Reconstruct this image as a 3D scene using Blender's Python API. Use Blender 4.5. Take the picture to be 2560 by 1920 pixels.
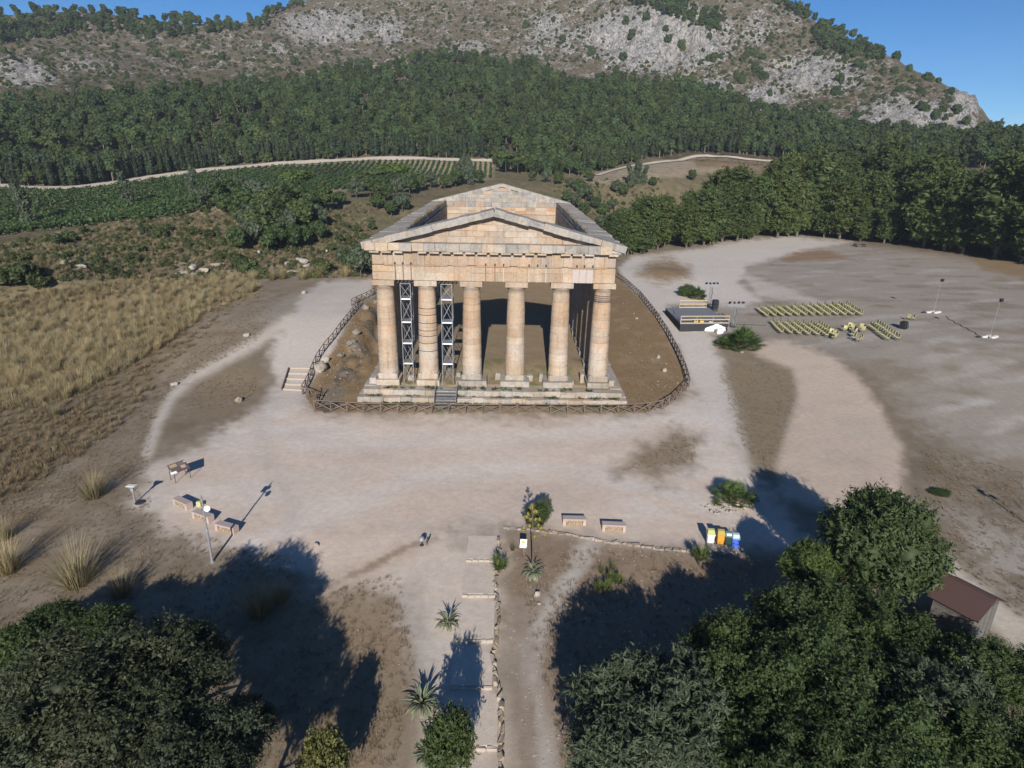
import bpy, math, random
import numpy as np
from mathutils import Matrix, Vector, Quaternion

random.seed(7)
RNG = np.random.default_rng(7)
S = bpy.context.scene
for _o in list(bpy.data.objects):
    bpy.data.objects.remove(_o)
COL = S.collection
rad = math.radians

# ------------------------------------------------------------------ camera
CAM = np.array([1.3115, -60.6942, 20.6512])
YAW, PITCH, ROLL, FPX = 0.00985, 0.34641, 0.01881, 1582.66     # focal length in pixels of a 2560 wide picture


def cam_axes():
    cy, sy = math.cos(YAW), math.sin(YAW)
    f = np.array([sy * math.cos(PITCH), cy * math.cos(PITCH), -math.sin(PITCH)])
    r = np.array([cy, -sy, 0.0])
    u = np.cross(r, f)
    r2 = r * math.cos(ROLL) + u * math.sin(ROLL)
    return r2, np.cross(r2, f), f


CR, CU, CF = cam_axes()
cam_d = bpy.data.cameras.new('camera')
cam = bpy.data.objects.new('camera', cam_d)
COL.objects.link(cam)
cam_d.sensor_fit = 'HORIZONTAL'
cam_d.sensor_width = 36.0
cam_d.lens = 36.0 * FPX / 2560.0
cam_d.clip_start = 0.5
cam_d.clip_end = 9000.0
m = Matrix.Identity(4)
for i in range(3):
    m[i][0], m[i][1], m[i][2], m[i][3] = CR[i], CU[i], -CF[i], CAM[i]
cam.matrix_world = m
S.camera = cam

# ------------------------------------------------------------------ sky, sun, exposure
SUN_EL, SUN_AZ = 24.2, 0.8
W = bpy.data.worlds.new('World')
S.world = W
W.use_nodes = True
wn = W.node_tree.nodes
bg = wn['Background']
sky = wn.new('ShaderNodeTexSky')
sky.sky_type = 'NISHITA'
sky.sun_disc = False
sky.sun_elevation = rad(SUN_EL)
sky.sun_rotation = rad(180.0 + SUN_AZ)
sky.altitude = 2500.0
sky.air_density = 0.9
sky.dust_density = 0.0
sky.ozone_density = 5.0
hsv = wn.new('ShaderNodeHueSaturation')
hsv.inputs['Saturation'].default_value = 1.2
W.node_tree.links.new(sky.outputs[0], hsv.inputs['Color'])
W.node_tree.links.new(hsv.outputs[0], bg.inputs[0])
bg.inputs[1].default_value = 0.068
sun_d = bpy.data.lights.new('sun', 'SUN')
sun_d.energy = 4.6
sun_d.angle = rad(0.5)
sun_d.color = (1.0, 0.935, 0.85)
sun = bpy.data.objects.new('sun', sun_d)
COL.objects.link(sun)
sd = Vector((math.sin(rad(SUN_AZ)) * math.cos(rad(SUN_EL)), math.cos(rad(SUN_AZ)) * math.cos(rad(SUN_EL)), -math.sin(rad(SUN_EL))))
sun.rotation_euler = sd.to_track_quat('-Z', 'Y').to_euler()
sun.location = (0, -80, 60)
S.view_settings.view_transform = 'Standard'
S.view_settings.look = 'None'
S.view_settings.gamma = 1.0
S.view_settings.exposure = 0.56
S.view_settings.use_curve_mapping = False

# ------------------------------------------------------------------ photo geometry (2212 px wide view of the photograph)
KV = 2560.0 / 2212.0


def ray(u, v):
    return CF + CR * ((u * KV - 1280.0) / FPX) - CU * ((v * KV - 960.0) / FPX)


def pw(u, v, z):
    """the point at height z that the camera sees at u, v"""
    d = ray(u, v)
    return CAM + d * ((z - CAM[2]) / d[2])


def proj(P):
    P = np.asarray(P, float)
    d = P - CAM
    w = d @ CF
    ok = w > 0.5
    ws = np.where(ok, w, 1.0)
    u = np.where(ok, (1280.0 + FPX * (d @ CR) / ws) / KV, -9999.0)
    v = np.where(ok, (960.0 - FPX * (d @ CU) / ws) / KV, 9999.0)
    return u, v


def depth(P):
    return float((np.asarray(P, float) - CAM) @ CF)


# ------------------------------------------------------------------ numpy helpers
def ss(a, b, x):
    t = np.clip((x - a) / (b - a), 0.0, 1.0)
    return t * t * (3 - 2 * t)


def vnoise(x, y, seed=0):
    x = np.asarray(x, float); y = np.asarray(y, float)
    ix = np.floor(x); iy = np.floor(y)
    fx = x - ix; fy = y - iy
    fx = fx * fx * (3 - 2 * fx); fy = fy * fy * (3 - 2 * fy)

    def h(a, b):
        q = np.sin(a * 127.1 + b * 311.7 + seed * 74.7) * 43758.5453
        return q - np.floor(q)
    a = h(ix, iy); b = h(ix + 1, iy); c = h(ix, iy + 1); d = h(ix + 1, iy + 1)
    return (a * (1 - fx) + b * fx) * (1 - fy) + (c * (1 - fx) + d * fx) * fy


def fbm(x, y, seed=0, octv=4):
    r = 0.0; a = 0.5; t = 0.0
    for k in range(octv):
        r = r + a * vnoise(x * 2 ** k + 17.3 * k, y * 2 ** k - 9.1 * k, seed + k)
        t += a; a *= 0.5
    return r / t * 2 - 1


def sdist(px, py, poly):
    """distance to a closed polygon, negative inside"""
    P = np.asarray(poly, float)
    Q = np.roll(P, -1, 0)
    best = np.full(px.shape, 1e18)
    inside = np.zeros(px.shape, bool)
    for (ax, ay), (bx, by) in zip(P, Q):
        dx, dy = bx - ax, by - ay
        t = np.clip(((px - ax) * dx + (py - ay) * dy) / (dx * dx + dy * dy + 1e-12), 0, 1)
        best = np.minimum(best, (px - ax - t * dx) ** 2 + (py - ay - t * dy) ** 2)
        c = (ay > py) != (by > py)
        with np.errstate(divide='ignore', invalid='ignore'):
            xi = ax + (py - ay) * dx / (dy if dy != 0 else 1e-12)
        inside ^= c & (px < xi)
    d = np.sqrt(best)
    return np.where(inside, -d, d)


def ldist(px, py, pts):
    best = np.full(px.shape, 1e18)
    for (ax, ay), (bx, by) in zip(pts[:-1], pts[1:]):
        dx, dy = bx - ax, by - ay
        t = np.clip(((px - ax) * dx + (py - ay) * dy) / (dx * dx + dy * dy + 1e-12), 0, 1)
        best = np.minimum(best, (px - ax - t * dx) ** 2 + (py - ay - t * dy) ** 2)
    return np.sqrt(best)


# ------------------------------------------------------------------ object helpers
def link(o, parent=None):
    COL.objects.link(o)
    if parent is not None:
        o.parent = parent
    return o


def tag(o, label=None, cat=None, group=None, kind=None):
    if label: o['label'] = label
    if cat: o['category'] = cat
    if group: o['group'] = group
    if kind: o['kind'] = kind
    return o


def thing(name, label, cat, loc=(0, 0, 0), rz=0.0, group=None):
    o = bpy.data.objects.new(name, None)
    o.empty_display_size = 0.2
    o.location = tuple(float(a) for a in loc)
    o.rotation_euler = (0, 0, rz)
    link(o)
    return tag(o, label, cat, group)


def rootloc(o):
    x = np.zeros(3)
    while o is not None:
        x = x + np.array(o.location)
        o = o.parent
    return x


def np_mesh(name, V, F, mats, smooth=False, mi=None):
    """V (n,3), F list of index arrays (each (k,3) or (k,4))"""
    me = bpy.data.meshes.new(name)
    V = np.asarray(V, np.float32)
    F = [np.asarray(f, np.int32) for f in F if len(f)]
    me.vertices.add(len(V))
    me.vertices.foreach_set('co', V.ravel())
    tot = sum(f.size for f in F)
    nf = sum(len(f) for f in F)
    me.loops.add(tot)
    me.loops.foreach_set('vertex_index', np.concatenate([f.ravel() for f in F]))
    me.polygons.add(nf)
    ls = []; s = 0
    for f in F:
        ls.append(s + np.arange(len(f)) * f.shape[1])
        s += f.size
    me.polygons.foreach_set('loop_start', np.concatenate(ls).astype(np.int32))
    if smooth:
        me.polygons.foreach_set('use_smooth', np.ones(nf, bool))
    if mi is not None:
        me.polygons.foreach_set('material_index', np.asarray(mi, np.int32))
    for x in (mats if isinstance(mats, (list, tuple)) else [mats]):
        me.materials.append(x)
    me.update(calc_edges=True)
    return me


def fattr(me, name, vals):
    a = me.attributes.new(name, 'FLOAT', 'POINT')
    a.data.foreach_set('value', np.asarray(vals, np.float32))


def cattr(me, name, rgb):
    a = me.attributes.new(name, 'FLOAT_COLOR', 'POINT')
    c = np.ones((len(rgb), 4), np.float32); c[:, :3] = rgb
    a.data.foreach_set('color', c.ravel())


class MB:
    """collects shapes and links them as ONE mesh object"""
    def __init__(s):
        s.v = []; s.f = []; s.m = []; s.cur = 0; s.n = 0

    def add(s, vs, fs):
        b = s.n
        s.v.extend([tuple(map(float, q)) for q in vs]); s.n += len(vs)
        for f in fs:
            s.f.append(tuple(i + b for i in f)); s.m.append(s.cur)
        return s

    def cbox(s, c, size, bev=0.03, R=None, jit=0.0, taper=None):
        """chamfered box, centre c, full size; taper=(tx,ty) scale of the top"""
        hx, hy, hz = [a / 2 for a in size]
        b = min(bev, hx * .45, hy * .45, hz * .45)
        vs = []; idx = {}
        for sx in (-1, 1):
            for sy in (-1, 1):
                for sz in (-1, 1):
                    j = [random.uniform(-jit, jit) for _ in range(3)] if jit else (0, 0, 0)
                    tx, ty = (taper if (taper and sz > 0) else (1, 1))
                    for a in range(3):
                        p = [sx * hx * tx, sy * hy * ty, sz * hz]
                        for q in range(3):
                            if q != a:
                                p[q] -= (sx, sy, sz)[q] * b
                            p[q] += j[q]
                        idx[(sx, sy, sz, a)] = len(vs)
                        vs.append(p)
        fs = []
        for a in range(3):
            o = [q for q in range(3) if q != a]
            for sg in (-1, 1):
                loop = []
                for s1, s2 in ((-1, -1), (1, -1), (1, 1), (-1, 1)):
                    k = [0, 0, 0]; k[a] = sg; k[o[0]] = s1; k[o[1]] = s2
                    loop.append(idx[(k[0], k[1], k[2], a)])
                if (sg > 0) == (a == 1): loop.reverse()
                fs.append(tuple(loop))
        for a in range(3):                       # edges running along axis a
            o = [q for q in range(3) if q != a]
            for s1 in (-1, 1):
                for s2 in (-1, 1):
                    k0 = [0, 0, 0]; k1 = [0, 0, 0]
                    k0[a] = -1; k1[a] = 1
                    k0[o[0]] = k1[o[0]] = s1; k0[o[1]] = k1[o[1]] = s2
                    q = [idx[(*k0, o[0])], idx[(*k1, o[0])], idx[(*k1, o[1])], idx[(*k0, o[1])]]
                    sign = s1 * s2 * (1 if a != 1 else -1)
                    if sign > 0: q.reverse()
                    fs.append(tuple(q))
        for sx in (-1, 1):
            for sy in (-1, 1):
                for sz in (-1, 1):
                    t = [idx[(sx, sy, sz, a)] for a in range(3)]
                    if sx * sy * sz < 0: t.reverse()
                    fs.append(tuple(t))
        if R is not None:
            vs = [R @ Vector(p) for p in vs]
        return s.add([(p[0] + c[0], p[1] + c[1], p[2] + c[2]) for p in vs], fs)

    def box(s, c, size, R=None):
        hx, hy, hz = [a / 2 for a in size]
        vs = [Vector((x * hx, y * hy, z * hz)) for x in (-1, 1) for y in (-1, 1) for z in (-1, 1)]
        if R is not None: vs = [R @ p for p in vs]
        return s.add([(p[0] + c[0], p[1] + c[1], p[2] + c[2]) for p in vs],
                     [(0, 1, 3, 2), (4, 6, 7, 5), (0, 4, 5, 1), (2, 3, 7, 6), (0, 2, 6, 4), (1, 5, 7, 3)])

    def tube(s, pts, rads, n=8, cap=True):
        pts = [Vector(p) for p in pts]
        if not isinstance(rads, (list, tuple)): rads = [rads] * len(pts)
        vs = []
        for i, p in enumerate(pts):
            d = (pts[min(i + 1, len(pts) - 1)] - pts[max(i - 1, 0)]).normalized()
            a = d.orthogonal().normalized() if abs(d.z) > .98 else d.cross(Vector((0, 0, 1))).normalized()
            b = d.cross(a)
            for k in range(n):
                t = 2 * math.pi * k / n
                vs.append(p + (a * math.cos(t) + b * math.sin(t)) * rads[i])
        fs = []
        for i in range(len(pts) - 1):
            for k in range(n):
                k2 = (k + 1) % n
                fs.append((i * n + k, i * n + k2, i * n + n + k2, i * n + n + k))
        if cap:
            fs.append(tuple(reversed(range(n)))); fs.append(tuple((len(pts) - 1) * n + k for k in range(n)))
        return s.add(vs, fs)

    def lathe(s, prof, n=24, c=(0, 0, 0), wob=0.0, seed=0, cap=True):
        vs = []
        for (r, z) in prof:
            for k in range(n):
                t = 2 * math.pi * k / n
                rr = r
                if wob:
                    rr = r * (1 + wob * float(fbm(np.array([math.cos(t) * 2.3 + seed * 7.1]), np.array([math.sin(t) * 2.3 + z * 1.7]), 3, 3)[0]))
                vs.append((c[0] + rr * math.cos(t), c[1] + rr * math.sin(t), c[2] + z))
        fs = []
        for i in range(len(prof) - 1):
            for k in range(n):
                k2 = (k + 1) % n
                fs.append((i * n + k, i * n + k2, i * n + n + k2, i * n + n + k))
        if cap:
            fs.append(tuple(reversed(range(n)))); fs.append(tuple((len(prof) - 1) * n + k for k in range(n)))
        return s.add(vs, fs)

    def mesh(s, name, mat, smooth=False, off=(0, 0, 0)):
        me = bpy.data.meshes.new(name)
        if any(off):
            vv = [(a - off[0], b - off[1], c - off[2]) for a, b, c in s.v]
        else:
            vv = s.v
        me.from_pydata(vv, [], s.f)
        for x in (mat if isinstance(mat, (list, tuple)) else [mat]): me.materials.append(x)
        if len(set(s.m)) > 1: me.polygons.foreach_set('material_index', np.array(s.m, np.int32))
        if smooth: me.polygons.foreach_set('use_smooth', np.ones(len(s.f), bool))
        me.update()
        return me

    def build(s, name, mat, parent=None, smooth=False, world=False, color=None):
        """world=True: shapes were given in world coordinates, parent is unrotated"""
        off = tuple(rootloc(parent)) if (world and parent is not None) else (0, 0, 0)
        o = bpy.data.objects.new(name, s.mesh(name, mat, smooth, off))
        link(o, parent)
        if color is not None: o.color = color
        return o


def inst(name, me, parent=None, loc=(0, 0, 0), rot=None, sca=None, color=None):
    o = bpy.data.objects.new(name, me)
    o.location = tuple(float(a) for a in loc)
    if rot is not None: o.rotation_euler = rot
    if sca is not None: o.scale = (sca, sca, sca) if isinstance(sca, (int, float)) else sca
    if color is not None: o.color = color
    return link(o, parent)


def pole(name, p, q, r, me, parent, world=True):
    """a shared unit pole (radius 1, length 1 along z) stretched from p to q"""
    off = Vector(rootloc(parent)) if (world and parent is not None) else Vector((0, 0, 0))
    p = Vector(p); q = Vector(q); d = q - p
    o = bpy.data.objects.new(name, me)
    o.rotation_mode = 'QUATERNION'
    o.location = p - off
    o.rotation_quaternion = d.to_track_quat('Z', 'Y')
    rx, ry = r if isinstance(r, (tuple, list)) else (r, r)
    o.scale = (rx, ry, d.length)
    return link(o, parent)


def copy_tree(root, loc, rz=0.0, sca=1.0):
    """a copy of a thing with copies of its parts and sub-parts"""
    r = root.copy(); COL.objects.link(r)
    r.location = tuple(float(a) for a in loc); r.rotation_euler = (0, 0, rz)
    r.scale = (sca, sca, sca) if isinstance(sca, (int, float)) else sca
    for ch in list(root.children):
        c = ch.copy(); COL.objects.link(c); c.parent = r
        for g in ch.children:
            d = g.copy(); COL.objects.link(d); d.parent = c
    return r


_T = ['twenty', 'thirty', 'forty', 'fifty', 'sixty', 'seventy', 'eighty', 'ninety']
ORD = ['first', 'second', 'third', 'fourth', 'fifth', 'sixth', 'seventh', 'eighth', 'ninth', 'tenth', 'eleventh', 'twelfth',
       'thirteenth', 'fourteenth', 'fifteenth', 'sixteenth', 'seventeenth', 'eighteenth', 'nineteenth', 'twentieth']
for _k in range(20, 110):
    _a, _b = divmod(_k + 1, 10)
    _h = 'hundred and ' if _a > 9 else ''
    ORD.append(_h + ((_T[_a - 2] + '-' + ORD[_b - 1] if _b else _T[_a - 2][:-1] + 'ieth') if 1 < _a < 10 else ORD[_b - 1] if _b else 'hundredth'))

# ------------------------------------------------------------------ materials


def new_mat(name):
    mt = bpy.data.materials.new(name)
    mt.use_nodes = True
    nt = mt.node_tree
    return mt, nt.nodes, nt.links, nt.nodes['Principled BSDF']


def mixc(N, L, a, b, fac, blend='MIX'):
    n = N.new('ShaderNodeMix'); n.data_type = 'RGBA'; n.blend_type = blend
    for sock, val in ((n.inputs[0], fac), (n.inputs[6], a), (n.inputs[7], b)):
        if hasattr(val, 'is_linked') or hasattr(val, 'links'):
            L.new(val, sock)
        elif isinstance(val, (int, float)):
            sock.default_value = val
        else:
            sock.default_value = (*val, 1.0)
    return n.outputs[2]


def noise(N, L, vec, scale, detail=4, rough=.55, dist=0.0):
    n = N.new('ShaderNodeTexNoise')
    n.inputs['Scale'].default_value = scale; n.inputs['Detail'].default_value = detail
    n.inputs['Roughness'].default_value = rough; n.inputs['Distortion'].default_value = dist
    L.new(vec, n.inputs['Vector'])
    return n.outputs['Fac']


def mrange(N, L, v, a, b, c=0.0, d=1.0):
    n = N.new('ShaderNodeMapRange')
    L.new(v, n.inputs[0])
    for i, x in zip((1, 2, 3, 4), (a, b, c, d)): n.inputs[i].default_value = x
    return n.outputs[0]


def mathn(N, L, op, a, b=None):
    n = N.new('ShaderNodeMath'); n.operation = op
    for sock, val in ((n.inputs[0], a), (n.inputs[1], b)):
        if val is None: continue
        if isinstance(val, (int, float)): sock.default_value = val
        else: L.new(val, sock)
    return n.outputs[0]


def scalec(N, L, col, f):
    """colour times a float socket"""
    n = N.new('ShaderNodeVectorMath'); n.operation = 'SCALE'
    L.new(col, n.inputs[0]) if not isinstance(col, tuple) else setattr(n.inputs[0], 'default_value', col)
    L.new(f, n.inputs['Scale'])
    return n.outputs[0]


def bump(N, L, B, h, strength, dist):
    n = N.new('ShaderNodeBump')
    n.inputs['Strength'].default_value = strength; n.inputs['Distance'].default_value = dist
    L.new(h, n.inputs['Height']); L.new(n.outputs[0], B.inputs['Normal'])


def position(N):
    return N.new('ShaderNodeNewGeometry').outputs['Position']


def objcoord(N):
    return N.new('ShaderNodeTexCoord').outputs['Object']


def mat(name, col, rough=.7, var=.15, scale=6.0, bmp=0.0, metal=0.0, objvar=0.0, spec=.4, detail=4):
    mt, N, L, B = new_mat(name)
    vec = objcoord(N)
    f = noise(N, L, vec, scale, detail)
    c = mixc(N, L, tuple(x * (1 - var) for x in col), tuple(min(1, x * (1 + var)) for x in col), f)
    if objvar:
        r = N.new('ShaderNodeObjectInfo').outputs['Random']
        c = scalec(N, L, c, mrange(N, L, r, 0, 1, 1 - objvar, 1 + objvar))
    L.new(c, B.inputs['Base Color'])
    B.inputs['Roughness'].default_value = rough; B.inputs['Metallic'].default_value = metal
    B.inputs['Specular IOR Level'].default_value = spec
    if bmp: bump(N, L, B, f, bmp, .02)
    return mt


def foliage(name, dark, light, objvar=.18, transl=.22, rough=.6):
    mt, N, L, B = new_mat(name)
    a = N.new('ShaderNodeAttribute'); a.attribute_name = 'tone'
    c = mixc(N, L, dark, light, a.outputs['Fac'])
    r = N.new('ShaderNodeObjectInfo').outputs['Random']
    c = scalec(N, L, c, mrange(N, L, r, 0, 1, 1 - objvar, 1 + objvar))
    r2 = mathn(N, L, 'FRACT', mathn(N, L, 'MULTIPLY', r, 7.31))
    c = mixc(N, L, c, mixc(N, L, c, (1.22, 1.0, .72), 1.0, 'MULTIPLY'), mathn(N, L, 'MULTIPLY', r2, min(1.0, objvar * 2.5)))
    L.new(c, B.inputs['Base Color'])
    B.inputs['Roughness'].default_value = rough; B.inputs['Specular IOR Level'].default_value = .25
    t = N.new('ShaderNodeBsdfTranslucent'); L.new(c, t.inputs[0])
    mx = N.new('ShaderNodeMixShader'); mx.inputs[0].default_value = transl
    L.new(B.outputs[0], mx.inputs[1]); L.new(t.outputs[0], mx.inputs[2])
    L.new(mx.outputs[0], N['Material Output'].inputs[0])
    return mt


def stone(name, base, warm, grey, wamt=.5, gamt=.25, bmp=.5, fine=6.0):
    """weathered limestone: warm patina, pale bloom, grey lichen, pits; object colour tints each block"""
    mt, N, L, B = new_mat(name)
    p = position(N)
    n1 = noise(N, L, p, .55, 5, .6)
    c = mixc(N, L, base, warm, mrange(N, L, n1, .5 - .3 * wamt, .62 - .1 * wamt))
    n2 = noise(N, L, p, 1.3, 6, .65, .4)
    c = mixc(N, L, c, grey, mrange(N, L, n2, .68 - .35 * gamt, .78 - .25 * gamt, 0, .85))
    n3 = noise(N, L, p, fine, 8, .7)
    c = scalec(N, L, c, mrange(N, L, n3, .25, .75, .72, 1.22))
    vo = N.new('ShaderNodeTexVoronoi'); vo.inputs['Scale'].default_value = 4.5
    mp = N.new('ShaderNodeMapping'); mp.inputs['Scale'].default_value = (1, 1, 2.6)
    L.new(p, mp.inputs[0]); L.new(mp.outputs[0], vo.inputs['Vector'])
    pit = mrange(N, L, vo.outputs['Distance'], .04, .16)
    c = scalec(N, L, c, mrange(N, L, pit, 0, 1, .72, 1.0))
    ms = N.new('ShaderNodeMapping'); ms.inputs['Scale'].default_value = (2.4, 2.4, .22); L.new(p, ms.inputs[0])
    c = scalec(N, L, c, mrange(N, L, noise(N, L, ms.outputs[0], 1.0, 6, .7, .3), .50, .70, 1.0, .72))
    oi = N.new('ShaderNodeObjectInfo')
    c = mixc(N, L, c, oi.outputs['Color'], 1.0, 'MULTIPLY')
    c = scalec(N, L, c, mrange(N, L, oi.outputs['Random'], 0, 1, .9, 1.1))
    L.new(c, B.inputs['Base Color'])
    B.inputs['Roughness'].default_value = .92; B.inputs['Specular IOR Level'].default_value = .2
    h = mathn(N, L, 'ADD', n3, mathn(N, L, 'MULTIPLY', pit, .5))
    bump(N, L, B, h, bmp, .04)
    return mt


M = {}
M['stone'] = stone('temple_stone', (.395, .335, .275), (.37, .272, .195), (.31, .29, .265), .55, .4)
M['stone_pale'] = stone('temple_stone_pale', (.42, .365, .31), (.385, .30, .22), (.34, .315, .285), .35, .3)
M['stone_grey'] = stone('temple_stone_grey', (.30, .285, .265), (.345, .30, .25), (.21, .207, .205), .25, .5)
M['stone_step'] = stone('step_stone', (.37, .34, .30), (.34, .285, .22), (.255, .25, .24), .3, .5)
M['rock'] = stone('limestone_rock', (.34, .32, .295), (.32, .27, .215), (.20, .195, .19), .35, .5, .8, 3.0)
M['steel'] = mat('galvanised_steel', (.42, .43, .45), .45, .12, 9, metal=.6)
M['dark_steel'] = mat('dark_steel', (.05, .05, .055), .5, .2, 9, metal=.3)
M['rust'] = mat('rusty_steel', (.22, .095, .05), .85, .3, 8)
M['white_paint'] = mat('white_paint', (.78, .78, .76), .5, .06, 6)
M['white_cloth'] = mat('white_tarpaulin', (.80, .82, .84), .6, .06, 3)
M['wood_grey'] = mat('weathered_fence_wood', (.15, .115, .095), .9, .35, 5, .4, objvar=.25)
M['wood_yellow'] = mat('pine_board', (.42, .33, .20), .7, .2, 7, objvar=.12)
M['wood_shed'] = mat('weathered_shed_board', (.115, .108, .098), .9, .3, 7, .3, objvar=.22)
M['roof_brown'] = mat('brown_roof_sheet', (.070, .040, .035), .85, .2, 9, .2, objvar=.08)
M['stair_grey'] = mat('blue_grey_metal_tread', (.30, .33, .36), .55, .12, 8, metal=.2)
M['bench_top'] = mat('bench_stone_slab', (.37, .30, .28), .85, .12, 10, .3, objvar=.06)
M['bench_side'] = mat('bench_stone_side', (.42, .33, .29), .85, .14, 10, .3)
M['bench_fill'] = mat('bench_rubble', (.30, .23, .15), .95, .35, 16, .8, objvar=.2)
M['chair'] = mat('cream_plastic', (.52, .48, .23), .5, .06, 5, objvar=.06)
M['black'] = mat('black_plastic', (.018, .018, .02), .5, .2, 8)
M['deck'] = mat('grey_stage_floor', (.17, .18, .20), .7, .15, 3)
M['skirt'] = mat('black_stage_skirt', (.03, .03, .034), .9, .25, 4)
M['yellow'] = mat('yellow_plastic', (.62, .42, .05), .5, .1, 8)
M['brown_board'] = mat('brown_sign_board', (.12, .075, .06), .6, .15, 8)
M['soil'] = mat('bare_soil', (.27, .21, .14), .95, .25, 3, .5)
M['bark'] = mat('tree_bark', (.11, .085, .065), .95, .3, 7, .5, objvar=.15)
M['bark_pale'] = mat('pale_pine_bark', (.19, .155, .13), .95, .3, 7, .5, objvar=.15)
M['pine'] = foliage('pine_needles', (.026, .046, .020), (.078, .112, .042))
M['grove'] = foliage('grove_pine_needles', (.036, .060, .020), (.105, .145, .045), .25)
M['pine_light'] = foliage('young_pine_needles', (.048, .082, .020), (.125, .175, .05), .1)
M['forest'] = foliage('forest_crowns', (.026, .049, .021), (.074, .113, .040), .42)
M['cypress'] = foliage('cypress_crowns', (.020, .034, .020), (.042, .062, .032), .25)
M['olive'] = foliage('olive_leaves', (.040, .058, .036), (.115, .145, .088), .08)
M['carob'] = foliage('carob_leaves', (.026, .048, .018), (.082, .122, .042))
M['holm'] = foliage('holm_oak_leaves', (.025, .036, .021), (.080, .098, .056))
M['yellowgreen'] = foliage('yellow_green_leaves', (.05, .065, .022), (.15, .165, .058))
M['scrub'] = foliage('scrub_leaves', (.035, .055, .022), (.085, .110, .042), .3)
M['vine'] = foliage('vine_leaves', (.030, .062, .022), (.075, .125, .040), .12)
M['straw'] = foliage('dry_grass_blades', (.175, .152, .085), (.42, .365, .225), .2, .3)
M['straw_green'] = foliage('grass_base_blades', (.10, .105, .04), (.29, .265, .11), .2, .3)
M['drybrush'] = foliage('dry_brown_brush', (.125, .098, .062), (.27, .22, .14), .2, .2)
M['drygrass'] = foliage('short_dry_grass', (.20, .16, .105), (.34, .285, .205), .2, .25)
M['palm'] = foliage('fan_palm_leaf', (.036, .070, .024), (.10, .155, .05), .2, .15, .5)
M['agave'] = foliage('agave_leaf', (.115, .150, .120), (.33, .33, .17), .12, .05, .5)
M['agave_flower'] = foliage('agave_flower', (.25, .22, .06), (.50, .42, .12), .1, .1)
M['yucca'] = foliage('yucca_leaf', (.05, .085, .025), (.15, .20, .06), .2, .1, .5)
# ================================================================== TERRAIN
PLATEAU = [(-75, -70), (-82, 0), (-74, 32), (-60, 52), (-48, 66), (-30, 74), (-14, 78), (0, 80), (14, 82), (24, 95), (33, 107), (60, 126),
           (89, 140), (112, 134), (150, 112), (190, 70), (210, 0), (180, -90), (60, -140), (-60, -140)]
FENCE_L = ([-8, 0, 20, 50, 60], [-16.9, -18.4, -19.0, -19.4, -18.0])
FENCE_R = ([-8, 0, 20, 45, 70], [19.0, 20.3, 21.8, 22.4, 21.5])
FAR = []


def fp(u, v, r):
    d = ray(u, v)
    h = math.hypot(d[0], d[1])
    FAR.append((math.atan2(d[0], d[1]), math.log(r), CAM[2] + d[2] / h * r))


def fz(u, r, z):
    d = ray(u, 400)
    FAR.append((math.atan2(d[0], d[1]), math.log(r), z))


# gully behind the temple hill (hidden)
for u, r, z in ((-250, 95, -9), (0, 108, -10), (300, 112, -11), (560, 132, -12), (700, 142, -16), (900, 150, -21), (1100, 158, -24), (1300, 172, -22),
                (1450, 200, -12), (1650, 222, -1), (1900, 212, 6), (2100, 205, 8), (2212, 200, 8), (2500, 210, 8), (1450, 235, -14), (1650, 255, 0), (1900, 250, 6), (2150, 240, 8)):
    fz(u, r, z)
for u, r, z in ((-300, 60, -6), (2500, 60, -3), (2500, 130, 0), (-300, 30, -6), (2500, 30, -5)):
    fz(u, r, z)
# near hillside across the gully
for u, v, r in ((0, 600, 126), (0, 540, 142), (0, 512, 156), (300, 590, 134), (300, 520, 150), (300, 468, 172), (560, 575, 145), (560, 500, 160), (560, 432, 185),
                (700, 520, 165), (760, 450, 192), (780, 420, 214), (850, 430, 205), (950, 420, 222), (1250, 470, 200), (1260, 420, 235), (1350, 480, 190), (1330, 400, 255)):
    fp(u, v, r)
# hollow and vineyard, road, field
for u, v, r in ((-200, 530, 190), (-200, 410, 262), (0, 500, 196), (0, 402, 268), (300, 455, 204), (300, 380, 284), (560, 420, 222), (560, 356, 300), (800, 400, 240), (800, 342, 312),
                (1050, 385, 256), (1050, 349, 314), (1200, 388, 268), (1280, 384, 275), (1400, 376, 275), (1500, 336, 330), (1600, 339, 330), (1700, 350, 330), (1900, 345, 340),
                (2100, 350, 330), (2212, 355, 320), (2400, 360, 320)):
    fp(u, v, r)
# forest slope
for u, v, r in ((-200, 250, 420), (0, 222, 425), (0, 310, 345), (300, 185, 455), (300, 285, 360), (560, 170, 470), (560, 260, 372), (800, 150, 485), (800, 245, 385), (1000, 122, 505), (1000, 235, 390),
                (1200, 158, 480), (1200, 250, 385), (1400, 172, 475), (1400, 250, 385), (1560, 212, 455), (1700, 258, 440), (1700, 305, 380), (1900, 292, 425), (2100, 322, 405), (2212, 330, 420), (2450, 345, 420)):
    fp(u, v, r)
# rock slopes
for u, v, r in ((0, 150, 500), (0, 90, 570), (300, 120, 540), (300, 70, 600), (560, 110, 545), (560, 65, 610), (800, 90, 560), (800, 30, 620), (1000, 60, 570), (1000, 0, 630),
                (1200, 110, 530), (1220, 40, 575), (1400, 135, 512), (1400, 40, 548), (1500, 150, 500), (1500, 60, 532), (1600, 170, 490), (1600, 80, 540), (1720, 180, 500), (1720, 100, 545),
                (1850, 225, 475), (1850, 160, 515), (2000, 275, 455), (2000, 215, 485), (2085, 298, 450), (2090, 222, 476)):
    fp(u, v, r)
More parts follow.
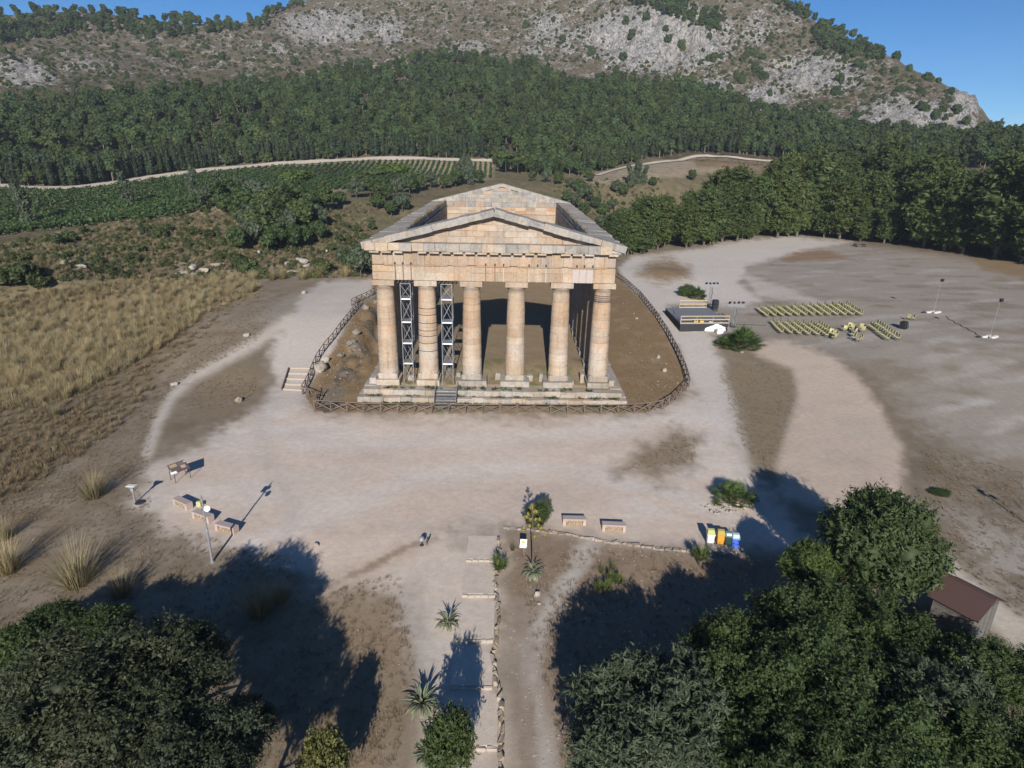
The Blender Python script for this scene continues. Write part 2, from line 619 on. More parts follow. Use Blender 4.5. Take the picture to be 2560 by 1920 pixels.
# ridge
for u, v, r in ((-250, 60, 690), (0, 42, 680), (150, 28, 680), (300, 40, 685), (400, 58, 690), (480, 60, 700), (560, 38, 700), (640, 8, 700), (800, -55, 710), (1000, -100, 715), (1200, -112, 700),
                (1400, -80, 680), (1600, -15, 650), (1700, 12, 630), (1770, 52, 610), (1850, 95, 590), (1950, 142, 565), (2050, 192, 540), (2088, 212, 520),
                (2096, 262, 486), (2110, 284, 505), (2150, 292, 560), (2212, 322, 600), (2350, 350, 620), (2500, 370, 640)):
    fp(u, v, r)
for u in (-250, 100, 500, 900, 1300, 1650):
    fz(u, 950, 70); fz(u, 1500, 10)
for u in (1950, 2200, 2500):
    fz(u, 800, -10); fz(u, 1500, -40)
for a in (-150, -110, -75, 75, 110, 150, 180):
    for r, z in ((25, -5), (80, -12), (250, -30), (900, -50)):
        FAR.append((rad(a), math.log(r), z))
FAR = np.array(FAR)


def tps_fit(P, val, lam=1e-4):
    n = len(P)
    d2 = ((P[:, None] - P[None]) ** 2).sum(-1)
    K = .5 * d2 * np.log(d2 + 1e-12)
    A = np.zeros((n + 3, n + 3))
    A[:n, :n] = K + lam * np.eye(n); A[:n, n] = 1; A[:n, n + 1:] = P; A[n, :n] = 1; A[n + 1:, :n] = P.T
    b = np.zeros(n + 3); b[:n] = val
    return np.linalg.solve(A, b)


TW = tps_fit(FAR[:, :2], FAR[:, 2])


def h_far(az, lr):
    out = np.empty(az.shape)
    P = np.stack([az.ravel(), lr.ravel()], -1)
    o = np.empty(len(P))
    n = len(FAR)
    for i in range(0, len(P), 20000):
        q = P[i:i + 20000]
        d2 = ((q[:, None] - FAR[None, :, :2]) ** 2).sum(-1)
        o[i:i + 20000] = (.5 * d2 * np.log(d2 + 1e-12)) @ TW[:n] + TW[n] + q @ TW[n + 1:]
    return o.reshape(az.shape)


def h_plateau(x, y):
    z = np.full(x.shape, -2.4)
    z = z + 2.0 * ss(24, 58, x) * ss(-18, 18, y) + .022 * np.maximum(x - 70, 0) * ss(-10, 30, y)      # the plain rises to the right
    z = z - .05 * np.maximum(-40 - x, 0)
    z = z - .042 * np.maximum(-26 - y, 0) * ss(30, 8, np.abs(x - 1))                                   # ground falls towards the camera
    # tracks beside the temple climb, the cutting around it stays low
    zl = 2.5 * ss(-2, 24, y) * ss(-70, -24, x) * (x < 0) * ss(85, 60, y)
    zr = 1.1 * ss(0, 34, y) * ss(40, 25, x) * (x > 0)
    fl = np.interp(y, *FENCE_L); fr = np.interp(y, *FENCE_R)
    tl = np.clip((x + 13.4) / (fl + 13.0), 0, 1)
    zl = zl * (.22 * ss(0, .4, tl) + .16 * ss(.75, 1, tl) + .62 * ss(.38, .62, tl + .10 * fbm(x / 2, y / 2.4, 15, 3)))
    zr = zr * ss(13.4, fr * .96, x)
    z = z + zl + zr
    bank = ss(-13.5, -15, x) * ss(fl - .2, fl + 1.2, x) * ss(0, 6, y) * (x < 0)
    z = z + bank * (fbm(x / 2.6, y / 3.6, 5, 4) * 1.1 - .1)
    z = z + .12 * fbm(x / 9, y / 9, 2, 3) + .03 * fbm(x / 1.7, y / 1.7, 8, 3)
    mx, my = pw(1432, 590, -1.0)[:2]
    z = z + 1.1 * np.exp(-(((x - mx) / 5.5) ** 2 + ((y - my) / 8) ** 2))                              # earth mound
    # inside of the temple
    ins = (np.abs(x) < 11.2) & (y > -.9) & (y < 57)
    zin = -1.25 + .75 * ss(-.6, 5, y) + .07 * fbm(x / 1.5, y / 1.5, 11, 3)
    return np.where(ins, zin, np.where((np.abs(x) < 13.1) & (y > -2.5) & (y < 58.5), -2.6, z))


def rockmask(u, v):
    """where bare limestone shows on the mountain"""
    m = np.zeros(u.shape)
    m = m + .13 + .14 * ss(260, 120, v)
    for (cu, cv, su, sv, k) in ((1420, 85, 150, 66, 1.35), (1500, 100, 50, 50, .9), (1760, 165, 110, 45, .9), (1960, 255, 130, 42, 1.0), (2080, 245, 30, 60, 1.1), (1660, 210, 60, 30, .8), (1540, 190, 50, 30, .7),
                                (700, 60, 120, 42, .8), (60, 165, 70, 25, .95), (40, 145, 60, 22, .8), (840, 70, 60, 40, .6), (1180, 60, 50, 50, .6), (1230, 90, 60, 40, .5), (1640, 60, 50, 40, .55), (200, 150, 90, 20, .45), (1010, 105, 60, 16, .6),
                                (1160, 115, 50, 15, .6), (590, 110, 70, 20, .5), (1700, 40, 60, 30, .4), (420, 130, 90, 18, .35)):
        m = np.maximum(m, 1.2 * k * np.exp(-((u - cu) / su) ** 2 - ((v - cv) / sv) ** 2))
    return np.clip(m, 0, 1.15)


a_in = np.linspace(-rad(49), rad(49), 500)
a_out = np.linspace(rad(49), rad(311), 60)[1:-1]
AZ = np.concatenate([a_in, a_out])
RR = np.concatenate([np.geomspace(4, 26, 22, endpoint=False), np.geomspace(26, 900, 385, endpoint=False), np.geomspace(900, 1500, 12)])
LRR = np.log(RR)
AA, RG = np.meshgrid(AZ, RR, indexing='ij')
GX = CAM[0] + RG * np.sin(AA); GY = CAM[1] + RG * np.cos(AA)
azw = (AA + math.pi) % (2 * math.pi) - math.pi
HF = h_far(azw, np.log(RG))
d_pl = sdist(GX, GY, PLATEAU)
wp = 1 - ss(-1, 15, d_pl + 3 * fbm(GX / 12, GY / 12, 4, 3))
wfar = ss(110, 300, RG)
HFn = HF + (.9 * fbm(GX / 16, GY / 16, 21, 4) + .25 * fbm(GX / 3.5, GY / 3.5, 22, 3)) * ss(80, 120, RG) * (1 - .6 * ss(185, 200, RG) * ss(330, 300, RG))
bu, bv = proj(np.stack([GX, GY, HF], -1))
RKM = np.where((RG > 420) & (np.abs(azw) < rad(52)), rockmask(bu, bv), 0)
mt_n = fbm(GX / 55, GY / 55, 31, 3) * 5 + fbm(GX / 18, GY / 18, 32, 4) * 2.5
rk_n = (1 - np.abs(fbm(GX / 14, (GY + HF * .7) / 20, 33, 4)) * 2) * 5.0 + fbm(GX / 5, HF / 4, 34, 3) * 2.6
HFn = HFn + ss(400, 520, RG) * ss(720, 600, RG) * (mt_n * .6 + np.clip(RKM * 1.3, 0, 1) * (rk_n * 1.3 - 2.5)) + ss(320, 420, RG) * (RG < 560) * 1.0 * fbm(GX / 12, GY / 12, 35, 3)
HH = HFn * (1 - wp) + h_plateau(GX, GY) * wp


def H(x, y):
    """height of the built ground at world x, y (bilinear in the polar grid)"""
    x = np.asarray(x, float); y = np.asarray(y, float)
    a = np.arctan2(x - CAM[0], y - CAM[1])
    r = np.hypot(x - CAM[0], y - CAM[1])
    a = np.clip(a, a_in[0], a_in[-1])
    fi = (a - a_in[0]) / (a_in[1] - a_in[0])
    i = np.clip(np.floor(fi).astype(int), 0, len(a_in) - 2); fi = fi - i
    lr = np.clip(np.log(np.maximum(r, 4.01)), LRR[0], LRR[-1] - 1e-6)
    j = np.clip(np.searchsorted(LRR, lr) - 1, 0, len(LRR) - 2)
    fj = (lr - LRR[j]) / (LRR[j + 1] - LRR[j])
    return (HH[i, j] * (1 - fi) + HH[i + 1, j] * fi) * (1 - fj) + (HH[i, j + 1] * (1 - fi) + HH[i + 1, j + 1] * fi) * fj


_rr = np.geomspace(18, 1500, 1800)


def hit(u, v, rmin=18):
    """the ground point the camera sees at u, v"""
    d = ray(u, v); h = math.hypot(d[0], d[1])
    X = CAM[0] + d[0] / h * _rr; Y = CAM[1] + d[1] / h * _rr; Z = CAM[2] + d[2] / h * _rr
    under = (Z < H(X, Y)) & (_rr >= rmin)
    k = int(np.argmax(under)) if under.any() else len(_rr) - 1
    return np.array([X[k], Y[k], float(H(X[k], Y[k]))])


def at(x, y, dz=0.0):
    return (float(x), float(y), float(H(x, y)) + dz)


# ---- albedo of the ground, vertex by vertex
U, V = proj(np.stack([GX, GY, HH], -1))
col = np.zeros(GX.shape + (3,))
cs = np.zeros(GX.shape)                    # pebbly
base = np.array((.205, .165, .118))
col[:] = base
big = fbm(GX / 7, GY / 7, 41, 4); mid = fbm(GX / 1.6, GY / 1.6, 42, 4); sml = fbm(GX / .6, GY / .6, 43, 3)
near = wp > .4


def paint(mask, c, k=1.0):
    global col
    w = np.clip(mask * k, 0, 1)[..., None]
    col = col * (1 - w) + np.array(c) * w


def zone(poly, soft, wob=6.0):
    sel = near & (U > -400) & (U < 2700) & (V > 400) & (V < 2300)
    out = np.zeros(GX.shape)
    sc = np.clip((V[sel] - 400) / 700, .25, 1.2)           # softer in the foreground
    d = sdist(U[sel], V[sel], poly) + (big[sel] * wob * 2 + mid[sel] * wob * 3 + sml[sel] * wob * 2) * sc
    soft = soft * 2.2
    out[sel] = 1 - ss(-soft, soft, d / sc)
    return out


def track(pts, w, soft, wob=4.0):
    sel = near & (U > -400) & (U < 2700) & (V > 400) & (V < 2300)
    out = np.zeros(GX.shape)
    sc = np.clip((V[sel] - 400) / 700, .25, 1.2)
    d = ldist(U[sel], V[sel], pts) + (mid[sel] * wob * 1.5 + sml[sel] * wob * 1.5) * sc
    w, soft = w * .9, min(soft * 1.6, w * .9)
    out[sel] = 1 - ss(w - soft, w + soft, d)
    return out


col = col * (1 + .22 * big + .2 * mid)[..., None]
paint(ss(.0, .5, mid) * near, (.255, .215, .165), .6)
paint(ss(.15, .6, fbm(GX / 3, GY / 3, 46, 4)) * near, (.165, .118, .070), .55)
PALE = (.57, .49, .42); PINK = (.55, .445, .36); WHITE = (.60, .55, .50)
# plain of pale grey soil right of the temple
plain = zone([(1440, 640), (1560, 520), (1750, 512), (1900, 530), (2100, 560), (2600, 600), (2600, 1060), (2212, 1010), (2080, 960), (1960, 890), (1900, 800), (1700, 740), (1560, 720)], 30, 14)
paint(plain, (.305, .268, .224), .95)
stk = fbm(GX / 14 + GY / 9, GY / 2.2 - GX / 6, 47, 4)
paint(plain * ss(.05, .5, stk), (.42, .385, .345), .55)
paint(plain * ss(.0, .5, fbm(GX / 5, GY / 2.4, 48, 5)), (.205, .165, .115), .7)
paint(zone([(2030, 780), (2300, 830), (2400, 1000), (2150, 960), (2050, 880)], 60, 16) * ss(-.1, .5, stk + .4 * mid), (.48, .465, .44), .5)
paint(zone([(1640, 530), (1790, 540), (1840, 560), (1700, 565)], 14), (.225, .135, .07), .8)
paint(zone([(2090, 555), (2500, 580), (2500, 640), (2230, 610), (2120, 580)], 14), (.225, .15, .07), .8)
paint(zone([(1830, 525), (2212, 570), (2600, 590), (2600, 560), (2212, 540), (1850, 505)], 12), (.15, .11, .07), .7)
# plaza and tracks of beaten earth
plaza = zone([(290, 1085), (325, 1010), (455, 950), (560, 905), (640, 880), (690, 892), (1385, 900), (1440, 885), (1490, 840), (1540, 870), (1600, 960), (1640, 1040), (1700, 1090), (1740, 1190),
              (1480, 1172), (1280, 1166), (1160, 1136), (1090, 1136), (980, 1152), (880, 1180), (760, 1250), (690, 1260), (600, 1200), (480, 1170), (400, 1150), (350, 1130)], 16, 9)
paint(plaza, PALE, .97)
ltrack = zone([(810, 600), (700, 607), (655, 640), (615, 700), (585, 765), (600, 830), (560, 885), (480, 940), (660, 900), (665, 850), (700, 780), (745, 700), (775, 650), (812, 640)], 14, 9)
paint(ltrack, (.53, .475, .425), .9)
paint(zone([(570, 700), (700, 640), (770, 615), (700, 612), (620, 640), (540, 690)], 16, 10), (.38, .34, .30), .4)
paint(track([(318, 980), (340, 915), (372, 855), (420, 815), (500, 770), (560, 735), (625, 690)], 13, 9), (.52, .46, .40), .85)
rtrack = zone([(1335, 580), (1365, 553), (1480, 541), (1600, 520), (1700, 512), (1840, 522), (1720, 545), (1610, 575), (1595, 610), (1640, 650), (1610, 660), (1500, 655), (1440, 665), (1530, 720), (1570, 790), (1610, 900), (1620, 1000),
               (1560, 940), (1495, 840), (1470, 770), (1420, 680), (1350, 610)], 12, 7)
paint(rtrack, (.54, .49, .44), .95)
paint(zone([(1600, 590), (1700, 620), (1790, 660), (1640, 640)], 10, 5), WHITE, .45)
rpath = zone([(1600, 735), (1700, 735), (1780, 765), (1850, 810), (1900, 880), (1945, 960), (1955, 1080), (1850, 1120), (1690, 1080), (1672, 1000), (1695, 930), (1718, 860), (1712, 800), (1640, 770)], 9, 5)
paint(rpath, PINK, .85)
paint(rpath * ss(.0, .5, big + mid * .5), (.43, .37, .305), .6)
# streaks of tread on the plaza
sw = fbm(GX / 9 + 1.4 * fbm(GX / 9, GY / 9, 51, 2), GY / 3.6 + 1.2 * fbm(GX / 7, GY / 7, 50, 2), 52, 3)
paint(plaza * ss(-.05, .35, sw), PINK, .75)
paint(plaza * ss(.10, .5, fbm(GX / 10 + .8 * big, GY / 3.2 + .6 * big, 53, 3)), WHITE, .55)
paint(plaza * ss(.1, .5, fbm(GX / 4, GY / 3, 54, 4)), (.47, .42, .37), .45)
for pts_, c_, k_ in (([(560, 1170), (700, 1110), (860, 1050), (1010, 1010), (1180, 1005), (1380, 1045), (1560, 1110)], WHITE, .5), ([(700, 1180), (860, 1110), (1010, 1065), (1180, 1060), (1340, 1100)], PINK, .55),
                      ([(470, 950), (640, 925), (840, 945), (1040, 950), (1240, 935), (1420, 905), (1540, 900)], WHITE, .5), ([(400, 1030), (600, 1000), (860, 985), (1100, 975), (1330, 980), (1420, 930)], PINK, .5),
                      ([(1700, 1180), (1560, 1100), (1450, 1050), (1540, 960), (1590, 900)], WHITE, .4), ([(600, 1200), (640, 1100), (580, 1000), (560, 900)], (.47, .415, .36), .5)):
    paint(track(pts_, 20, 19, 9), c_, k_)
# islands of dry earth
for pl in ([(1340, 1020), (1390, 970), (1465, 934), (1507, 952), (1500, 1000), (1440, 1030)], [(392, 885), (430, 830), (515, 798), (560, 812), (552, 862), (480, 890)]):
    paint(zone(pl, 18, 12), (.22, .17, .115), .9)
paint(zone([(1560, 790), (1620, 780), (1700, 800), (1722, 850), (1690, 940), (1668, 1020), (1625, 1010), (1600, 930)], 12, 8), (.235, .185, .125), .9)
paint(zone([(1375, 590), (1400, 565), (1450, 560), (1485, 580), (1490, 605), (1420, 612)], 30, 14), (.225, .155, .085), .95)
# garden below the plaza, paths through it
paint(zone([(1085, 1140), (1290, 1172), (1500, 1195), (1700, 1210), (1700, 1700), (1120, 1700), (1075, 1300)], 10, 6), (.235, .175, .125), .9)
paint(zone([(640, 1290), (720, 1270), (860, 1240), (950, 1300), (930, 1420), (860, 1480), (860, 1700), (640, 1700)], 30, 14), (.255, .19, .125), .8)
paint(track([(1272, 1178), (1225, 1255), (1170, 1340), (1148, 1440), (1168, 1540), (1185, 1700)], 17, 16, 8), (.43, .39, .345), .9)
paint(zone([(1120, 1290), (1165, 1280), (1170, 1500), (1200, 1700), (1120, 1700), (1090, 1450)], 22, 10), (.33, .29, .25), .6)
paint(zone([(650, 1290), (800, 1200), (900, 1165), (985, 1155), (1090, 1140), (1080, 1300), (1075, 1420), (1110, 1700), (900, 1700), (920, 1500), (905, 1380), (880, 1290), (760, 1270)], 18, 8), (.55, .475, .405), .92)
paint(zone([(660, 1285), (760, 1225), (880, 1172), (900, 1190), (760, 1262), (680, 1300)], 9, 5), (.46, .35, .265), .8)
paint(zone([(860, 1290), (900, 1270), (940, 1400), (930, 1500), (880, 1420)], 14, 8), (.45, .42, .385), .7)
paint(track([(2000, 1205), (2080, 1270), (2212, 1370), (2400, 1500)], 34, 10, 6), (.52, .46, .38), .9)
paint(zone([(2030, 1080), (2212, 1130), (2600, 1250), (2600, 1420), (2212, 1330), (2060, 1210)], 20, 14) * ss(-.4, .3, mid + sml), (.36, .325, .285), .8)
# left slope under the tussocks
paint(zone([(-400, 640), (300, 600), (560, 590), (560, 640), (460, 670), (340, 730), (200, 800), (0, 880), (-400, 900)], 16, 12), (.26, .21, .115), .9)
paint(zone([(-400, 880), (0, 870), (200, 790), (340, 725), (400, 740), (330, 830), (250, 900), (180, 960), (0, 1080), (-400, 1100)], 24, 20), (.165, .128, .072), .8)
paint(track([(655, 1288), (720, 1262), (800, 1225), (870, 1185), (940, 1165)], 5, 5, 4), (.22, .16, .11), .7)
# inside the fence and the temple floor
insf = near & (sdist(U, V, [(683, 890), (1390, 893), (1432, 882), (1462, 862), (1486, 834), (1478, 800), (1462, 765), (1440, 722), (1412, 680), (1382, 642), (1340, 604), (1330, 560), (800, 560), (806, 642), (760, 690), (720, 760), (685, 805), (658, 850)]) + 5 * mid < 0) & (GY < 75) & (GY > -5.4)
paint(insf.astype(float), (.225, .155, .085), .95)
paint(insf * ss(0, .5, mid), (.285, .215, .135), .6)
paint(insf * (np.abs(GX) < 11.3), (.26, .205, .135), .7)
paint(insf * (np.abs(GX) < 11.3) * (GY < 6) * ss(.0, .35, mid + sml * .4), (.13, .135, .055), .7)
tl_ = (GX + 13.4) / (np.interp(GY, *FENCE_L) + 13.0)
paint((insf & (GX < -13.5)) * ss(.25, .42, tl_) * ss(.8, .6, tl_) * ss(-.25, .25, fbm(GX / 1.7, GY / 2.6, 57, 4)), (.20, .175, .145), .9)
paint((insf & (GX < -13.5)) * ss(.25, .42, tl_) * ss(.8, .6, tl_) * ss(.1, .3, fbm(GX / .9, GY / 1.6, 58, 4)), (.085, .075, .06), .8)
# hillside and mountain base colours; vineyard soil, field
hs = 1 - wp
hn = fbm(GX / 10, GY / 10, 61, 4); hn2 = fbm(GX / 3, GY / 3, 62, 4)
hc = np.array((.175, .142, .085)) * (1 + .18 * hn + .18 * hn2)[..., None]
w = ss(-.05, .4, hn2 + .5 * hn)[..., None]
hc = hc * (1 - .6 * w) + np.array((.095, .098, .045)) * .6 * w
col = col * wp[..., None] + hc * hs[..., None]
mtm = ss(395, 430, RG)
paint(mtm * hs, (.170, .140, .094), .9)
fo = hs * ss(300, 330, RG) * (1 - ss(470, 500, RG))
paint(fo * (V < 420), (.13, .105, .065), .7)
vy = (hs > .5) & (RG > 160) & (RG < 322) & (U < 1072)
paint((vy & (V < 530) & (V > 335) & (RG > 166)).astype(float) * (1 - ss(-10, 6, sdist(U, V, [(-600, 600), (0, 545), (150, 520), (300, 492), (480, 462), (640, 446), (690, 418), (760, 412), (900, 396), (1066, 388), (1068, 344), (800, 342), (600, 352), (400, 372), (150, 405), (0, 402), (-600, 430)]))), (.335, .275, .19), .95)
fl_ = (hs > .5) & (RG > 225)
paint(fl_ * (1 - ss(-4, 5, sdist(U, V, [(1255, 392), (1290, 372), (1400, 352), (1500, 337), (1700, 350), (1720, 358), (1560, 372), (1430, 384), (1300, 396)]) + 4 * hn2)), (.30, .245, .175), .95)
paint(fl_ * (1 - ss(-3, 4, sdist(U, V, [(1500, 343), (1690, 356), (1640, 366), (1505, 360)]))), (.20, .145, .085), .9)
for rx in ((430, 590, 60, 10), (640, 575, 40, 12), (170, 572, 36, 8), (800, 560, 14, 12), (420, 575, 40, 8)):
    paint(hs * np.exp(-((U - rx[0]) / rx[2]) ** 2 - ((V - rx[1]) / rx[3]) ** 2) * ss(-.1, .25, hn2) * (RG < 200), (.44, .42, .39), 1.3)
col = np.clip(col, .03, .8)
peb = near * np.clip(.25 + .4 * plaza * 0 + .9 * zone([(1085, 1140), (1500, 1195), (1700, 1210), (1700, 1700), (1120, 1700), (1075, 1300)], 10, 6) + .7 * zone([(2030, 1080), (2600, 1250), (2600, 1420), (2060, 1210)], 20), 0, 1)

# ---- materials of the terrain
mt, N, L, B = new_mat('beaten_earth')
p = position(N)
a = N.new('ShaderNodeAttribute'); a.attribute_name = 'col'
n1 = noise(N, L, p, 2.2, 6, .65); n2 = noise(N, L, p, 14, 5, .7)
c = scalec(N, L, a.outputs['Color'], mrange(N, L, n1, .3, .7, .90, 1.10))
c = scalec(N, L, c, mrange(N, L, n2, .3, .7, .88, 1.12))
vo = N.new('ShaderNodeTexVoronoi'); vo.inputs['Scale'].default_value = 2.6; L.new(p, vo.inputs['Vector'])
pb = N.new('ShaderNodeAttribute'); pb.attribute_name = 'peb'
pk = mathn(N, L, 'MULTIPLY', mrange(N, L, vo.outputs['Distance'], .17, .07, 0, 1), pb.outputs['Fac'])
c = mixc(N, L, c, (.48, .43, .37), pk)
L.new(c, B.inputs['Base Color']); B.inputs['Roughness'].default_value = .97; B.inputs['Specular IOR Level'].default_value = .12
bump(N, L, B, mathn(N, L, 'ADD', n1, mathn(N, L, 'MULTIPLY', n2, .5)), .30, .07)
M['earth'] = mt

mt, N, L, B = new_mat('dry_hillside')
p = position(N)
a = N.new('ShaderNodeAttribute'); a.attribute_name = 'col'
n1 = noise(N, L, p, .35, 6, .7); n2 = noise(N, L, p, 2.2, 6, .75)
c = scalec(N, L, a.outputs['Color'], mrange(N, L, n1, .3, .7, .7, 1.3))
c = scalec(N, L, c, mrange(N, L, n2, .3, .7, .6, 1.4))
c = mixc(N, L, c, (.06, .07, .032), mrange(N, L, noise(N, L, p, .8, 5, .7), .58, .68, 0, .75))
L.new(c, B.inputs['Base Color']); B.inputs['Roughness'].default_value = .97; B.inputs['Specular IOR Level'].default_value = .1
bump(N, L, B, mathn(N, L, 'ADD', n1, n2), .9, .5)
M['hillside'] = mt

mt, N, L, B = new_mat('mountain_rock_and_grass')
p = position(N)
a = N.new('ShaderNodeAttribute'); a.attribute_name = 'col'
rk = N.new('ShaderNodeAttribute'); rk.attribute_name = 'rock'
n1 = noise(N, L, p, .09, 7, .68); n2 = noise(N, L, p, .5, 6, .72)
mp = N.new('ShaderNodeMapping'); mp.inputs['Scale'].default_value = (1.0, 1.0, .25); L.new(p, mp.inputs[0])
n4 = noise(N, L, mp.outputs[0], 1.1, 6, .75, .6)
n3 = noise(N, L, mp.outputs[0], .32, 8, .75, 1.2)
g = scalec(N, L, a.outputs['Color'], mrange(N, L, n2, .3, .7, .55, 1.45))
g = mixc(N, L, g, (.052, .060, .030), mrange(N, L, noise(N, L, p, .26, 6, .75), .53, .63, 0, .85))
r_ = mixc(N, L, (.06, .057, .053), (.52, .50, .475), mrange(N, L, n3, .36, .55))
r_ = scalec(N, L, r_, mrange(N, L, n4, .38, .58, .42, 1.08))
r_ = mixc(N, L, r_, (.45, .335, .205), mrange(N, L, n1, .57, .68, 0, .75))
r_ = mixc(N, L, r_, (.050, .055, .032), mrange(N, L, noise(N, L, p, .33, 5, .7), .60, .68, 0, .8))
f = mathn(N, L, 'ADD', rk.outputs['Fac'], mrange(N, L, mathn(N, L, 'ADD', n2, n1), .78, 1.22, -.46, .46))
f = mrange(N, L, f, .38, .50)
c = mixc(N, L, g, r_, f)
L.new(c, B.inputs['Base Color']); B.inputs['Roughness'].default_value = .97; B.inputs['Specular IOR Level'].default_value = .1
bump(N, L, B, mathn(N, L, 'ADD', n3, n2), 1.0, 2.2)
M['mountain'] = mt

# ---- one sheet cut into ground, hillside and mountain along grid lines
na, nr = GX.shape
idx = np.arange(na * nr).reshape(na, nr)
i2 = np.roll(idx, -1, 0)
Q = np.stack([idx[:, :-1], idx[:, 1:], i2[:, 1:], i2[:, :-1]], -1).reshape(-1, 4)[:, ::-1]
fw = (wp[:, :-1] > .5).ravel(); fr_ = (RG[:, :-1]).ravel()
VV = np.stack([GX, GY, HH], -1).reshape(-1, 3)
for nm, sel, mk in (('ground', fw, 'earth'), ('hillside', ~fw & (fr_ < 318), 'hillside'), ('mountain', ~fw & (fr_ >= 318), 'mountain')):
    q = Q[sel]
    used, inv = np.unique(q, return_inverse=True)
    me = np_mesh(nm, VV[used], [inv.reshape(-1, 4)], M[mk], True)
    cattr(me, 'col', col.reshape(-1, 3)[used])
    if nm == 'ground': fattr(me, 'peb', peb.ravel()[used])
    if nm == 'mountain': fattr(me, 'rock', RKM.ravel()[used])
    tag(inst(nm, me), kind='structure')

# dirt road along the foot of the wood
def strip(name, pts, width, mt_, lift=.18, n=120):
    P = np.array([hit(u, v, 150)[:2] for u, v in pts])
    t = np.linspace(0, len(P) - 1, n)
    X = np.interp(t, range(len(P)), P[:, 0]); Y = np.interp(t, range(len(P)), P[:, 1])
    for _ in range(10):
        X[1:-1] = (X[:-2] + 2 * X[1:-1] + X[2:]) / 4; Y[1:-1] = (Y[:-2] + 2 * Y[1:-1] + Y[2:]) / 4
    dx = np.gradient(X); dy = np.gradient(Y); q = np.hypot(dx, dy)
    nx, ny = -dy / q, dx / q
    rows = []
    for s in (-1, -.5, 0, .5, 1):
        wv = width / 2 * (1 + .25 * fbm(t * 1.7, t * 0 + s, 71, 2))
        rows.append(np.stack([X + nx * s * wv, Y + ny * s * wv, H(X + nx * s * wv, Y + ny * s * wv) + lift], -1))
    Vs = np.stack(rows, 1).reshape(-1, 3)
    F = [[i * 5 + k, i * 5 + k + 1, (i + 1) * 5 + k + 1, (i + 1) * 5 + k] for i in range(n - 1) for k in range(4)]
    return tag(inst(name, np_mesh(name, Vs, [np.array(F)], mt_, True)), kind='structure')


M['road'] = mat('pale_dirt_road', (.46, .40, .33), .95, .15, .6)
strip('dirt_road', [(-120, 402), (0, 403), (60, 409), (140, 409), (220, 401), (330, 384), (450, 368), (580, 357), (700, 350), (800, 344), (900, 344), (1000, 347), (1062, 349)], 5.0, M['road'], .35, 260)
strip('field_track', [(1290, 380), (1400, 355), (1500, 338), (1580, 341), (1700, 351), (1760, 358)], 3.0, M['road'], .35, 100)
# ================================================================== TEMPLE
M['repair'] = mat('pale_repair_mortar', (.40, .345, .32), .9, .15, 4)
temple = thing('temple', 'roofless Doric temple of warm limestone with unfluted columns and two pediments', 'temple', (0, 0, -2.35))
XS = (-10.53, -6.5, -2.16, 2.16, 6.5, 10.53)
YS = [55.9 / 13 * k for k in range(14)]


def tint(a=.08, warm=0.0):
    a *= .7; warm *= .7
    k = 1 + random.uniform(-a, a)
    w_ = random.uniform(-a, a) * .5 + warm
    return (k * (1 + w_ * .3), k, k * (1 - w_), 1)


def block(name, parent, c, size, mk='stone', bev=.035, jit=.020, R=None, gap=.012, col_=None):
    bev *= .6; gap *= .6
    s = (max(.05, size[0] - gap), max(.05, size[1]), max(.05, size[2] - gap))
    return MB().cbox(c, s, bev, R, jit).build(name, M[mk], parent, world=True, color=col_ or tint())


def cuts(a, b, n, wob=.18):
    st = (b - a) / n
    x = [a + st * k + (random.uniform(-wob, wob) * st if 0 < k < n else 0) for k in range(n + 1)]
    return list(zip(x[:-1], x[1:]))


# ---- stepped base
for lvl, (z0, z1, hw, fr, mk) in enumerate(((-2.45, -1.85, 13.26, -2.78, 'stone_step'), (-1.85, -1.25, 12.78, -2.18, 'stone_step'))):
    core = MB()
    core.box((0, (fr + .5 + 58.6) / 2 - 0, (z0 + z1) / 2 - .04), (2 * hw - .9, 58.6 - fr - .9, z1 - z0 - .06))
    # a ring only: the middle stays open for the earth floor
    ring = MB()
    t_ = 1.6
    ring.box((0, fr + .06 + t_ / 2, (z0 + z1) / 2 - .03), (2 * hw - .12, t_, z1 - z0 - .06))
    ring.box((0, 58.6 - t_ / 2, (z0 + z1) / 2 - .03), (2 * hw - .12, t_, z1 - z0 - .06))
    for s in (-1, 1):
        ring.box((s * (hw - .06 - t_ / 2), (fr + 58.6) / 2, (z0 + z1) / 2 - .03), (t_, 58.6 - fr - 2 * t_ - .14, z1 - z0 - .06))
    stp = ring.build('base_step', M['stone_step'], temple, world=True)
    for (x0, x1) in cuts(-hw, hw, 19 - 2 * lvl):
        if lvl == 1 and -5.9 < (x0 + x1) / 2 < -3.5: continue
        e = random.uniform(-.07, .10)
        dz = random.choice((0, 0, -.04, -.08, -.2)) if lvl == 1 else random.choice((0, 0, -.04))
        block('step_block', stp, ((x0 + x1) / 2, fr + .55 + e, (z0 + z1 + dz) / 2), (x1 - x0, 1.16, z1 - z0 + dz), 'stone_step' if random.random() < .75 else 'stone_pale', .09, .04, gap=.04)
    for s in (-1, 1):
        for (y0, y1) in cuts(fr + 1.16, 58.6, 30):
            block('step_block', stp, (s * (hw - .5 + random.uniform(-.05, .05)), (y0 + y1) / 2, (z0 + z1) / 2), (1.1, y1 - y0, z1 - z0), 'stone_step', .05, .02)

# ---- columns
def prof_r(z):
    t = z / 9.36
    return .985 - .19 * t + .022 * math.sin(math.pi * t)


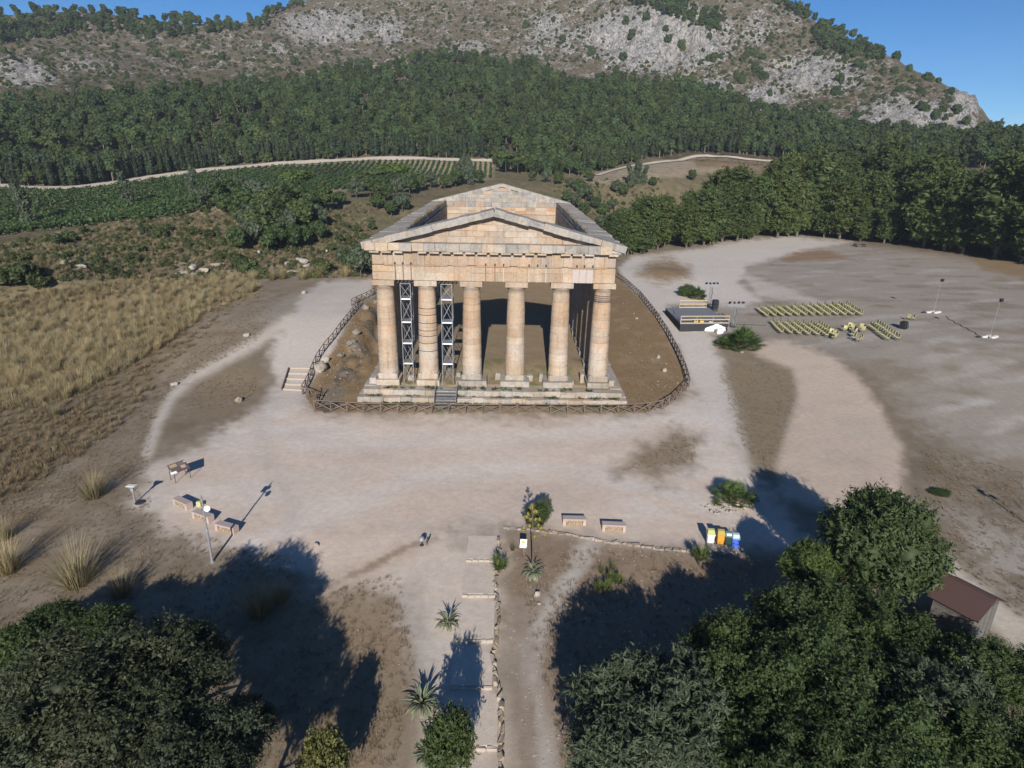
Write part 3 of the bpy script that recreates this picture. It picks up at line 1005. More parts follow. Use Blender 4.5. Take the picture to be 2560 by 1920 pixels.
def drum_mesh(z0, z1, seed, wob=.02):
    n = 26
    b = .010
    zs = np.linspace(z0 + .006, z1 - .006, 6)
    pr = [(prof_r(z) + random.uniform(-.006, .006), z) for z in zs]
    mb_ = MB().lathe(pr, n, (0, 0, 0), wob, seed, cap=False)
    for q, (x, y, z) in enumerate(mb_.v):                  # chipped arrises
        e = min(z - z0, z1 - z)
        c_ = float(fbm(np.array([math.atan2(y, x) * 3.1 + seed * 3.3]), np.array([z * 2.3]), 7, 3)[0])
        k = 1 - max(0, c_ - .28) * (.16 if e < .03 else .05)
        mb_.v[q] = (x * k, y * k, z)
    return mb_


def capital(parent, wob=0.0, seed=0, mk='stone', at_=(0, 0, 0)):
    e = MB()
    pr = [(.775, 8.25), (.79, 8.31), (.765, 8.33), (.80, 8.40), (.775, 8.42), (.84, 8.5), (.96, 8.66), (1.03, 8.76), (1.045, 8.83)]
    e.lathe(pr, 28, at_, wob, seed)
    e.build('echinus', M[mk], parent, color=tint(.06))
    a_ = MB().cbox((at_[0], at_[1], 9.09), (2.16, 2.16, .52), .035, None, .012)
    a_.build('abacus', M[mk], parent, color=tint(.04, .03))


BANDS = {1: (5.98, 5.16, 4.42, 3.88, 3.14, 2.34, 6.6), 5: (8.1, 7.92, 7.74, 7.6, 7.5)}
for i, x in enumerate(XS):
    # stump block below the shaft is the column's own mesh
    st = MB()
    st.cbox((0, 0, -.325), (1.99, 1.99, .65), .14, None, .04)
    st.cbox((0, .1, -.95), ((3.0 if i in (2, 3, 4) else 2.3) + random.uniform(-.15, .1), 2.45, .6), .06, None, .03)
    st.lathe([(prof_r(0) - .06, -.02), (prof_r(8.2) - .06, 8.2)], 20)
    c = st.build('column', M['stone_pale' if i < 2 else 'stone_step'], temple, color=tint(.05))
    c.location = (x, 0, 2.35)
    z = 0.0; k = 0
    nd = random.choice((10, 11, 12))
    hs_ = np.array([random.uniform(.7, 1.2) for _ in range(nd)]); hs_ *= 8.27 / hs_.sum()
    for h in hs_:
        t = (z + h / 2) / 8.3
        wv = .30 * t - .08
        d = drum_mesh(z, z + h, i * 20 + k).build('drum', M['stone_pale' if t < .5 + .15 * math.sin(i * 2.1) else 'stone'], c, True,
                                                   color=(1.06 - .03 * t + random.uniform(-.018, .018), 1.05 - .08 * t + random.uniform(-.01, .01), 1.04 - .15 * t, 1))
        z += h; k += 1
    capital(c, .02, i)
    for bz in BANDS.get(i, ()):
        MB().lathe([(prof_r(bz) + .012, bz - .03), (prof_r(bz) + .02, bz - .03), (prof_r(bz) + .02, bz + .03), (prof_r(bz) + .012, bz + .03)], 26, cap=False).build('steel_band', M['dark_steel'], c)
# flank and rear columns share their meshes
dm = []
zz = [0, .8, 1.75, 2.5, 3.5, 4.3, 5.2, 6.05, 6.9, 7.7, 8.27]
sh = MB()
for k in range(len(zz) - 1):
    d = drum_mesh(zz[k], zz[k + 1], 200 + k)
    sh.add(d.v, d.f)
sh.lathe([(prof_r(0) - .05, -.02), (prof_r(8.2) - .05, 8.2)], 20)
shm = sh.mesh('shaft', M['stone'], True)
stm = MB().cbox((0, 0, -.325), (2.06, 2.06, .65), .06, None, .03).cbox((0, 0, -.95), (2.5, 2.6, .6), .06, None, .03).mesh('column', M['stone_step'])
em = MB().lathe([(.775, 8.25), (.79, 8.31), (.765, 8.33), (.84, 8.5), (.96, 8.66), (1.03, 8.76), (1.045, 8.83)], 24).mesh('echinus', M['stone'])
am = MB().cbox((0, 0, 9.09), (2.16, 2.16, .52), .035, None, .012).mesh('abacus', M['stone'])
for (x, y) in [(s * 10.53, y) for s in (-1, 1) for y in YS[1:]] + [(x, 55.9) for x in XS[1:5]]:
    c = inst('column', stm, temple, (x, y, 2.35), color=tint())
    inst('shaft', shm, c, rot=(0, 0, random.uniform(0, 6)), color=tint(.08))
    inst('echinus', em, c, color=tint()); inst('abacus', am, c, color=tint())

# ---- loose pedestal blocks between the front columns
for (x, y, sx, sy, sz, zc) in ((-8.35, .9, .8, .9, .55, -.95), (-5.75, .7, .45, .8, 1.0, -.75), (-3.55, .7, .45, .9, 1.0, -.75), (.45, 1.2, .55, .7, .8, -.85), (3.75, .9, .6, .7, .7, -.85), (1.0, .2, .45, .5, .6, -.95),
                               (4.9, .9, .35, .6, .9, -.8), (8.0, .4, .4, 1.2, .5, -1.05), (9.05, .9, .4, 1.1, 1.0, -.75), (12.0, .3, .6, 1.2, .6, -.95), (-12.1, .2, .7, 1.6, .6, -.95)):
    block('pedestal_block', temple, (x, y, zc), (sx, sy, sz), 'stone_step', .06, .04)
for s in (-1, 1):
    for k in range(13):
        y = (YS[k] + YS[k + 1]) / 2
        for q in range(2):
            block('pedestal_block', temple, (s * (10.5 + random.uniform(-.3, .3)), y + (q - .5) * 1.0, -.85 + random.uniform(-.2, .1)), (1.5, .95, .75), 'stone_step', .07, .05)

# ---- architrave
AY = -.94
fa = MB().box((0, 0, 10.08), (22.6, 1.7, 1.40)).build('front_architrave', M['stone'], temple, world=True)
edges = [-11.46] + list(XS[1:5]) + [11.46]
for (a, b) in zip(edges[:-1], edges[1:]):
    mid_ = (a + b) / 2 + random.uniform(-.6, .6)
    for (x0, x1) in ((a, mid_), (mid_, b)):
        sp = random.choice((None, .55, .62))
        if sp is None:
            block('architrave_block', fa, ((x0 + x1) / 2, 0, 10.06), (x1 - x0, 1.88 + random.uniform(-.02, .02), 1.38), 'stone', .03, .012, col_=tint(.1, .06))
        else:
            zz_ = 9.37 + 1.38 * sp
            block('architrave_block', fa, ((x0 + x1) / 2, 0, (9.37 + zz_) / 2), (x1 - x0, 1.88, zz_ - 9.37), 'stone', .03, .012, col_=tint(.1, .04))
            block('architrave_block', fa, ((x0 + x1) / 2, 0, (zz_ + 10.75) / 2), (x1 - x0, 1.87, 10.75 - zz_), 'stone', .03, .012, col_=tint(.1, .1))
for (x0, x1) in ((-10.3, -4.4), (-3.9, -2.6), (-1.7, 1.5), (2.2, 6.4), (7.0, 10.6)):
    block('taenia', fa, ((x0 + x1) / 2, AY - .03, 10.80), (x1 - x0, .16, .13), 'stone', .02, .006, col_=(.92, .8, .7, 1))
ba = MB().box((0, 55.9, 10.08), (22.6, 1.7, 1.40)).build('rear_architrave', M['stone'], temple, world=True)
for (a, b) in zip(edges[:-1], edges[1:]):
    block('architrave_block', ba, ((a + b) / 2, 55.9, 10.08), (b - a, 1.88, 1.42), 'stone', .03, .012, col_=tint(.1, .06))
# ---- frieze
ff = MB().box((0, .02, 11.43), (22.6, 1.6, 1.22)).build('front_frieze', M['stone'], temple, world=True)
for k, (x0, x1) in enumerate(cuts(-11.42, 11.42, 23, .08)):
    block('frieze_block', ff, ((x0 + x1) / 2, .0 + (.015 if k % 2 else -.02), 11.44), (x1 - x0, 1.83, 1.2), 'stone', .025, .01, col_=tint(.10, .05 if k % 2 else -.05))
bf = MB().box((0, 55.9, 11.43), (22.4, 1.6, 1.22)).build('rear_frieze', M['stone'], temple, world=True)
for k, (x0, x1) in enumerate(cuts(-9.5, 9.5, 11, .15)):
    for (za, zb) in ((10.83, 11.45), (11.45, 12.05)):
        block('frieze_block', bf, ((x0 + x1) / 2, 55.86, (za + zb) / 2), (x1 - x0, 1.83, zb - za), random.choice(('stone', 'stone', 'stone_pale')), .03, .012,
              col_=random.choice((tint(.1, .1), tint(.1), (1.0, .8, .66, 1), (1.2, 1.25, 1.3, 1)) if x0 > -2 else (tint(.1, .1), tint(.1))))
# ---- front cornice with mutules
cf = MB().box((0, -.3, 12.5), (23.6, 2.0, .74)).build('front_cornice', M['stone_grey'], temple, world=True)
for k, (x0, x1) in enumerate(cuts(-12.0, 12.0, 22, .06)):
    er = random.choice((0, 0, .05, .10, .18))
    block('cornice_block', cf, ((x0 + x1) / 2, -.45 + er / 2, 12.52 + er * .3), (x1 - x0, 2.3 - er, .76 - er * .6), 'stone_grey' if 2 < k < 20 and random.random() < .8 else 'stone_pale', .05, .02, gap=.006)
for k in range(21):
    x = -11.1 + k * 1.11
    if random.random() < .85:
        block('mutule', cf, (x, -1.24, 12.06), (.92 + random.uniform(-.14, .05), .64, .17), 'stone_pale', .02, .012)
# ---- front pediment
SL = math.atan2(16.03 - 12.92, 12.13)
ty = -.55
tc = MB()
tc.add([(-10.6, ty + .15, 12.9), (10.6, ty + .15, 12.9), (0, ty + .15, 15.5), (-10.6, .8, 12.9), (10.6, .8, 12.9), (0, .8, 15.5)],
       [(0, 1, 2), (3, 5, 4), (0, 3, 4, 1), (1, 4, 5, 2), (2, 5, 3, 0)])
tp = tc.build('front_tympanum', M['stone'], temple, world=True)
z = 12.9
for row, h in enumerate((.58, .52, .56, .50, .46)):
    zt = z + h
    half = (15.62 - zt) / math.tan(SL) + .9
    if row == 4: half = 1.4
    for (x0, x1) in cuts(-half, half, max(2, int(half * 2 / 1.45)), .2):
        block('tympanum_block', tp, ((x0 + x1) / 2, ty + .25 + random.uniform(-.015, .015), (z + zt) / 2), (x1 - x0, .56, h), 'stone' if random.random() < .8 else 'stone_pale', .025, .01, gap=.014, col_=tint(.1))
    z = zt
rk = MB()
for s in (-1, 1):
    Rm = Matrix.Rotation(s * SL, 3, 'Y')
    c = Vector((s * 6.06, .25, 14.48 - .36))
    rk.box(c, (12.2, 1.1, .42), Rm)
rkp = rk.build('front_raking_cornice', M['stone_grey'], temple, world=True)
for s in (-1, 1):
    Rm = Matrix.Rotation(s * SL, 3, 'Y')
    Ls = 12.62
    for (a, b) in cuts(0.0, Ls, 11, .15):
        t = (a + b) / 2
        er = random.choice((0, .03, .06, .12, .22))
        cx = s * (t * math.cos(SL)); cz = 16.05 - t * math.sin(SL) - .33
        block('raking_block', rkp, (cx, -.42 + er / 2, cz + random.uniform(-.02, .02)), (b - a, 2.36 - er, .62 - er * .5), 'stone_grey', .04, .02, Rm, gap=-.03)
# ---- rear pediment: inner face towards us
tc = MB()
tc.add([(-11.4, 55.25, 12.06), (11.4, 55.25, 12.06), (0, 55.25, 15.75), (-11.4, 57.2, 12.06), (11.4, 57.2, 12.06), (0, 57.2, 15.75)],
       [(0, 1, 2), (3, 5, 4), (0, 3, 4, 1), (1, 4, 5, 2), (2, 5, 3, 0)])
tpb = tc.build('rear_tympanum', M['stone_grey'], temple, world=True)
z = 12.06
for row, h in enumerate((.80, .66, .62, .56, .54)):
    zt = z + h
    half = min(9.65, (15.8 - zt) / math.tan(SL) + .9)
    if row == 4: half = 1.6
    for (x0, x1) in cuts(-half, half, max(2, int(half * 2 / 1.5)), .2):
        block('tympanum_block', tpb, ((x0 + x1) / 2, 55.2 + random.uniform(-.02, .02), (z + zt) / 2), (x1 - x0, .56, h), 'stone_grey' if random.random() < .72 else 'stone', .03, .012, col_=tint(.12))
    z = zt
rkb = MB()
for s in (-1, 1):
    rkb.box((s * 6.06, 57.0, 14.1), (12.2, 1.1, .42), Matrix.Rotation(s * SL, 3, 'Y'))
rkbp = rkb.build('rear_raking_cornice', M['stone_grey'], temple, world=True)
for s in (-1, 1):
    Rm = Matrix.Rotation(s * SL, 3, 'Y')
    for (a, b) in cuts(0.0, 12.62, 10, .12):
        t = (a + b) / 2
        block('raking_block', rkbp, (s * t * math.cos(SL), 56.25, 16.05 - t * math.sin(SL) - .31), (b - a, 2.5, .58), 'stone_grey', .06, .03, Rm, gap=.0, col_=(1.08, 1.08, 1.08, 1))
cb = MB().cbox((0, 57.3, 12.5), (24.2, 1.6, .8), .05).build('rear_cornice', M['stone_grey'], temple, world=True)
# ---- flank entablatures
for s in (-1, 1):
    sa = MB().box((s * 10.53, 27.95, 10.08), (1.66, 53.9, 1.4)).build('flank_architrave', M['stone'], temple, world=True)
    sf = MB().box((s * 10.53, 27.95, 11.43), (1.6, 53.9, 1.22)).build('flank_frieze', M['stone'], temple, world=True)
    sc_ = MB().box((s * 11.0, 27.95, 12.45), (2.2, 56.5, .68)).build('flank_cornice', M['stone_grey'], temple, world=True)
    for k in range(13):
        y0, y1 = (YS[k] if k else .95), (YS[k + 1] if k < 12 else 54.95)
        block('architrave_block', sa, (s * 10.53, (y0 + y1) / 2, 10.08), (1.88, y1 - y0 - .02, 1.42), 'stone', .03, .012, col_=tint(.1))
    for (y0, y1) in cuts(.93, 54.9, 26, .12):
        block('frieze_block', sf, (s * 10.53, (y0 + y1) / 2, 11.44), (1.82, y1 - y0 - .02, 1.2), 'stone', .03, .015, col_=tint(.12))
    Rm = Matrix.Rotation(s * rad(3.5), 3, 'Y')
    for (y0, y1) in cuts(-1.2, 57.4, 34, .12):
        e = random.choice((0, 0, .04, .08, .16))
        block('cornice_block', sc_, (s * (10.98 - e * .5), (y0 + y1) / 2, 12.55 + random.uniform(-.025, .025)), (2.55 - e, y1 - y0 + .004, .78), 'stone_grey', .07, .03, Rm, gap=.0, col_=tint(.09))
# ---- tie rods and boards of the old repairs on the front
for xs, mk in (((-9.3, -8.55, -7.8), 'rust'), ((-.78, .09), 'rust'), ((.9,), 'white_paint'), ((3.3, 4.1, 4.9), 'white_paint')):
    for x in xs:
        mk = 'repair' if mk == 'white_paint' else mk
        MB().box((x, AY - .035, 10.03), (.085, .07, 1.32)).build('tie_rod', M[mk], temple, world=True)
for x in (-9.3, -8.55, -7.8, -.78, .09, .9, 3.3, 4.1, 4.9, 7.8, 8.5, 9.3):
    MB().cbox((x, AY - .1, 10.96), (.13, .2, .22), .02).build('rod_bracket', M['dark_steel'], temple, world=True)
for k in range(3):
    MB().cbox((7.72 + k * .66, AY - .03, 10.0), (.62, .06, 1.26), .015).build('repair_board', M['repair'], temple, world=True)

# ---- scaffolding towers between the front columns
POLE = MB().lathe([(1, 0), (1, 1)], 6).mesh('scaffold_tube', M['steel'])
WPOLE = MB().lathe([(1, 0), (.94, .5), (1, 1)], 6).mesh('fence_pole', M['wood_grey'])


def scaffold(xa, xb, label, nm=None):
    t = thing('scaffold_tower', label, 'scaffold', ((xa + xb) / 2, .1, -1.2), 0, 'scaffolding towers under the architrave')
    y0, y1 = -.25, 1.25
    zl = [-1.2, .85, 2.95, 5.1, 7.4]
    top = 8.95
    for x in (xa, xb):
        for y in (y0, y1):
            pole('standard', (x, y, -1.25), (x, y, top), .033, POLE, t)
    for k, za in enumerate(zl):
        zb = zl[k + 1] if k < 4 else top
        for y in (y0, y1):
            pole('cross_brace', (xa, y, za + .1), (xb, y, zb - .15), .02, POLE, t)
            pole('cross_brace', (xb, y, za + .1), (xa, y, zb - .15), .02, POLE, t)
            pole('ledger', (xa, y, zb - .06), (xb, y, zb - .06), .025, POLE, t)
        for x in (xa, xb):
            pole('cross_brace', (x, y0, za + .1), (x, y1, zb - .15), .02, POLE, t)
            pole('ledger', (x, y0, zb - .06), (x, y1, zb - .06), .025, POLE, t)
        if k:
            MB().cbox(((xa + xb) / 2, (y0 + y1) / 2, za), (xb - xa - .08, y1 - y0 - .06, .07), .01).build('platform', M['steel'], t, world=True)
            MB().cbox(((xa + xb) / 2, y0 + .0, za + .01), (xb - xa - .1, .045, .11), .01).build('platform_edge', M['white_paint'], t, world=True)
    for k in range(6):
        x = xa - .42 + (xb - xa + .84) * k / 5
        MB().cbox((x, .35, 9.24), (.12, 2.3, .2), .01).build('timber_beam', M['dark_steel'], t, world=True)
    for y in (y0, y1):
        MB().cbox(((xa + xb) / 2, y, 9.04), (xb - xa + 1.1, .14, .16), .01).build('head_beam', M['dark_steel'], t, world=True)
    return t


scaffold(-9.02, -8.05, 'left steel scaffolding tower propping the architrave between the first and second column')
scaffold(-5.1, -4.05, 'right steel scaffolding tower propping the architrave between the second and third column')

# ---- metal stair up to the stylobate
st = thing('metal_stair', 'short blue-grey metal stair with handrails climbing the temple steps', 'stair', (-4.6, -3.1, -2.4))
xa, xb = -5.6, -3.5
n = 7
for k in range(n):
    y = -4.1 + k * .36; z = -2.25 + k * .165
    MB().cbox(((xa + xb) / 2, y, z), (xb - xa - .12, .33, .05), .01).build('tread', M['stair_grey'], st, world=True)
    MB().cbox(((xa + xb) / 2, y - .17, z - .02), (xb - xa - .12, .02, .09), .005).build('nosing', M['dark_steel'], st, world=True)
for x in (xa, xb):
    a_ = math.atan2(.165, .36)
    MB().cbox((x, -3.02, -1.8), (.05, 2.8, .22), .01, Matrix.Rotation(a_, 3, 'X')).build('stringer', M['dark_steel'], st, world=True)
    for y, z in ((-4.0, -2.2), (-2.9, -1.7), (-1.9, -1.25)):
        pole('handrail_post', (x, y, z - .15), (x, y, z + .85), .025, POLE, st)
    pole('handrail', (x, -4.05, -1.38), (x, -1.85, -.38), .028, POLE, st)
    pole('handrail', (x, -4.05, -1.80), (x, -1.85, -.80), .02, POLE, st)

# ================================================================== FENCE
fence = thing('wooden_fence', 'rustic brown wooden fence of crossed poles running round the temple', 'fence', (0, -4.8, -2.4))
ZC = lambda x, y: (740 + .217 * x) / KV, 
def zc(x, y): return ((740 + .217 * x) / KV, (680 + .217 * y) / KV)
runs = [
    [zc(905, 262), zc(838, 300), zc(700, 365)],
    [zc(700, 365), zc(640, 395)],
    [zc(735, 395), zc(690, 450), zc(640, 520), zc(545, 640), zc(440, 785), zc(300, 955), zc(225, 1075), zc(140, 1300), zc(75, 1415)],
    [zc(75, 1415), zc(235, 1490)],
    [zc(300, 1440), zc(215, 1590)],
    [zc(215, 1590), (800, 893.5), (1000, 895), (1200, 896), (1330, 896), (1390, 894), (1432, 884), (1462, 864), (1488, 836)],
    [(1488, 836), (1478, 800), (1462, 765), (1440, 722), (1412, 680), (1382, 642), (1352, 614), (1332, 600)],
]
for run in runs:
    P = np.array([hit(u, v)[:2] for u, v in run])
    seg = np.hypot(*np.diff(P, axis=0).T); s_ = np.concatenate([[0], np.cumsum(seg)])
    n = max(1, int(round(s_[-1] / 1.58)))
    t = np.linspace(0, s_[-1], n + 1)
    X = np.interp(t, s_, P[:, 0]); Y = np.interp(t, s_, P[:, 1]); Z = H(X, Y)
    for k in range(n + 1):
        j = random.uniform(-.03, .03)
        if k or run is not runs[1]:
            pole('post', (X[k], Y[k], Z[k] - .15), (X[k] + j, Y[k] + j, Z[k] + 1.0), .055, WPOLE, fence)
        if k < n:
            a_ = (X[k], Y[k], Z[k]); b_ = (X[k + 1], Y[k + 1], Z[k + 1])
            pole('rail', (a_[0], a_[1], a_[2] + .98), (b_[0], b_[1], b_[2] + .98 + random.uniform(-.02, .02)), .05, WPOLE, fence)
            d = Vector((b_[1] - a_[1], a_[0] - b_[0], 0)).normalized() * .05
            pole('brace', (a_[0] + d.x, a_[1] + d.y, a_[2] + .12), (b_[0] + d.x, b_[1] + d.y, b_[2] + .88), .042, WPOLE, fence)
            pole('brace', (a_[0] - d.x, a_[1] - d.y, a_[2] + .88), (b_[0] - d.x, b_[1] - d.y, b_[2] + .12), .042, WPOLE, fence)
# ================================================================== VEGETATION BUILDERS
_ico = None


def ico_dirs(sub=1):
    t = (1 + 5 ** .5) / 2
    v = [(-1, t, 0), (1, t, 0), (-1, -t, 0), (1, -t, 0), (0, -1, t), (0, 1, t), (0, -1, -t), (0, 1, -t), (t, 0, -1), (t, 0, 1), (-t, 0, -1), (-t, 0, 1)]
    f = [(0, 11, 5), (0, 5, 1), (0, 1, 7), (0, 7, 10), (0, 10, 11), (1, 5, 9), (5, 11, 4), (11, 10, 2), (10, 7, 6), (7, 1, 8), (3, 9, 4), (3, 4, 2), (3, 2, 6), (3, 6, 8), (3, 8, 9), (4, 9, 5), (2, 4, 11), (6, 2, 10), (8, 6, 7), (9, 8, 1)]
    v = [np.array(p) / np.linalg.norm(p) for p in v]
    for _ in range(sub):
        cache = {}; nf = []

        def md(a, b):
            k = (min(a, b), max(a, b))
            if k not in cache:
                q = v[a] + v[b]; v.append(q / np.linalg.norm(q)); cache[k] = len(v) - 1
            return cache[k]
        for a, b, c in f:
            x, y, z = md(a, b), md(b, c), md(c, a)
            nf += [(a, x, z), (b, y, x), (c, z, y), (x, y, z)]
        f = nf
    return np.array(v), np.array(f)


ICOV, ICOF = ico_dirs(1)


def leafcloud(lobes, n, size, rng, nb=.8, elong=1.0, core=.74, up=0.0, droop=0.0, sprig=0, slen=.16):
    """leaf-sized faces spread over the lobes (cx,cy,cz,rx,ry,rz) -> V, quads, tris, tone"""
    Lb = np.array(lobes, float)
    w = (Lb[:, 3] * Lb[:, 4] + Lb[:, 3] * Lb[:, 5] + Lb[:, 4] * Lb[:, 5]); w /= w.sum()
    k = rng.choice(len(Lb), n, p=w)
    d = rng.normal(size=(n, 3)); d[:, 2] += .25; d /= np.linalg.norm(d, axis=1)[:, None]
    rr = 1.0 - np.abs(rng.normal(0, .18, n)) + rng.uniform(0, .12, n) + (rng.uniform(0, 1, n) < .12) * rng.uniform(0, .35, n)
    if sprig:                                              # leaves sit along short twigs
        g_ = np.arange(n) // sprig; f_ = g_ * sprig
        k = k[f_]; d = d[f_]; rr = rr[f_] * .93
    R3 = Lb[k, 3:6]
    P = Lb[k, :3] + d * R3 * rr[:, None]
    if sprig:
        td = d + rng.normal(size=(n, 3))[f_] * .55 + np.array((0, 0, .35)); td /= np.linalg.norm(td, axis=1)[:, None]
        tl = (slen * rng.uniform(.5, 1.3, n))[f_]
        P = P + td * (tl * ((np.arange(n) % sprig) / sprig))[:, None] + rng.normal(0, size * .8, (n, 3))
    nrm = d / R3; nrm /= np.linalg.norm(nrm, axis=1)[:, None]
    nrm = nrm * nb + rng.normal(size=(n, 3)) * .55 + np.array((0, 0, up)); nrm /= np.linalg.norm(nrm, axis=1)[:, None]
    t = rng.normal(size=(n, 3)) + (td * 1.3 if sprig else 0); t[:, 2] -= droop
    t -= (t * nrm).sum(1)[:, None] * nrm; t /= np.linalg.norm(t, axis=1)[:, None] + 1e-9
    b = np.cross(nrm, t)
    s = size * rng.uniform(.55, 1.4, n)[:, None]
    V = np.stack([P - t * s * elong, P + b * s * .62 + nrm * s * .1, P + t * s * elong, P - b * s * .62 - nrm * s * .1], 1).reshape(-1, 3)
    Q = np.arange(n * 4).reshape(n, 4)
    lt = rng.uniform(.2, .8, len(Lb))
    tn_ = rng.uniform(0, .55, n)
    if sprig: tn_ = tn_[f_] * .6 + tn_ * .4
    tone = np.clip(lt[k] * .45 + tn_ + .12 * (rr - .9), 0, 1).repeat(4)
    T = np.zeros((0, 3), int)
    if core:
        cv = []; cf = []; b0 = len(V)
        for q in Lb:
            jj = 1 + .12 * rng.normal(size=(len(ICOV), 1))
            cf.append(ICOF + b0 + len(cv) * len(ICOV)); cv.append(q[:3] + ICOV * q[3:6] * core * jj)
        V = np.concatenate([V] + cv); T = np.concatenate(cf)
        tone = np.concatenate([tone, np.full(len(cv) * len(ICOV), .25)])
    return V, Q, T, tone


def cloud_mesh(name, mt_, *args, **kw):
    V, Q, T, tone = leafcloud(*args, **kw)
    me = np_mesh(name, V, [Q, T], mt_)
    fattr(me, 'tone', tone)
    return me


def lobes_round(rng, n, R=1.0, flat=.9, cz=0.0, lr=(.34, .5)):
    out = [(0, 0, cz, R * .62, R * .62, R * .6 * flat)]
    for _ in range(n):
        d = rng.normal(size=3); d[2] = d[2] * .8 + .1; d /= np.linalg.norm(d)
        r = rng.uniform(*lr) * R
        q = rng.uniform(.5, .72) * R
        out.append((d[0] * q, d[1] * q, cz + d[2] * q * flat, r, r, r * rng.uniform(.75, 1)))
    return out


def lobes_clump(rng, n, R=1.0, flat=.85, lr=(.13, .25), heart=.5):
    """separate leafy clumps at uneven depths with dark gaps between"""
    out = [(0, 0, -.1, R * heart, R * heart, R * heart * flat)]
    for _ in range(n):
        d = rng.normal(size=3); d[2] = d[2] * .75 + .25; d /= np.linalg.norm(d)
        r = rng.uniform(*lr) * R; q = rng.uniform(.45, .92) * R
        out.append((d[0] * q, d[1] * q, d[2] * q * flat, r * rng.uniform(.8, 1.3), r * rng.uniform(.8, 1.3), r * rng.uniform(.6, .95)))
        if rng.uniform() < .6:
            e = rng.normal(size=3) * r * .8
            out.append((d[0] * q + e[0], d[1] * q + e[1], d[2] * q * flat + abs(e[2]) * .6, r * .7, r * .7, r * .55))
    return out


def lobes_pine(rng, n, h=1.0, w=.34, base=.3):
    """tiers of flattened clumps, wider below the middle, ragged"""
    out = []
    for k in range(n):
        t = (k + rng.uniform(0, .8)) / n
        z = base + (1 - base) * t * .95
        rad_ = w * (math.sin(math.pi * min(1, .25 + .75 * (1 - t) * 1.0)) * .75 + .2) * rng.uniform(.6, 1.15)
        a = k * 2.4 + rng.uniform(-.5, .5)
        q = rad_ * rng.uniform(.25, .95) * (1 - .55 * t)
        r = w * rng.uniform(.34, .52) * (1.1 - .4 * t)
        out.append((math.cos(a) * q, math.sin(a) * q, h * z, r, r, r * rng.uniform(.5, .75)))
    return out


def limbs(mb, rng, h, r, n, reach, zs=(.35, .8)):
    mb.tube([(0, 0, -.3), (r * .4, 0, h * .35), (0, r * .5, h * .7), (0, 0, h)], [r * 1.15, r * .85, r * .55, r * .2], 8)
    for k in range(n):
        a = k * 2.4 + rng.uniform(-.4, .4); z = h * rng.uniform(*zs)
        q = reach * rng.uniform(.6, 1)
        mb.tube([(0, 0, z), (math.cos(a) * q * .5, math.sin(a) * q * .5, z + q * .28), (math.cos(a) * q, math.sin(a) * q, z + q * .42)], [r * .45, r * .3, r * .1], 6)
    return mb


def blades(name, mt_, n, h, spread, width, rng, lean=.6, curve=.5, seg=3, tone=None):
    """a tussock: thin tapering blades fanning out of one foot"""
    a = rng.uniform(0, 2 * math.pi, n); q = spread * np.sqrt(rng.uniform(0, 1, n)) * .45
    L_ = h * rng.uniform(.6, 1.1, n); le = np.abs(rng.normal(0, lean, n)).clip(0, 1.35); cu = curve * rng.uniform(.4, 1.4, n)
    out = []
    ca, sa = np.cos(a), np.sin(a)
    px, py, pz = ca * q, sa * q, np.zeros(n)
    for s in range(seg + 1):
        t = s / seg
        wd = width * (1 - t * .92) * .5
        tx, ty_ = -sa, ca
        out.append(np.stack([px - tx * wd, py - ty_ * wd, pz], -1)); out.append(np.stack([px + tx * wd, py + ty_ * wd, pz], -1))
        an = le + cu * t * t
        st_ = L_ / seg
        px = px + ca * np.sin(an) * st_; py = py + sa * np.sin(an) * st_; pz = pz + np.cos(an) * st_
    V = np.stack(out, 1).reshape(-1, 3)
    k = 2 * (seg + 1)
    F = [[i * k + 2 * s, i * k + 2 * s + 1, i * k + 2 * s + 3, i * k + 2 * s + 2] for i in range(n) for s in range(seg)]
    me = np_mesh(name, V, [np.array(F)], mt_)
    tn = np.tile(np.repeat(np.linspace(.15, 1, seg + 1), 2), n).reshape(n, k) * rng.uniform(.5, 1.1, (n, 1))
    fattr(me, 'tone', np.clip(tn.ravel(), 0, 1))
    return me


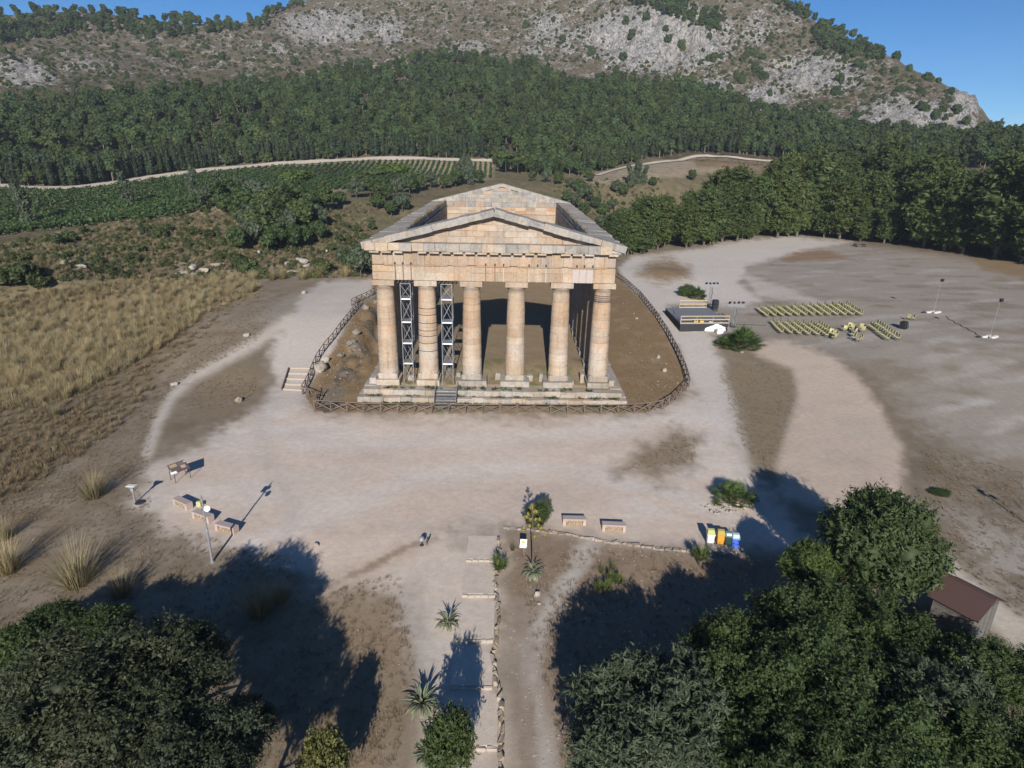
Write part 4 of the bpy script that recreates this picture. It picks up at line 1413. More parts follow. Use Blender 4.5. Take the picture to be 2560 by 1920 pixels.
def scatter(name, pts, src, label_kind='stuff', smin=.7, smax=1.3, tilt=.1, label=None, cat=None, zs=None):
    """many uncountable pieces as one object: points that carry instances of src (an object already in the scene)"""
    n = len(pts)
    me = bpy.data.meshes.new(name)
    me.vertices.add(n); me.vertices.foreach_set('co', np.asarray(pts, np.float32).ravel())
    rot = np.stack([RNG.normal(0, tilt, n), RNG.normal(0, tilt, n), RNG.uniform(0, 6.283, n)], -1)
    a = me.attributes.new('rot', 'FLOAT_VECTOR', 'POINT'); a.data.foreach_set('vector', rot.astype(np.float32).ravel())
    s = RNG.uniform(smin, smax, n)
    sc3 = np.stack([s, s, s * (RNG.uniform(.85, 1.2, n) if zs is None else zs)], -1)
    a = me.attributes.new('sca', 'FLOAT_VECTOR', 'POINT'); a.data.foreach_set('vector', sc3.astype(np.float32).ravel())
    o = inst(name, me)
    ng = bpy.data.node_groups.new(name + '_points', 'GeometryNodeTree')
    ng.interface.new_socket('Geometry', in_out='INPUT', socket_type='NodeSocketGeometry')
    ng.interface.new_socket('Geometry', in_out='OUTPUT', socket_type='NodeSocketGeometry')
    N = ng.nodes; L = ng.links
    gi = N.new('NodeGroupInput'); go = N.new('NodeGroupOutput')
    m2p = N.new('GeometryNodeMeshToPoints')
    ip = N.new('GeometryNodeInstanceOnPoints'); oi = N.new('GeometryNodeObjectInfo'); oi.inputs['Object'].default_value = src
    ra = N.new('GeometryNodeInputNamedAttribute'); ra.data_type = 'FLOAT_VECTOR'; ra.inputs[0].default_value = 'rot'
    sa = N.new('GeometryNodeInputNamedAttribute'); sa.data_type = 'FLOAT_VECTOR'; sa.inputs[0].default_value = 'sca'
    L.new(gi.outputs[0], m2p.inputs[0]); L.new(m2p.outputs[0], ip.inputs['Points'])
    L.new(oi.outputs['Geometry'], ip.inputs['Instance'])
    L.new(ra.outputs[0], ip.inputs['Rotation']); L.new(sa.outputs[0], ip.inputs['Scale'])
    L.new(ip.outputs[0], go.inputs[0])
    md = o.modifiers.new('points', 'NODES'); md.node_group = ng
    tag(o, label, cat, kind=label_kind)
    return o


def inpoly(u, v, poly):
    return sdist(np.asarray(u, float), np.asarray(v, float), poly) < 0
# ================================================================== THINGS ON THE GROUND
CYL = MB().lathe([(1, 0), (1, 1)], 10).mesh('pole', M['steel'])
CYLD = MB().lathe([(1, 0), (1, 1)], 8).mesh('dark_pole', M['dark_steel'])
ICOV2, ICOF2 = None, None


def boulder_mesh(name, rng, mt_, sq=.7, sub=3):
    v, f = ico_dirs(sub)
    n_ = v.copy()
    o = rng.uniform(0, 50, 3)
    r = 1 + .34 * fbm(v[:, 0] * 1.3 + o[0], v[:, 1] * 1.3 + v[:, 2] * 1.1 + o[1], 3, 3) + .12 * fbm(v[:, 0] * 4 + o[2], v[:, 2] * 4 + v[:, 1] * 3, 5, 2)
    v = v * r[:, None] * np.array((1, rng.uniform(.6, .9), sq))
    v = v * (1 + .10 * fbm(v[:, 0] * 7 + o[1], v[:, 2] * 5 + v[:, 1] * 6, 9, 3))[:, None]
    for k in range(9):                                    # cleave a few flat faces
        d = rng.normal(size=3); d /= np.linalg.norm(d)
        s = v @ d; lim = rng.uniform(.55, .8)
        v = v - np.maximum(s - lim, 0)[:, None] * d * .85
    return np_mesh(name, v, [f], mt_)


BOULD = [boulder_mesh('boulder', RNG, M['rock'], RNG.uniform(.5, .8)) for _ in range(6)]

# ---- stone benches
def bench(u, v, rz, label, ln=1.55):
    p = hit(u, v)
    t = thing('stone_bench', label, 'bench', p, rz, 'stone benches around the square')
    MB().cbox((0, 0, .44), (ln, .52, .12), .025, None, .008).build('seat_slab', M['bench_top'], t)
    for s in (-1, 1):
        MB().cbox((s * (ln / 2 - .11), 0, .185), (.21, .5, .39), .02, None, .008).build('leg', M['bench_side'], t)
    b = MB()
    b.cbox((0, .05, .18), (ln - .46, .3, .35), .02)
    f = b.build('rubble_infill', M['bench_fill'], t)
    for k in range(7):
        MB().cbox((-ln / 2 + .32 + k * (ln - .64) / 6, -.13, .1 + .13 * (k % 2)), (.17, .1, .15), .03, None, .02).build('stone', M['bench_fill'], f)
    return t


bench(396, 1094, rad(-31), 'pink stone bench nearest the tilted brown information board')
bench(440, 1123, rad(-26), 'pink stone bench behind the lamp post, middle of three in a row')
bench(491, 1147, rad(-21), 'pink stone bench crossed by the shadow of the lamp post')
bench(1240, 1132, rad(0), 'pink stone bench beside the tall flowering agave')
bench(1325, 1146, rad(-3), 'pink stone bench between the flowering agave and the litter bins')

# ---- lamp post
def lamp_post(base, label, h=4.37, twin=True):
    t = thing('lamp_post', label, 'lamp post', base)
    x, y, z = base
    MB().lathe([(.14, 0), (.14, .03), (.075, .05), (.07, h * .5), (.055, h * .5 + .05), (.05, h)], 12).build('pole', M['steel'], t)
    MB().cbox((-.17, -.05, h - .38), (.26, .2, .34), .02).build('control_box', M['chair'], t)
    f = MB().lathe([(.04, 0), (.12, .03), (.17, .09), (.17, .13)], 14).build('floodlight', M['steel'], t)
    f.location = (.3, -.12, h - .62); f.rotation_euler = (rad(70), 0, rad(18))
    g = MB().lathe([(.155, .131), (.155, .14)], 14).build('lens', M['steel'], f)
    pole('arm', (x, y, z + h - .6), (x + .3, y - .05, z + h - .6), .025, CYL, t)
    f2 = MB().cbox((.12, .02, h - .3), (.14, .16, .2), .02).build('lamp_head', M['dark_steel'], t)
    pole('aerial', (x, y, z + h), (x, y, z + h + .18), .012, CYLD, t)
    return t


b0 = pw(459, 1216, -2.52)
lamp_post(at(b0[0], b0[1]), 'slim grey lamp post with floodlights in front of the three left benches')
b1 = pw(2108, 1050, -2.2)
lamp_post(at(b1[0] + .0, b1[1] - 9.6), 'grey lamp post at the right edge throwing a long shadow over dry ground')

# ---- tilted brown information board
pa, pb_, pc_ = [np.array(hit((400 + 120 / 2212 * x) / KV, (1140 + 80 / 1475 * y) / KV)) for x, y in ((670, 1080), (860, 1195), (1260, 1060))]
ctr = (pa + pc_) / 2; ang = math.atan2(pc_[1] - pb_[1], pc_[0] - pb_[0])
t = thing('information_board', 'low tilted information board with brown panel on four thin legs', 'information board', ctr, ang)
tilt = Matrix.Rotation(rad(24), 3, 'X')
MB().cbox((0, 0, 1.0), (1.25, .95, .06), .015, tilt).build('panel', M['brown_board'], t)
for (x, y, w_, d_, k) in ((-.3, .22, .5, .32, 'bench_fill'), (.28, .22, .46, .32, 'wood_shed'), (-.3, -.2, .5, .38, 'wood_shed'), (.27, -.12, .34, .3, 'bench_top'), (.5, .3, .16, .14, 'white_paint')):
    q = tilt @ Vector((x, y, .036))
    MB().cbox((q.x, q.y, q.z + 1.0), (w_, d_, .012), .003, tilt).build('print', M[k], t)
q = tilt @ Vector((-.5, -.40, .05))
MB().cbox((q.x - .06, q.y - .02, q.z + .98), (.42, .2, .03), .01, tilt).build('paper', M['white_cloth'], t)
for sx in (-1, 1):
    for sy in (-1, 1):
        h = .98 + (tilt @ Vector((0, sy * .38, 0))).z
        MB().tube([(sx * .55, sy * .38, -.05), (sx * .55, sy * .38, h)], .022, 6).build('leg', M['dark_steel'], t)

# ---- lectern with a white tray on a pole
p = hit(292, 1088)
t = thing('viewing_lectern', 'grey post with white tray top and round dark foot beside tussocks', 'lectern', p, 0)
MB().lathe([(.34, 0), (.34, .05), (.3, .07)], 18).build('foot', M['dark_steel'], t).location = (.28, .1, 0)
MB().lathe([(.055, 0), (.05, 1.2)], 10).build('post', M['steel'], t)
MB().cbox((0, 0, 1.08), (.2, .16, .26), .02).build('box', M['stair_grey'], t)
MB().cbox((0, 0, 1.27), (.30, .26, .16), .02, None, 0, (1.5, 1.3)).build('bracket', M['steel'], t)
MB().cbox((0, .0, 1.37), (.62, .42, .035), .01, Matrix.Rotation(rad(-6), 3, 'X')).build('tray', M['white_paint'], t)

# ---- white notice with a yellow emblem
p = hit(1131, 1197)
t = thing('notice_sign', 'white notice on a thin stake with yellow emblem and lines of text', 'sign', p, 0)
MB().tube([(0, .02, -.1), (0, .02, .6)], .02, 6).build('stake', M['steel'], t)
MB().cbox((-.03, 0, .75), (.42, .03, .62), .008, Matrix.Rotation(rad(4), 3, 'Y')).build('panel', M['white_paint'], t)
e = MB()
for k in range(7):
    a_ = rad(k * 360 / 7 + 12)
    e.cbox((-.03 + math.cos(a_) * .085, -.019, .87 + math.sin(a_) * .085), (.09, .006, .035), .002, Matrix.Rotation(-a_, 3, 'Y'))
e.cbox((-.03, -.020, .87), (.14, .006, .14), .04)
e.build('emblem', M['yellow'], t)
for k, w_ in enumerate((.26, .22, .28, .2)):
    MB().cbox((-.03 + (k - 1.5) * .008, -.018, .70 - k * .055), (w_, .005, .018), .001).build('text_line', mat('print_grey', (.35, .36, .38)) if k == 0 else bpy.data.materials['print_grey'], t)

# ---- two ground spotlights by the plaza edge
p = hit(911, 1178)
t = thing('spotlight', 'silver dome spotlight on short stand at the plaza edge', 'spotlight', p)
MB().lathe([(.10, .3), (.16, .34), (.19, .45), (.17, .55), (.09, .62), (.0, .64)], 16, cap=False).build('dome', M['steel'], t)
MB().lathe([(.13, 0), (.13, .04), (.04, .06), (.04, .32)], 10).build('stand', M['dark_steel'], t)
p = hit(922, 1178)
t = thing('bollard_light', 'short dark leaning tube light beside the silver dome', 'light', p)
MB().tube([(0, 0, 0), (.02, 0, .25)], .022, 8).build('stand', M['dark_steel'], t)
MB().tube([(.02, 0, .25), (.09, .02, .55)], .055, 10).build('lamp_tube', M['dark_steel'], t)

# ---- litter bins on their paved edge
bins = (('white', (.62, .62, .65), (.42, .46, .18), 'white litter bin with yellow-green lid, leftmost of four'), ('orange', (.58, .30, .04), (.42, .31, .08), 'orange litter bin with open yellow lid'),
        ('dark green', (.025, .055, .045), (.10, .17, .18), 'dark green litter bin with glassy lid'), ('blue', (.06, .14, .62), (.30, .45, .45), 'blue litter bin with pale green lid, rightmost of four'))
zb = lambda x, y: ((1750 + 120 / 2212 * x) / KV, (1320 + 90 / 1659 * y) / KV)
for k, ((nm, cb_, cl_, lab), (x, y)) in enumerate(zip(bins, ((475, 800), (940, 820), (1290, 920), (1620, 1000)))):
    p = hit(*zb(x, y)); p = p + np.array((0, .16, 0))
    mb_ = mat('bin_' + nm.replace(' ', '_'), cb_, .45, .05); ml_ = mat('bin_lid_' + nm.replace(' ', '_'), cl_, .4, .08)
    t = thing('litter_bin', lab, 'litter bin', p, rad(-7), 'four litter bins at the plaza edge')
    MB().cbox((0, 0, .36), (.40, .36, .72), .035, None, 0, (1.16, 1.16)).build('body', mb_, t)
    MB().cbox((0, 0, .74), (.52, .47, .06), .02).build('rim', mb_, t)
    l_ = MB()
    l_.add([(-.24, -.2, .77), (.24, -.2, .77), (.24, .21, .77), (-.24, .21, .77), (-.2, .02, .98), (.2, .02, .98), (.2, .2, 1.0), (-.2, .2, 1.0)],
           [(0, 1, 5, 4), (4, 5, 6, 7), (1, 2, 6, 5), (2, 3, 7, 6), (3, 0, 4, 7)])
    l_.build('lid', ml_, t)
    MB().cbox((0, -.085, .885), (.3, .02, .14), .004, Matrix.Rotation(rad(-43), 3, 'X')).build('flap', ml_ if k < 2 else M['white_cloth'], t)
pl = thing('stone_plinth', 'pale weathered stone slabs set in front of the litter bins', 'stone slabs', hit(1555, 1196))
for (x, y, w_, d_, h_) in ((500, 1010, .44, .9, .24), (880, 1060, 1.0, .8, .26), (1330, 1090, .9, .7, .24), (500, 1250, .5, .36, .1), (560, 1420, .44, .3, .06)):
    q = hit(*zb(x, y))
    MB().cbox((q[0], q[1], q[2] + h_ / 2 - .06), (w_, d_, h_), .03, Matrix.Rotation(rad(-9), 3, 'Z'), .015).build('slab', M['stone_step'], pl, world=True, color=tint(.1))

# ---- low wall of stones along the plaza edge
wl = thing('low_stone_wall', 'low line of pale rough stones edging the plaza above the garden', 'stone wall', hit(1280, 1168))
pts = np.array([hit(u, v)[:2] for u, v in ((1086, 1142), (1150, 1146), (1215, 1154), (1280, 1167), (1350, 1177), (1430, 1187), (1500, 1194))])
s_ = np.concatenate([[0], np.cumsum(np.hypot(*np.diff(pts, axis=0).T))])
x = 0.0
while x < s_[-1]:
    w_ = random.uniform(.22, .55)
    cx, cy = np.interp(x + w_ / 2, s_, pts[:, 0]), np.interp(x + w_ / 2, s_, pts[:, 1])
    MB().cbox((cx, cy, float(H(cx, cy)) + .02), (w_ * .94, random.uniform(.16, .34), random.uniform(.08, .2)), .05, Matrix.Rotation(rad(random.uniform(-24, 12)), 3, 'Z'), .045).build('stone', M['rock'], wl, world=True, color=(1.0, .94, .86, 1))
    x += w_

# ---- broad steps coming down towards the camera
stp = thing('stepped_path', 'broad pale stepped path descending from the plaza towards the trees', 'stepped path', at(-.2, -30))
ylv = [hit(1035, v)[1] for v in (1158, 1216, 1293, 1392, 1492, 1624)] + [-47.0]
M['path_slab'] = M['earth']
M['kerb'] = mat('pale_step_kerb', (.38, .33, .28), .9, .15, 5, .4)
for k in range(len(ylv) - 1):
    y1, y0 = ylv[k], ylv[k + 1]
    zt = float(H(-.1, (y0 + y1) / 2)) + .06
    xl, xr = -.95 - .05 * k, .88 + .12 * max(0, k - 3) + (.18 if k > 3 else 0)
    MB().cbox(((xl + xr) / 2, (y0 + y1) / 2 + .09, zt - .25), (xr - xl, y1 - y0 - .16, .5), .02, None, .02).build('tread', M['path_slab'], stp, world=True)
    _m = [o for o in stp.children if o.name.startswith('tread')][-1].data
    cattr(_m, 'col', np.tile(np.array((.55, .475, .40)) * random.uniform(.94, 1.04), (len(_m.vertices), 1)))
    xa = xl
    n = 5
    for q in range(n):
        wq = (xr - xl) / n
        MB().cbox((xa + wq / 2, y0 + .09 + random.uniform(-.02, .02), zt - .19), (wq - .004, .16, .41 + random.uniform(-.02, .02)), .03, None, .02).build('kerb_stone', M['kerb'], stp, world=True)
        xa += wq
# rough edge of rubble on the right of the steps
ed = thing('rubble_edge', 'ragged edge of rough stones along the right side of the stepped path', 'stone edge', at(1.0, -34))
y = -26.0
while y > -46:
    ln = random.uniform(.25, .6)
    xx = .98 + .10 * math.sin(y * 1.1) + max(0, (-36 - y)) * .09 + random.uniform(-.06, .06)
    MB().cbox((xx, y - ln / 2, float(H(xx, y)) + .05), (random.uniform(.10, .22), ln * .95, random.uniform(.12, .26)), .06, Matrix.Rotation(random.uniform(-.4, .4), 3, 'Z'), .06).build('stone', M['rock'], ed, world=True, color=(1.1, 1.02, .92, 1))
    y -= ln

# ---- earth steps with log edges left of the fence
M['earth_edge'] = mat('earth_step_edge', (.38, .31, .25), .95, .15, 5, .4)
es = thing('earth_stairs', 'four earth steps edged with timber beside the left corner of the fence', 'steps', hit(640, 820))
c4 = [hit(u, v) for u, v in ((612, 843), (655, 845), (627, 798), (672, 798))]
for k in range(5):
    f = k / 4
    a_ = c4[0] * (1 - f) + c4[2] * f; b_ = c4[1] * (1 - f) + c4[3] * f
    m_ = (a_ + b_) / 2
    MB().cbox((m_[0], m_[1], float(H(m_[0], m_[1])) + .06), (np.hypot(*(b_ - a_)[:2]), .14, .2), .03, Matrix.Rotation(math.atan2(b_[1] - a_[1], b_[0] - a_[0]), 3, 'Z'), .01).build('step_edge', M['earth_edge'], es, world=True)
a_, b_ = c4[0], c4[2]
WP2 = WPOLE
pole('side_log', (a_[0] - .15, a_[1], a_[2] + .12), (b_[0] - .15, b_[1], b_[2] + .12), .09, WPOLE, es)

# ---- boulders
for k, (u, v, r, lab, mk) in enumerate((
        (693, 800, 1.05, 'grey and white limestone outcrop just inside the left fence corner', 1.0), (703, 782, .6, 'pale rock on top of the outcrop inside the left fence', 1.2),
        (757, 745, .7, 'dark rough ledge of rock halfway along the left bank', .6), (770, 722, .6, 'jagged rock below the left fence bank', .65), (735, 770, .45, 'small brown rock on the left bank', .6),
        (790, 668, .6, 'rock ledge near the rear bend of the left fence', .75), (812, 655, .5, 'brown rock close to the column of the left corner', .7),
        (533, 727, .42, 'pale rock beside the left track', 1.15), (376, 832, .4, 'rock at the bend of the narrow left path', 1.0), (517, 868, .5, 'grey rock on the dry patch left of the temple', .9),
        (657, 634, .5, 'flat pale rock on the upper left track', 1.1), (1422, 773, .35, 'pale rock on the right bank inside the fence', 1.1), (1435, 802, .4, 'white rock low on the right bank', 1.2), (1375, 690, .3, 'small white stone high on the right bank', 1.15),
        (1602, 762, .32, 'round pale stone at the foot of the fan palm by the stage', 1.2), (1592, 1096, .28, 'largest pale stone in the ring around the plaza palm', 1.15), (1607, 1099, .2, 'pale square stone in the palm ring', 1.1),
        (1160, 1436 - 150, .22, 'pale stone right of the flowering agave', 1.1), (1628, 1070, .26, 'stone on the right side of the palm ring', 1.1), (683, 1360 - 180, .2, 'small stone below the benches', 1.0))):
    p = hit(u, v)
    o = inst('boulder', BOULD[k % 6], None, p + np.array((0, 0, r * .25)), (0, 0, random.uniform(0, 6)), r, (mk, mk * .98, mk * .95, 1))
    tag(o, lab, 'rock')
# limestone ledges on the near hillside
for k, (u, v, r) in enumerate(((418, 578, 2.2), (440, 585, 1.8), (470, 572, 1.6), (395, 592, 1.6), (620, 572, 1.9), (648, 566, 2.0), (630, 590, 1.6), (664, 575, 1.5), (800, 552, 2.4), (808, 560, 1.6), (170, 575, 1.4), (145, 570, 1.5), (560, 545, 1.2), (700, 545, 1.2), (480, 548, 1.2), (1545, 385, 1.4), (1580, 392, 1.3))):
    p = hit(u, v, 60)
    r *= .55
    o = inst('limestone_ledge', BOULD[k % 6], None, p, (0, 0, random.uniform(0, 6)), (r * 1.9, r, r * .8), (1.2, 1.2, 1.2, 1))
    tag(o, 'white limestone ledge showing through scrub on the slope behind the temple hill', 'rock', 'limestone ledges on the slope')

# ---- stage with railings, rigs and loudspeaker
zs_ = lambda x, y: ((1640 + 320 / 2212 * x) / KV, (680 + 220 / 1521 * y) / KV)
zd = float(H(30, 33)) + 1.05
bl, fl2, frr, br = [pw(*zs_(*q), zd) for q in ((160, 620), (420, 885), (1260, 880), (950, 630))]
ex = (frr - fl2); ex[2] = 0; lx = np.linalg.norm(ex); ex /= lx
angs = math.atan2(ex[1], ex[0])
dep = abs((bl - fl2) @ np.array((-ex[1], ex[0], 0)))
sh_ = ((bl - fl2) @ ex)
zg = float(H(fl2[0], fl2[1]))
t = thing('stage', 'low grey stage with black skirt and board railings', 'stage', (fl2[0], fl2[1], zg), angs)
hd = zd - zg
MB().add([(0, 0, hd - .12), (lx, 0, hd - .12), (lx + sh_ * .9, dep, hd - .12), (sh_, dep, hd - .12), (0, 0, hd), (lx, 0, hd), (lx + sh_ * .9, dep, hd), (sh_, dep, hd)],
         [(4, 5, 6, 7), (0, 3, 2, 1), (0, 1, 5, 4), (1, 2, 6, 5), (2, 3, 7, 6), (3, 0, 4, 7)]).build('deck', M['deck'], t)
MB().add([(.04, .05, -.2), (lx - .04, .05, -.2), (lx + sh_ * .9 - .05, dep - .05, -.2), (sh_ + .05, dep - .05, -.2), (.04, .05, hd - .13), (lx - .04, .05, hd - .13), (lx + sh_ * .9 - .05, dep - .05, hd - .13), (sh_ + .05, dep - .05, hd - .13)],
         [(0, 1, 5, 4), (1, 2, 6, 5), (2, 3, 7, 6), (3, 0, 4, 7)]).build('skirt', M['skirt'], t)
for x in (0.05, lx * .33, lx * .66, lx - .05):
    MB().box((x, -.03, hd + .45), (.06, .06, 1.15)).build('rail_post', M['steel'], t)
for z in (hd + .98, hd + .5, hd + .02):
    MB().cbox((lx / 2, -.08, z), (lx, .04, .13), .01).build('rail_board', M['wood_yellow'], t)
f = sh_ / dep
for k in range(2):
    MB().box((sh_ * .45 * k + .0, dep * .45 * k, hd + .5), (.06, .06, 1.1)).build('rail_post', M['steel'], t)
for z in (hd + 1.0, hd + .6, hd + .2):
    MB().tube([(0, 0, z), (sh_ * .45, dep * .45, z)], .03, 6).build('side_rail', M['steel'], t)
for z in (hd + 1.1, hd + .55, hd + .05):
    MB().cbox((lx * .62 + sh_, dep + .05, z), (lx * .62, .04, .14), .01).build('rear_rail_board', M['wood_yellow'], t)
for x in (.32, .62, .92):
    MB().box((lx * x + sh_, dep + .0, hd + .5), (.06, .06, 1.2)).build('rail_post', M['wood_yellow'], t)


def loc2w(x, y, z=0.0):
    q = np.array((fl2[0], fl2[1], zg)) + ex * x + np.array((-ex[1], ex[0], 0)) * y
    return (q[0], q[1], q[2] + z)


for k, x in enumerate((.34, .46)):
    c_ = thing('crate', ('left' if k == 0 else 'right') + ' yellow crate standing on the stage behind the front railing', 'crate', loc2w(lx * x, .5, hd), angs)
    MB().cbox((0, 0, .2), (.55, .38, .4), .02).build('box', M['yellow'], c_)
    MB().cbox((0, 0, .41), (.58, .41, .04), .01).build('lid', M['yellow'], c_)


def light_rig(loc, rz, label):
    r = thing('stage_light_rig', label, 'stage lights', loc, rz)
    MB().box((0, 0, .02), (.9, .9, .05)).build('base_plate', M['dark_steel'], r)
    h = 3.0
    m_ = MB()
    for sx in (-1, 1):
        for sy in (-1, 1):
            m_.tube([(sx * .16, sy * .16, .05), (sx * .16, sy * .16, h)], .028, 5)
    for k in range(7):
        z = .1 + k * .42
        for (a_, b2) in (((-1, -1), (1, -1)), ((1, -1), (1, 1)), ((1, 1), (-1, 1)), ((-1, 1), (-1, -1))):
            m_.tube([(a_[0] * .16, a_[1] * .16, z), (b2[0] * .16, b2[1] * .16, z + .42)], .015, 4)
    m_.build('truss_tower', M['steel'], r)
    for y_, z_ in ((-.12, h), (.12, h), (0, h + .22)):
        MB().tube([(-1.25, y_, z_), (1.25, y_, z_)], .028, 6).build('truss_bar', M['steel'], r)
    for k in range(4):
        x = -.95 + k * .63
        l_ = MB().lathe([(.06, -.2), (.13, -.16), (.16, .05), (.16, .18), (.13, .19)], 10)
        o = l_.build('spotlight', M['black'] if k in (0, 2) else M['dark_steel'], r)
        o.location = (x, 0, h + .5); o.rotation_euler = (rad(random.uniform(60, 110)), 0, rad(random.uniform(-60, 60)))
        MB().box((0, 0, -.22), (.1, .1, .05)).build('yoke', M['steel'], o)
    MB().tube([(.1, .1, .1), (.35, .25, .5), (.2, .3, 1.2), (.38, .2, 1.9), (.2, .22, 2.6)], .07, 6).build('cable_loop', M['black'], r)
    return r


pR = pw(*zs_(1335, 950), zg)
light_rig(at(pR[0], pR[1]), angs, 'truss tower with four spotlights at the right front corner of the stage')
pR = pw(*zs_(925, 560), zg)
light_rig(at(pR[0], pR[1]), angs, 'truss tower with four spotlights behind the stage beside the palm shrub')
pS = pw(*zs_(1010, 670), zg)
t = thing('loudspeaker', 'black loudspeaker at the rear right corner of the stage', 'loudspeaker', at(pS[0], pS[1]), angs)
MB().cbox((0, 0, 1.15), (.9, .8, 1.3), .12).build('cabinet', M['black'], t)
MB().lathe([(.3, 0), (.3, .02), (.08, .04)], 14).build('grille', M['dark_steel'], t).location = (0, -.4, 1.2)
MB().box((0, 0, .25), (.7, .7, .5)).build('stand', M['dark_steel'], t)
# tarpaulin and box in front of the stage
pT = pw(*zs_(1010, 1010), zg)
v_, f_ = ico_dirs(3)
v_ = v_ * (1 + .30 * fbm(v_[:, 0] * 2.2 + 4, v_[:, 1] * 2.2 + v_[:, 2] * 2, 5, 4))[:, None]
v_ = v_ * np.array((1.7, .8, 1.0)); v_[:, 2] = np.maximum(v_[:, 2], -.2) + .2
tag(inst('tarpaulin', np_mesh('tarpaulin', v_, [f_], M['white_cloth'], False), None, at(pT[0], pT[1]), (0, 0, angs)), 'crumpled white tarpaulin heaped in front of the stage', 'tarpaulin')
pB = pw(*zs_(1095, 1065), zg)
t = thing('white_box', 'pale grey box beside the white tarpaulin in front of the stage', 'box', at(pB[0], pB[1]), angs)
MB().cbox((0, 0, .32), (.85, .6, .62), .02).build('body', M['white_paint'], t)
MB().cbox((0, 0, .65), (.88, .63, .05), .01).build('lid', M['white_paint'], t)

# ---- rows of cream chairs
ch0 = None


def seat_parts():
    s_ = MB().cbox((0, 0, .44), (.46, .46, .045), .015).mesh('seat', M['chair'])
    b_ = MB().cbox((.21, 0, .70), (.04, .46, .42), .012, Matrix.Rotation(rad(9), 3, 'Y')).mesh('backrest', M['chair'])
    l_ = []
    for sy in (-1, 1):
        l_.append(MB().tube([(-.22, sy * .21, 0), (.2, sy * .21, .5), (.25, sy * .21, .9)], .014, 4).tube([(.22, sy * .21, 0), (-.18, sy * .21, .44)], .014, 4).mesh('leg_frame', M['dark_steel']))
    return s_, b_, l_


SM, BM_, LM = seat_parts()


def make_chair(loc, rz, label, group='rows of cream chairs facing the stage'):
    global ch0
    if ch0 is None:
        ch0 = thing('folding_chair', label, 'chair', loc, rz, group)
        inst('seat', SM, ch0); inst('backrest', BM_, ch0)
        for l_ in LM: inst('leg_frame', l_, ch0)
        return ch0
    c_ = copy_tree(ch0, loc, rz)
    return tag(c_, label, 'chair', group)


zcx = lambda x, y: ((1640 + .2893 * x) / KV, (680 + .2893 * y) / KV)


def chair_block(top0, top1, bot0, bot1, nrow, nchair, nm, skip=()):
    a0, a1, b0_, b1_ = [hit(*zcx(*q)) for q in (top0, top1, bot0, bot1)]
    for r in range(nrow):
        f = r / max(1, nrow - 1)
        A_ = a0 * (1 - f) + a1 * f; B_ = b0_ * (1 - f) + b1_ * f
        n = int(round(nchair[0] + (nchair[1] - nchair[0]) * f))
        for k in range(n):
            if (r, k) in skip: continue
            g = (k + .5) / n
            p_ = A_ * (1 - g) + B_ * g
            j = random.uniform(-.05, .05)
            make_chair(at(p_[0] + j, p_[1] + j), math.atan2(*(A_ - B_)[[0, 1]]) * -1 + random.uniform(-.05, .05),
                       'cream chair, %s row from stage in %s block, %s from near end' % (ORD[r], nm, ORD[n - 1 - k]))


chair_block((868, 330), (1625, 298), (958, 402), (1770, 388), 13, (7, 10), 'far')
chair_block((990, 445), (1385, 470), (1085, 545), (1560, 580), 7, (8, 8), 'near left')
chair_block((1830, 480), (1890, 460), (2000, 605), (2090, 605), 2, (9, 10), 'near right')
for k in range(16):
    x = 1490 + 260 * random.random() + (60 if k > 9 else 0); y = 485 + 110 * random.random() + (x - 1490) * .06
    p_ = hit(*zcx(x, y))
    make_chair(at(p_[0], p_[1]), random.uniform(-1.2, 1.2), 'cream chair pushed out of line in the untidy gap between the two near blocks', 'untidy chairs between the near blocks')
zm = lambda x, y: ((2200 + 120 / 2212 * x) / KV, (760 + 80 / 1475 * y) / KV)
for (x, y, rz, lab) in ((1240, 760, .3, 'left one of two cream chairs standing alone on the plain'), (1480, 780, -.2, 'right one of two cream chairs standing alone on the plain')):
    p_ = hit(*zm(x, y)); make_chair(at(p_[0], p_[1]), rz, lab, 'pair of lone chairs')
p_ = hit(*zm(1080, 1140))
t = thing('monitor_speaker', 'black stage monitor lying on the plain near two lone chairs', 'loudspeaker', at(p_[0], p_[1]), rad(35))
MB().add([(-.5, -.4, 0), (.5, -.4, 0), (.5, .4, 0), (-.5, .4, 0), (-.5, -.2, .95), (.5, -.2, .95), (.5, .4, .95), (-.5, .4, .95)], [(0, 3, 2, 1), (4, 5, 6, 7), (0, 1, 5, 4), (1, 2, 6, 5), (2, 3, 7, 6), (3, 0, 4, 7)]).build('cabinet', M['black'], t)
MB().cbox((.2, -.36, .45), (.5, .04, .7), .01, Matrix.Rotation(rad(-12), 3, 'X')).build('grille', M['dark_steel'], t)
MB().cbox((.52, -.38, .3), (.05, .06, .8), .01).build('frame', M['steel'], t)

M['pale_ballast'] = mat('pale_concrete', (.52, .51, .49), .8, .15, 5)
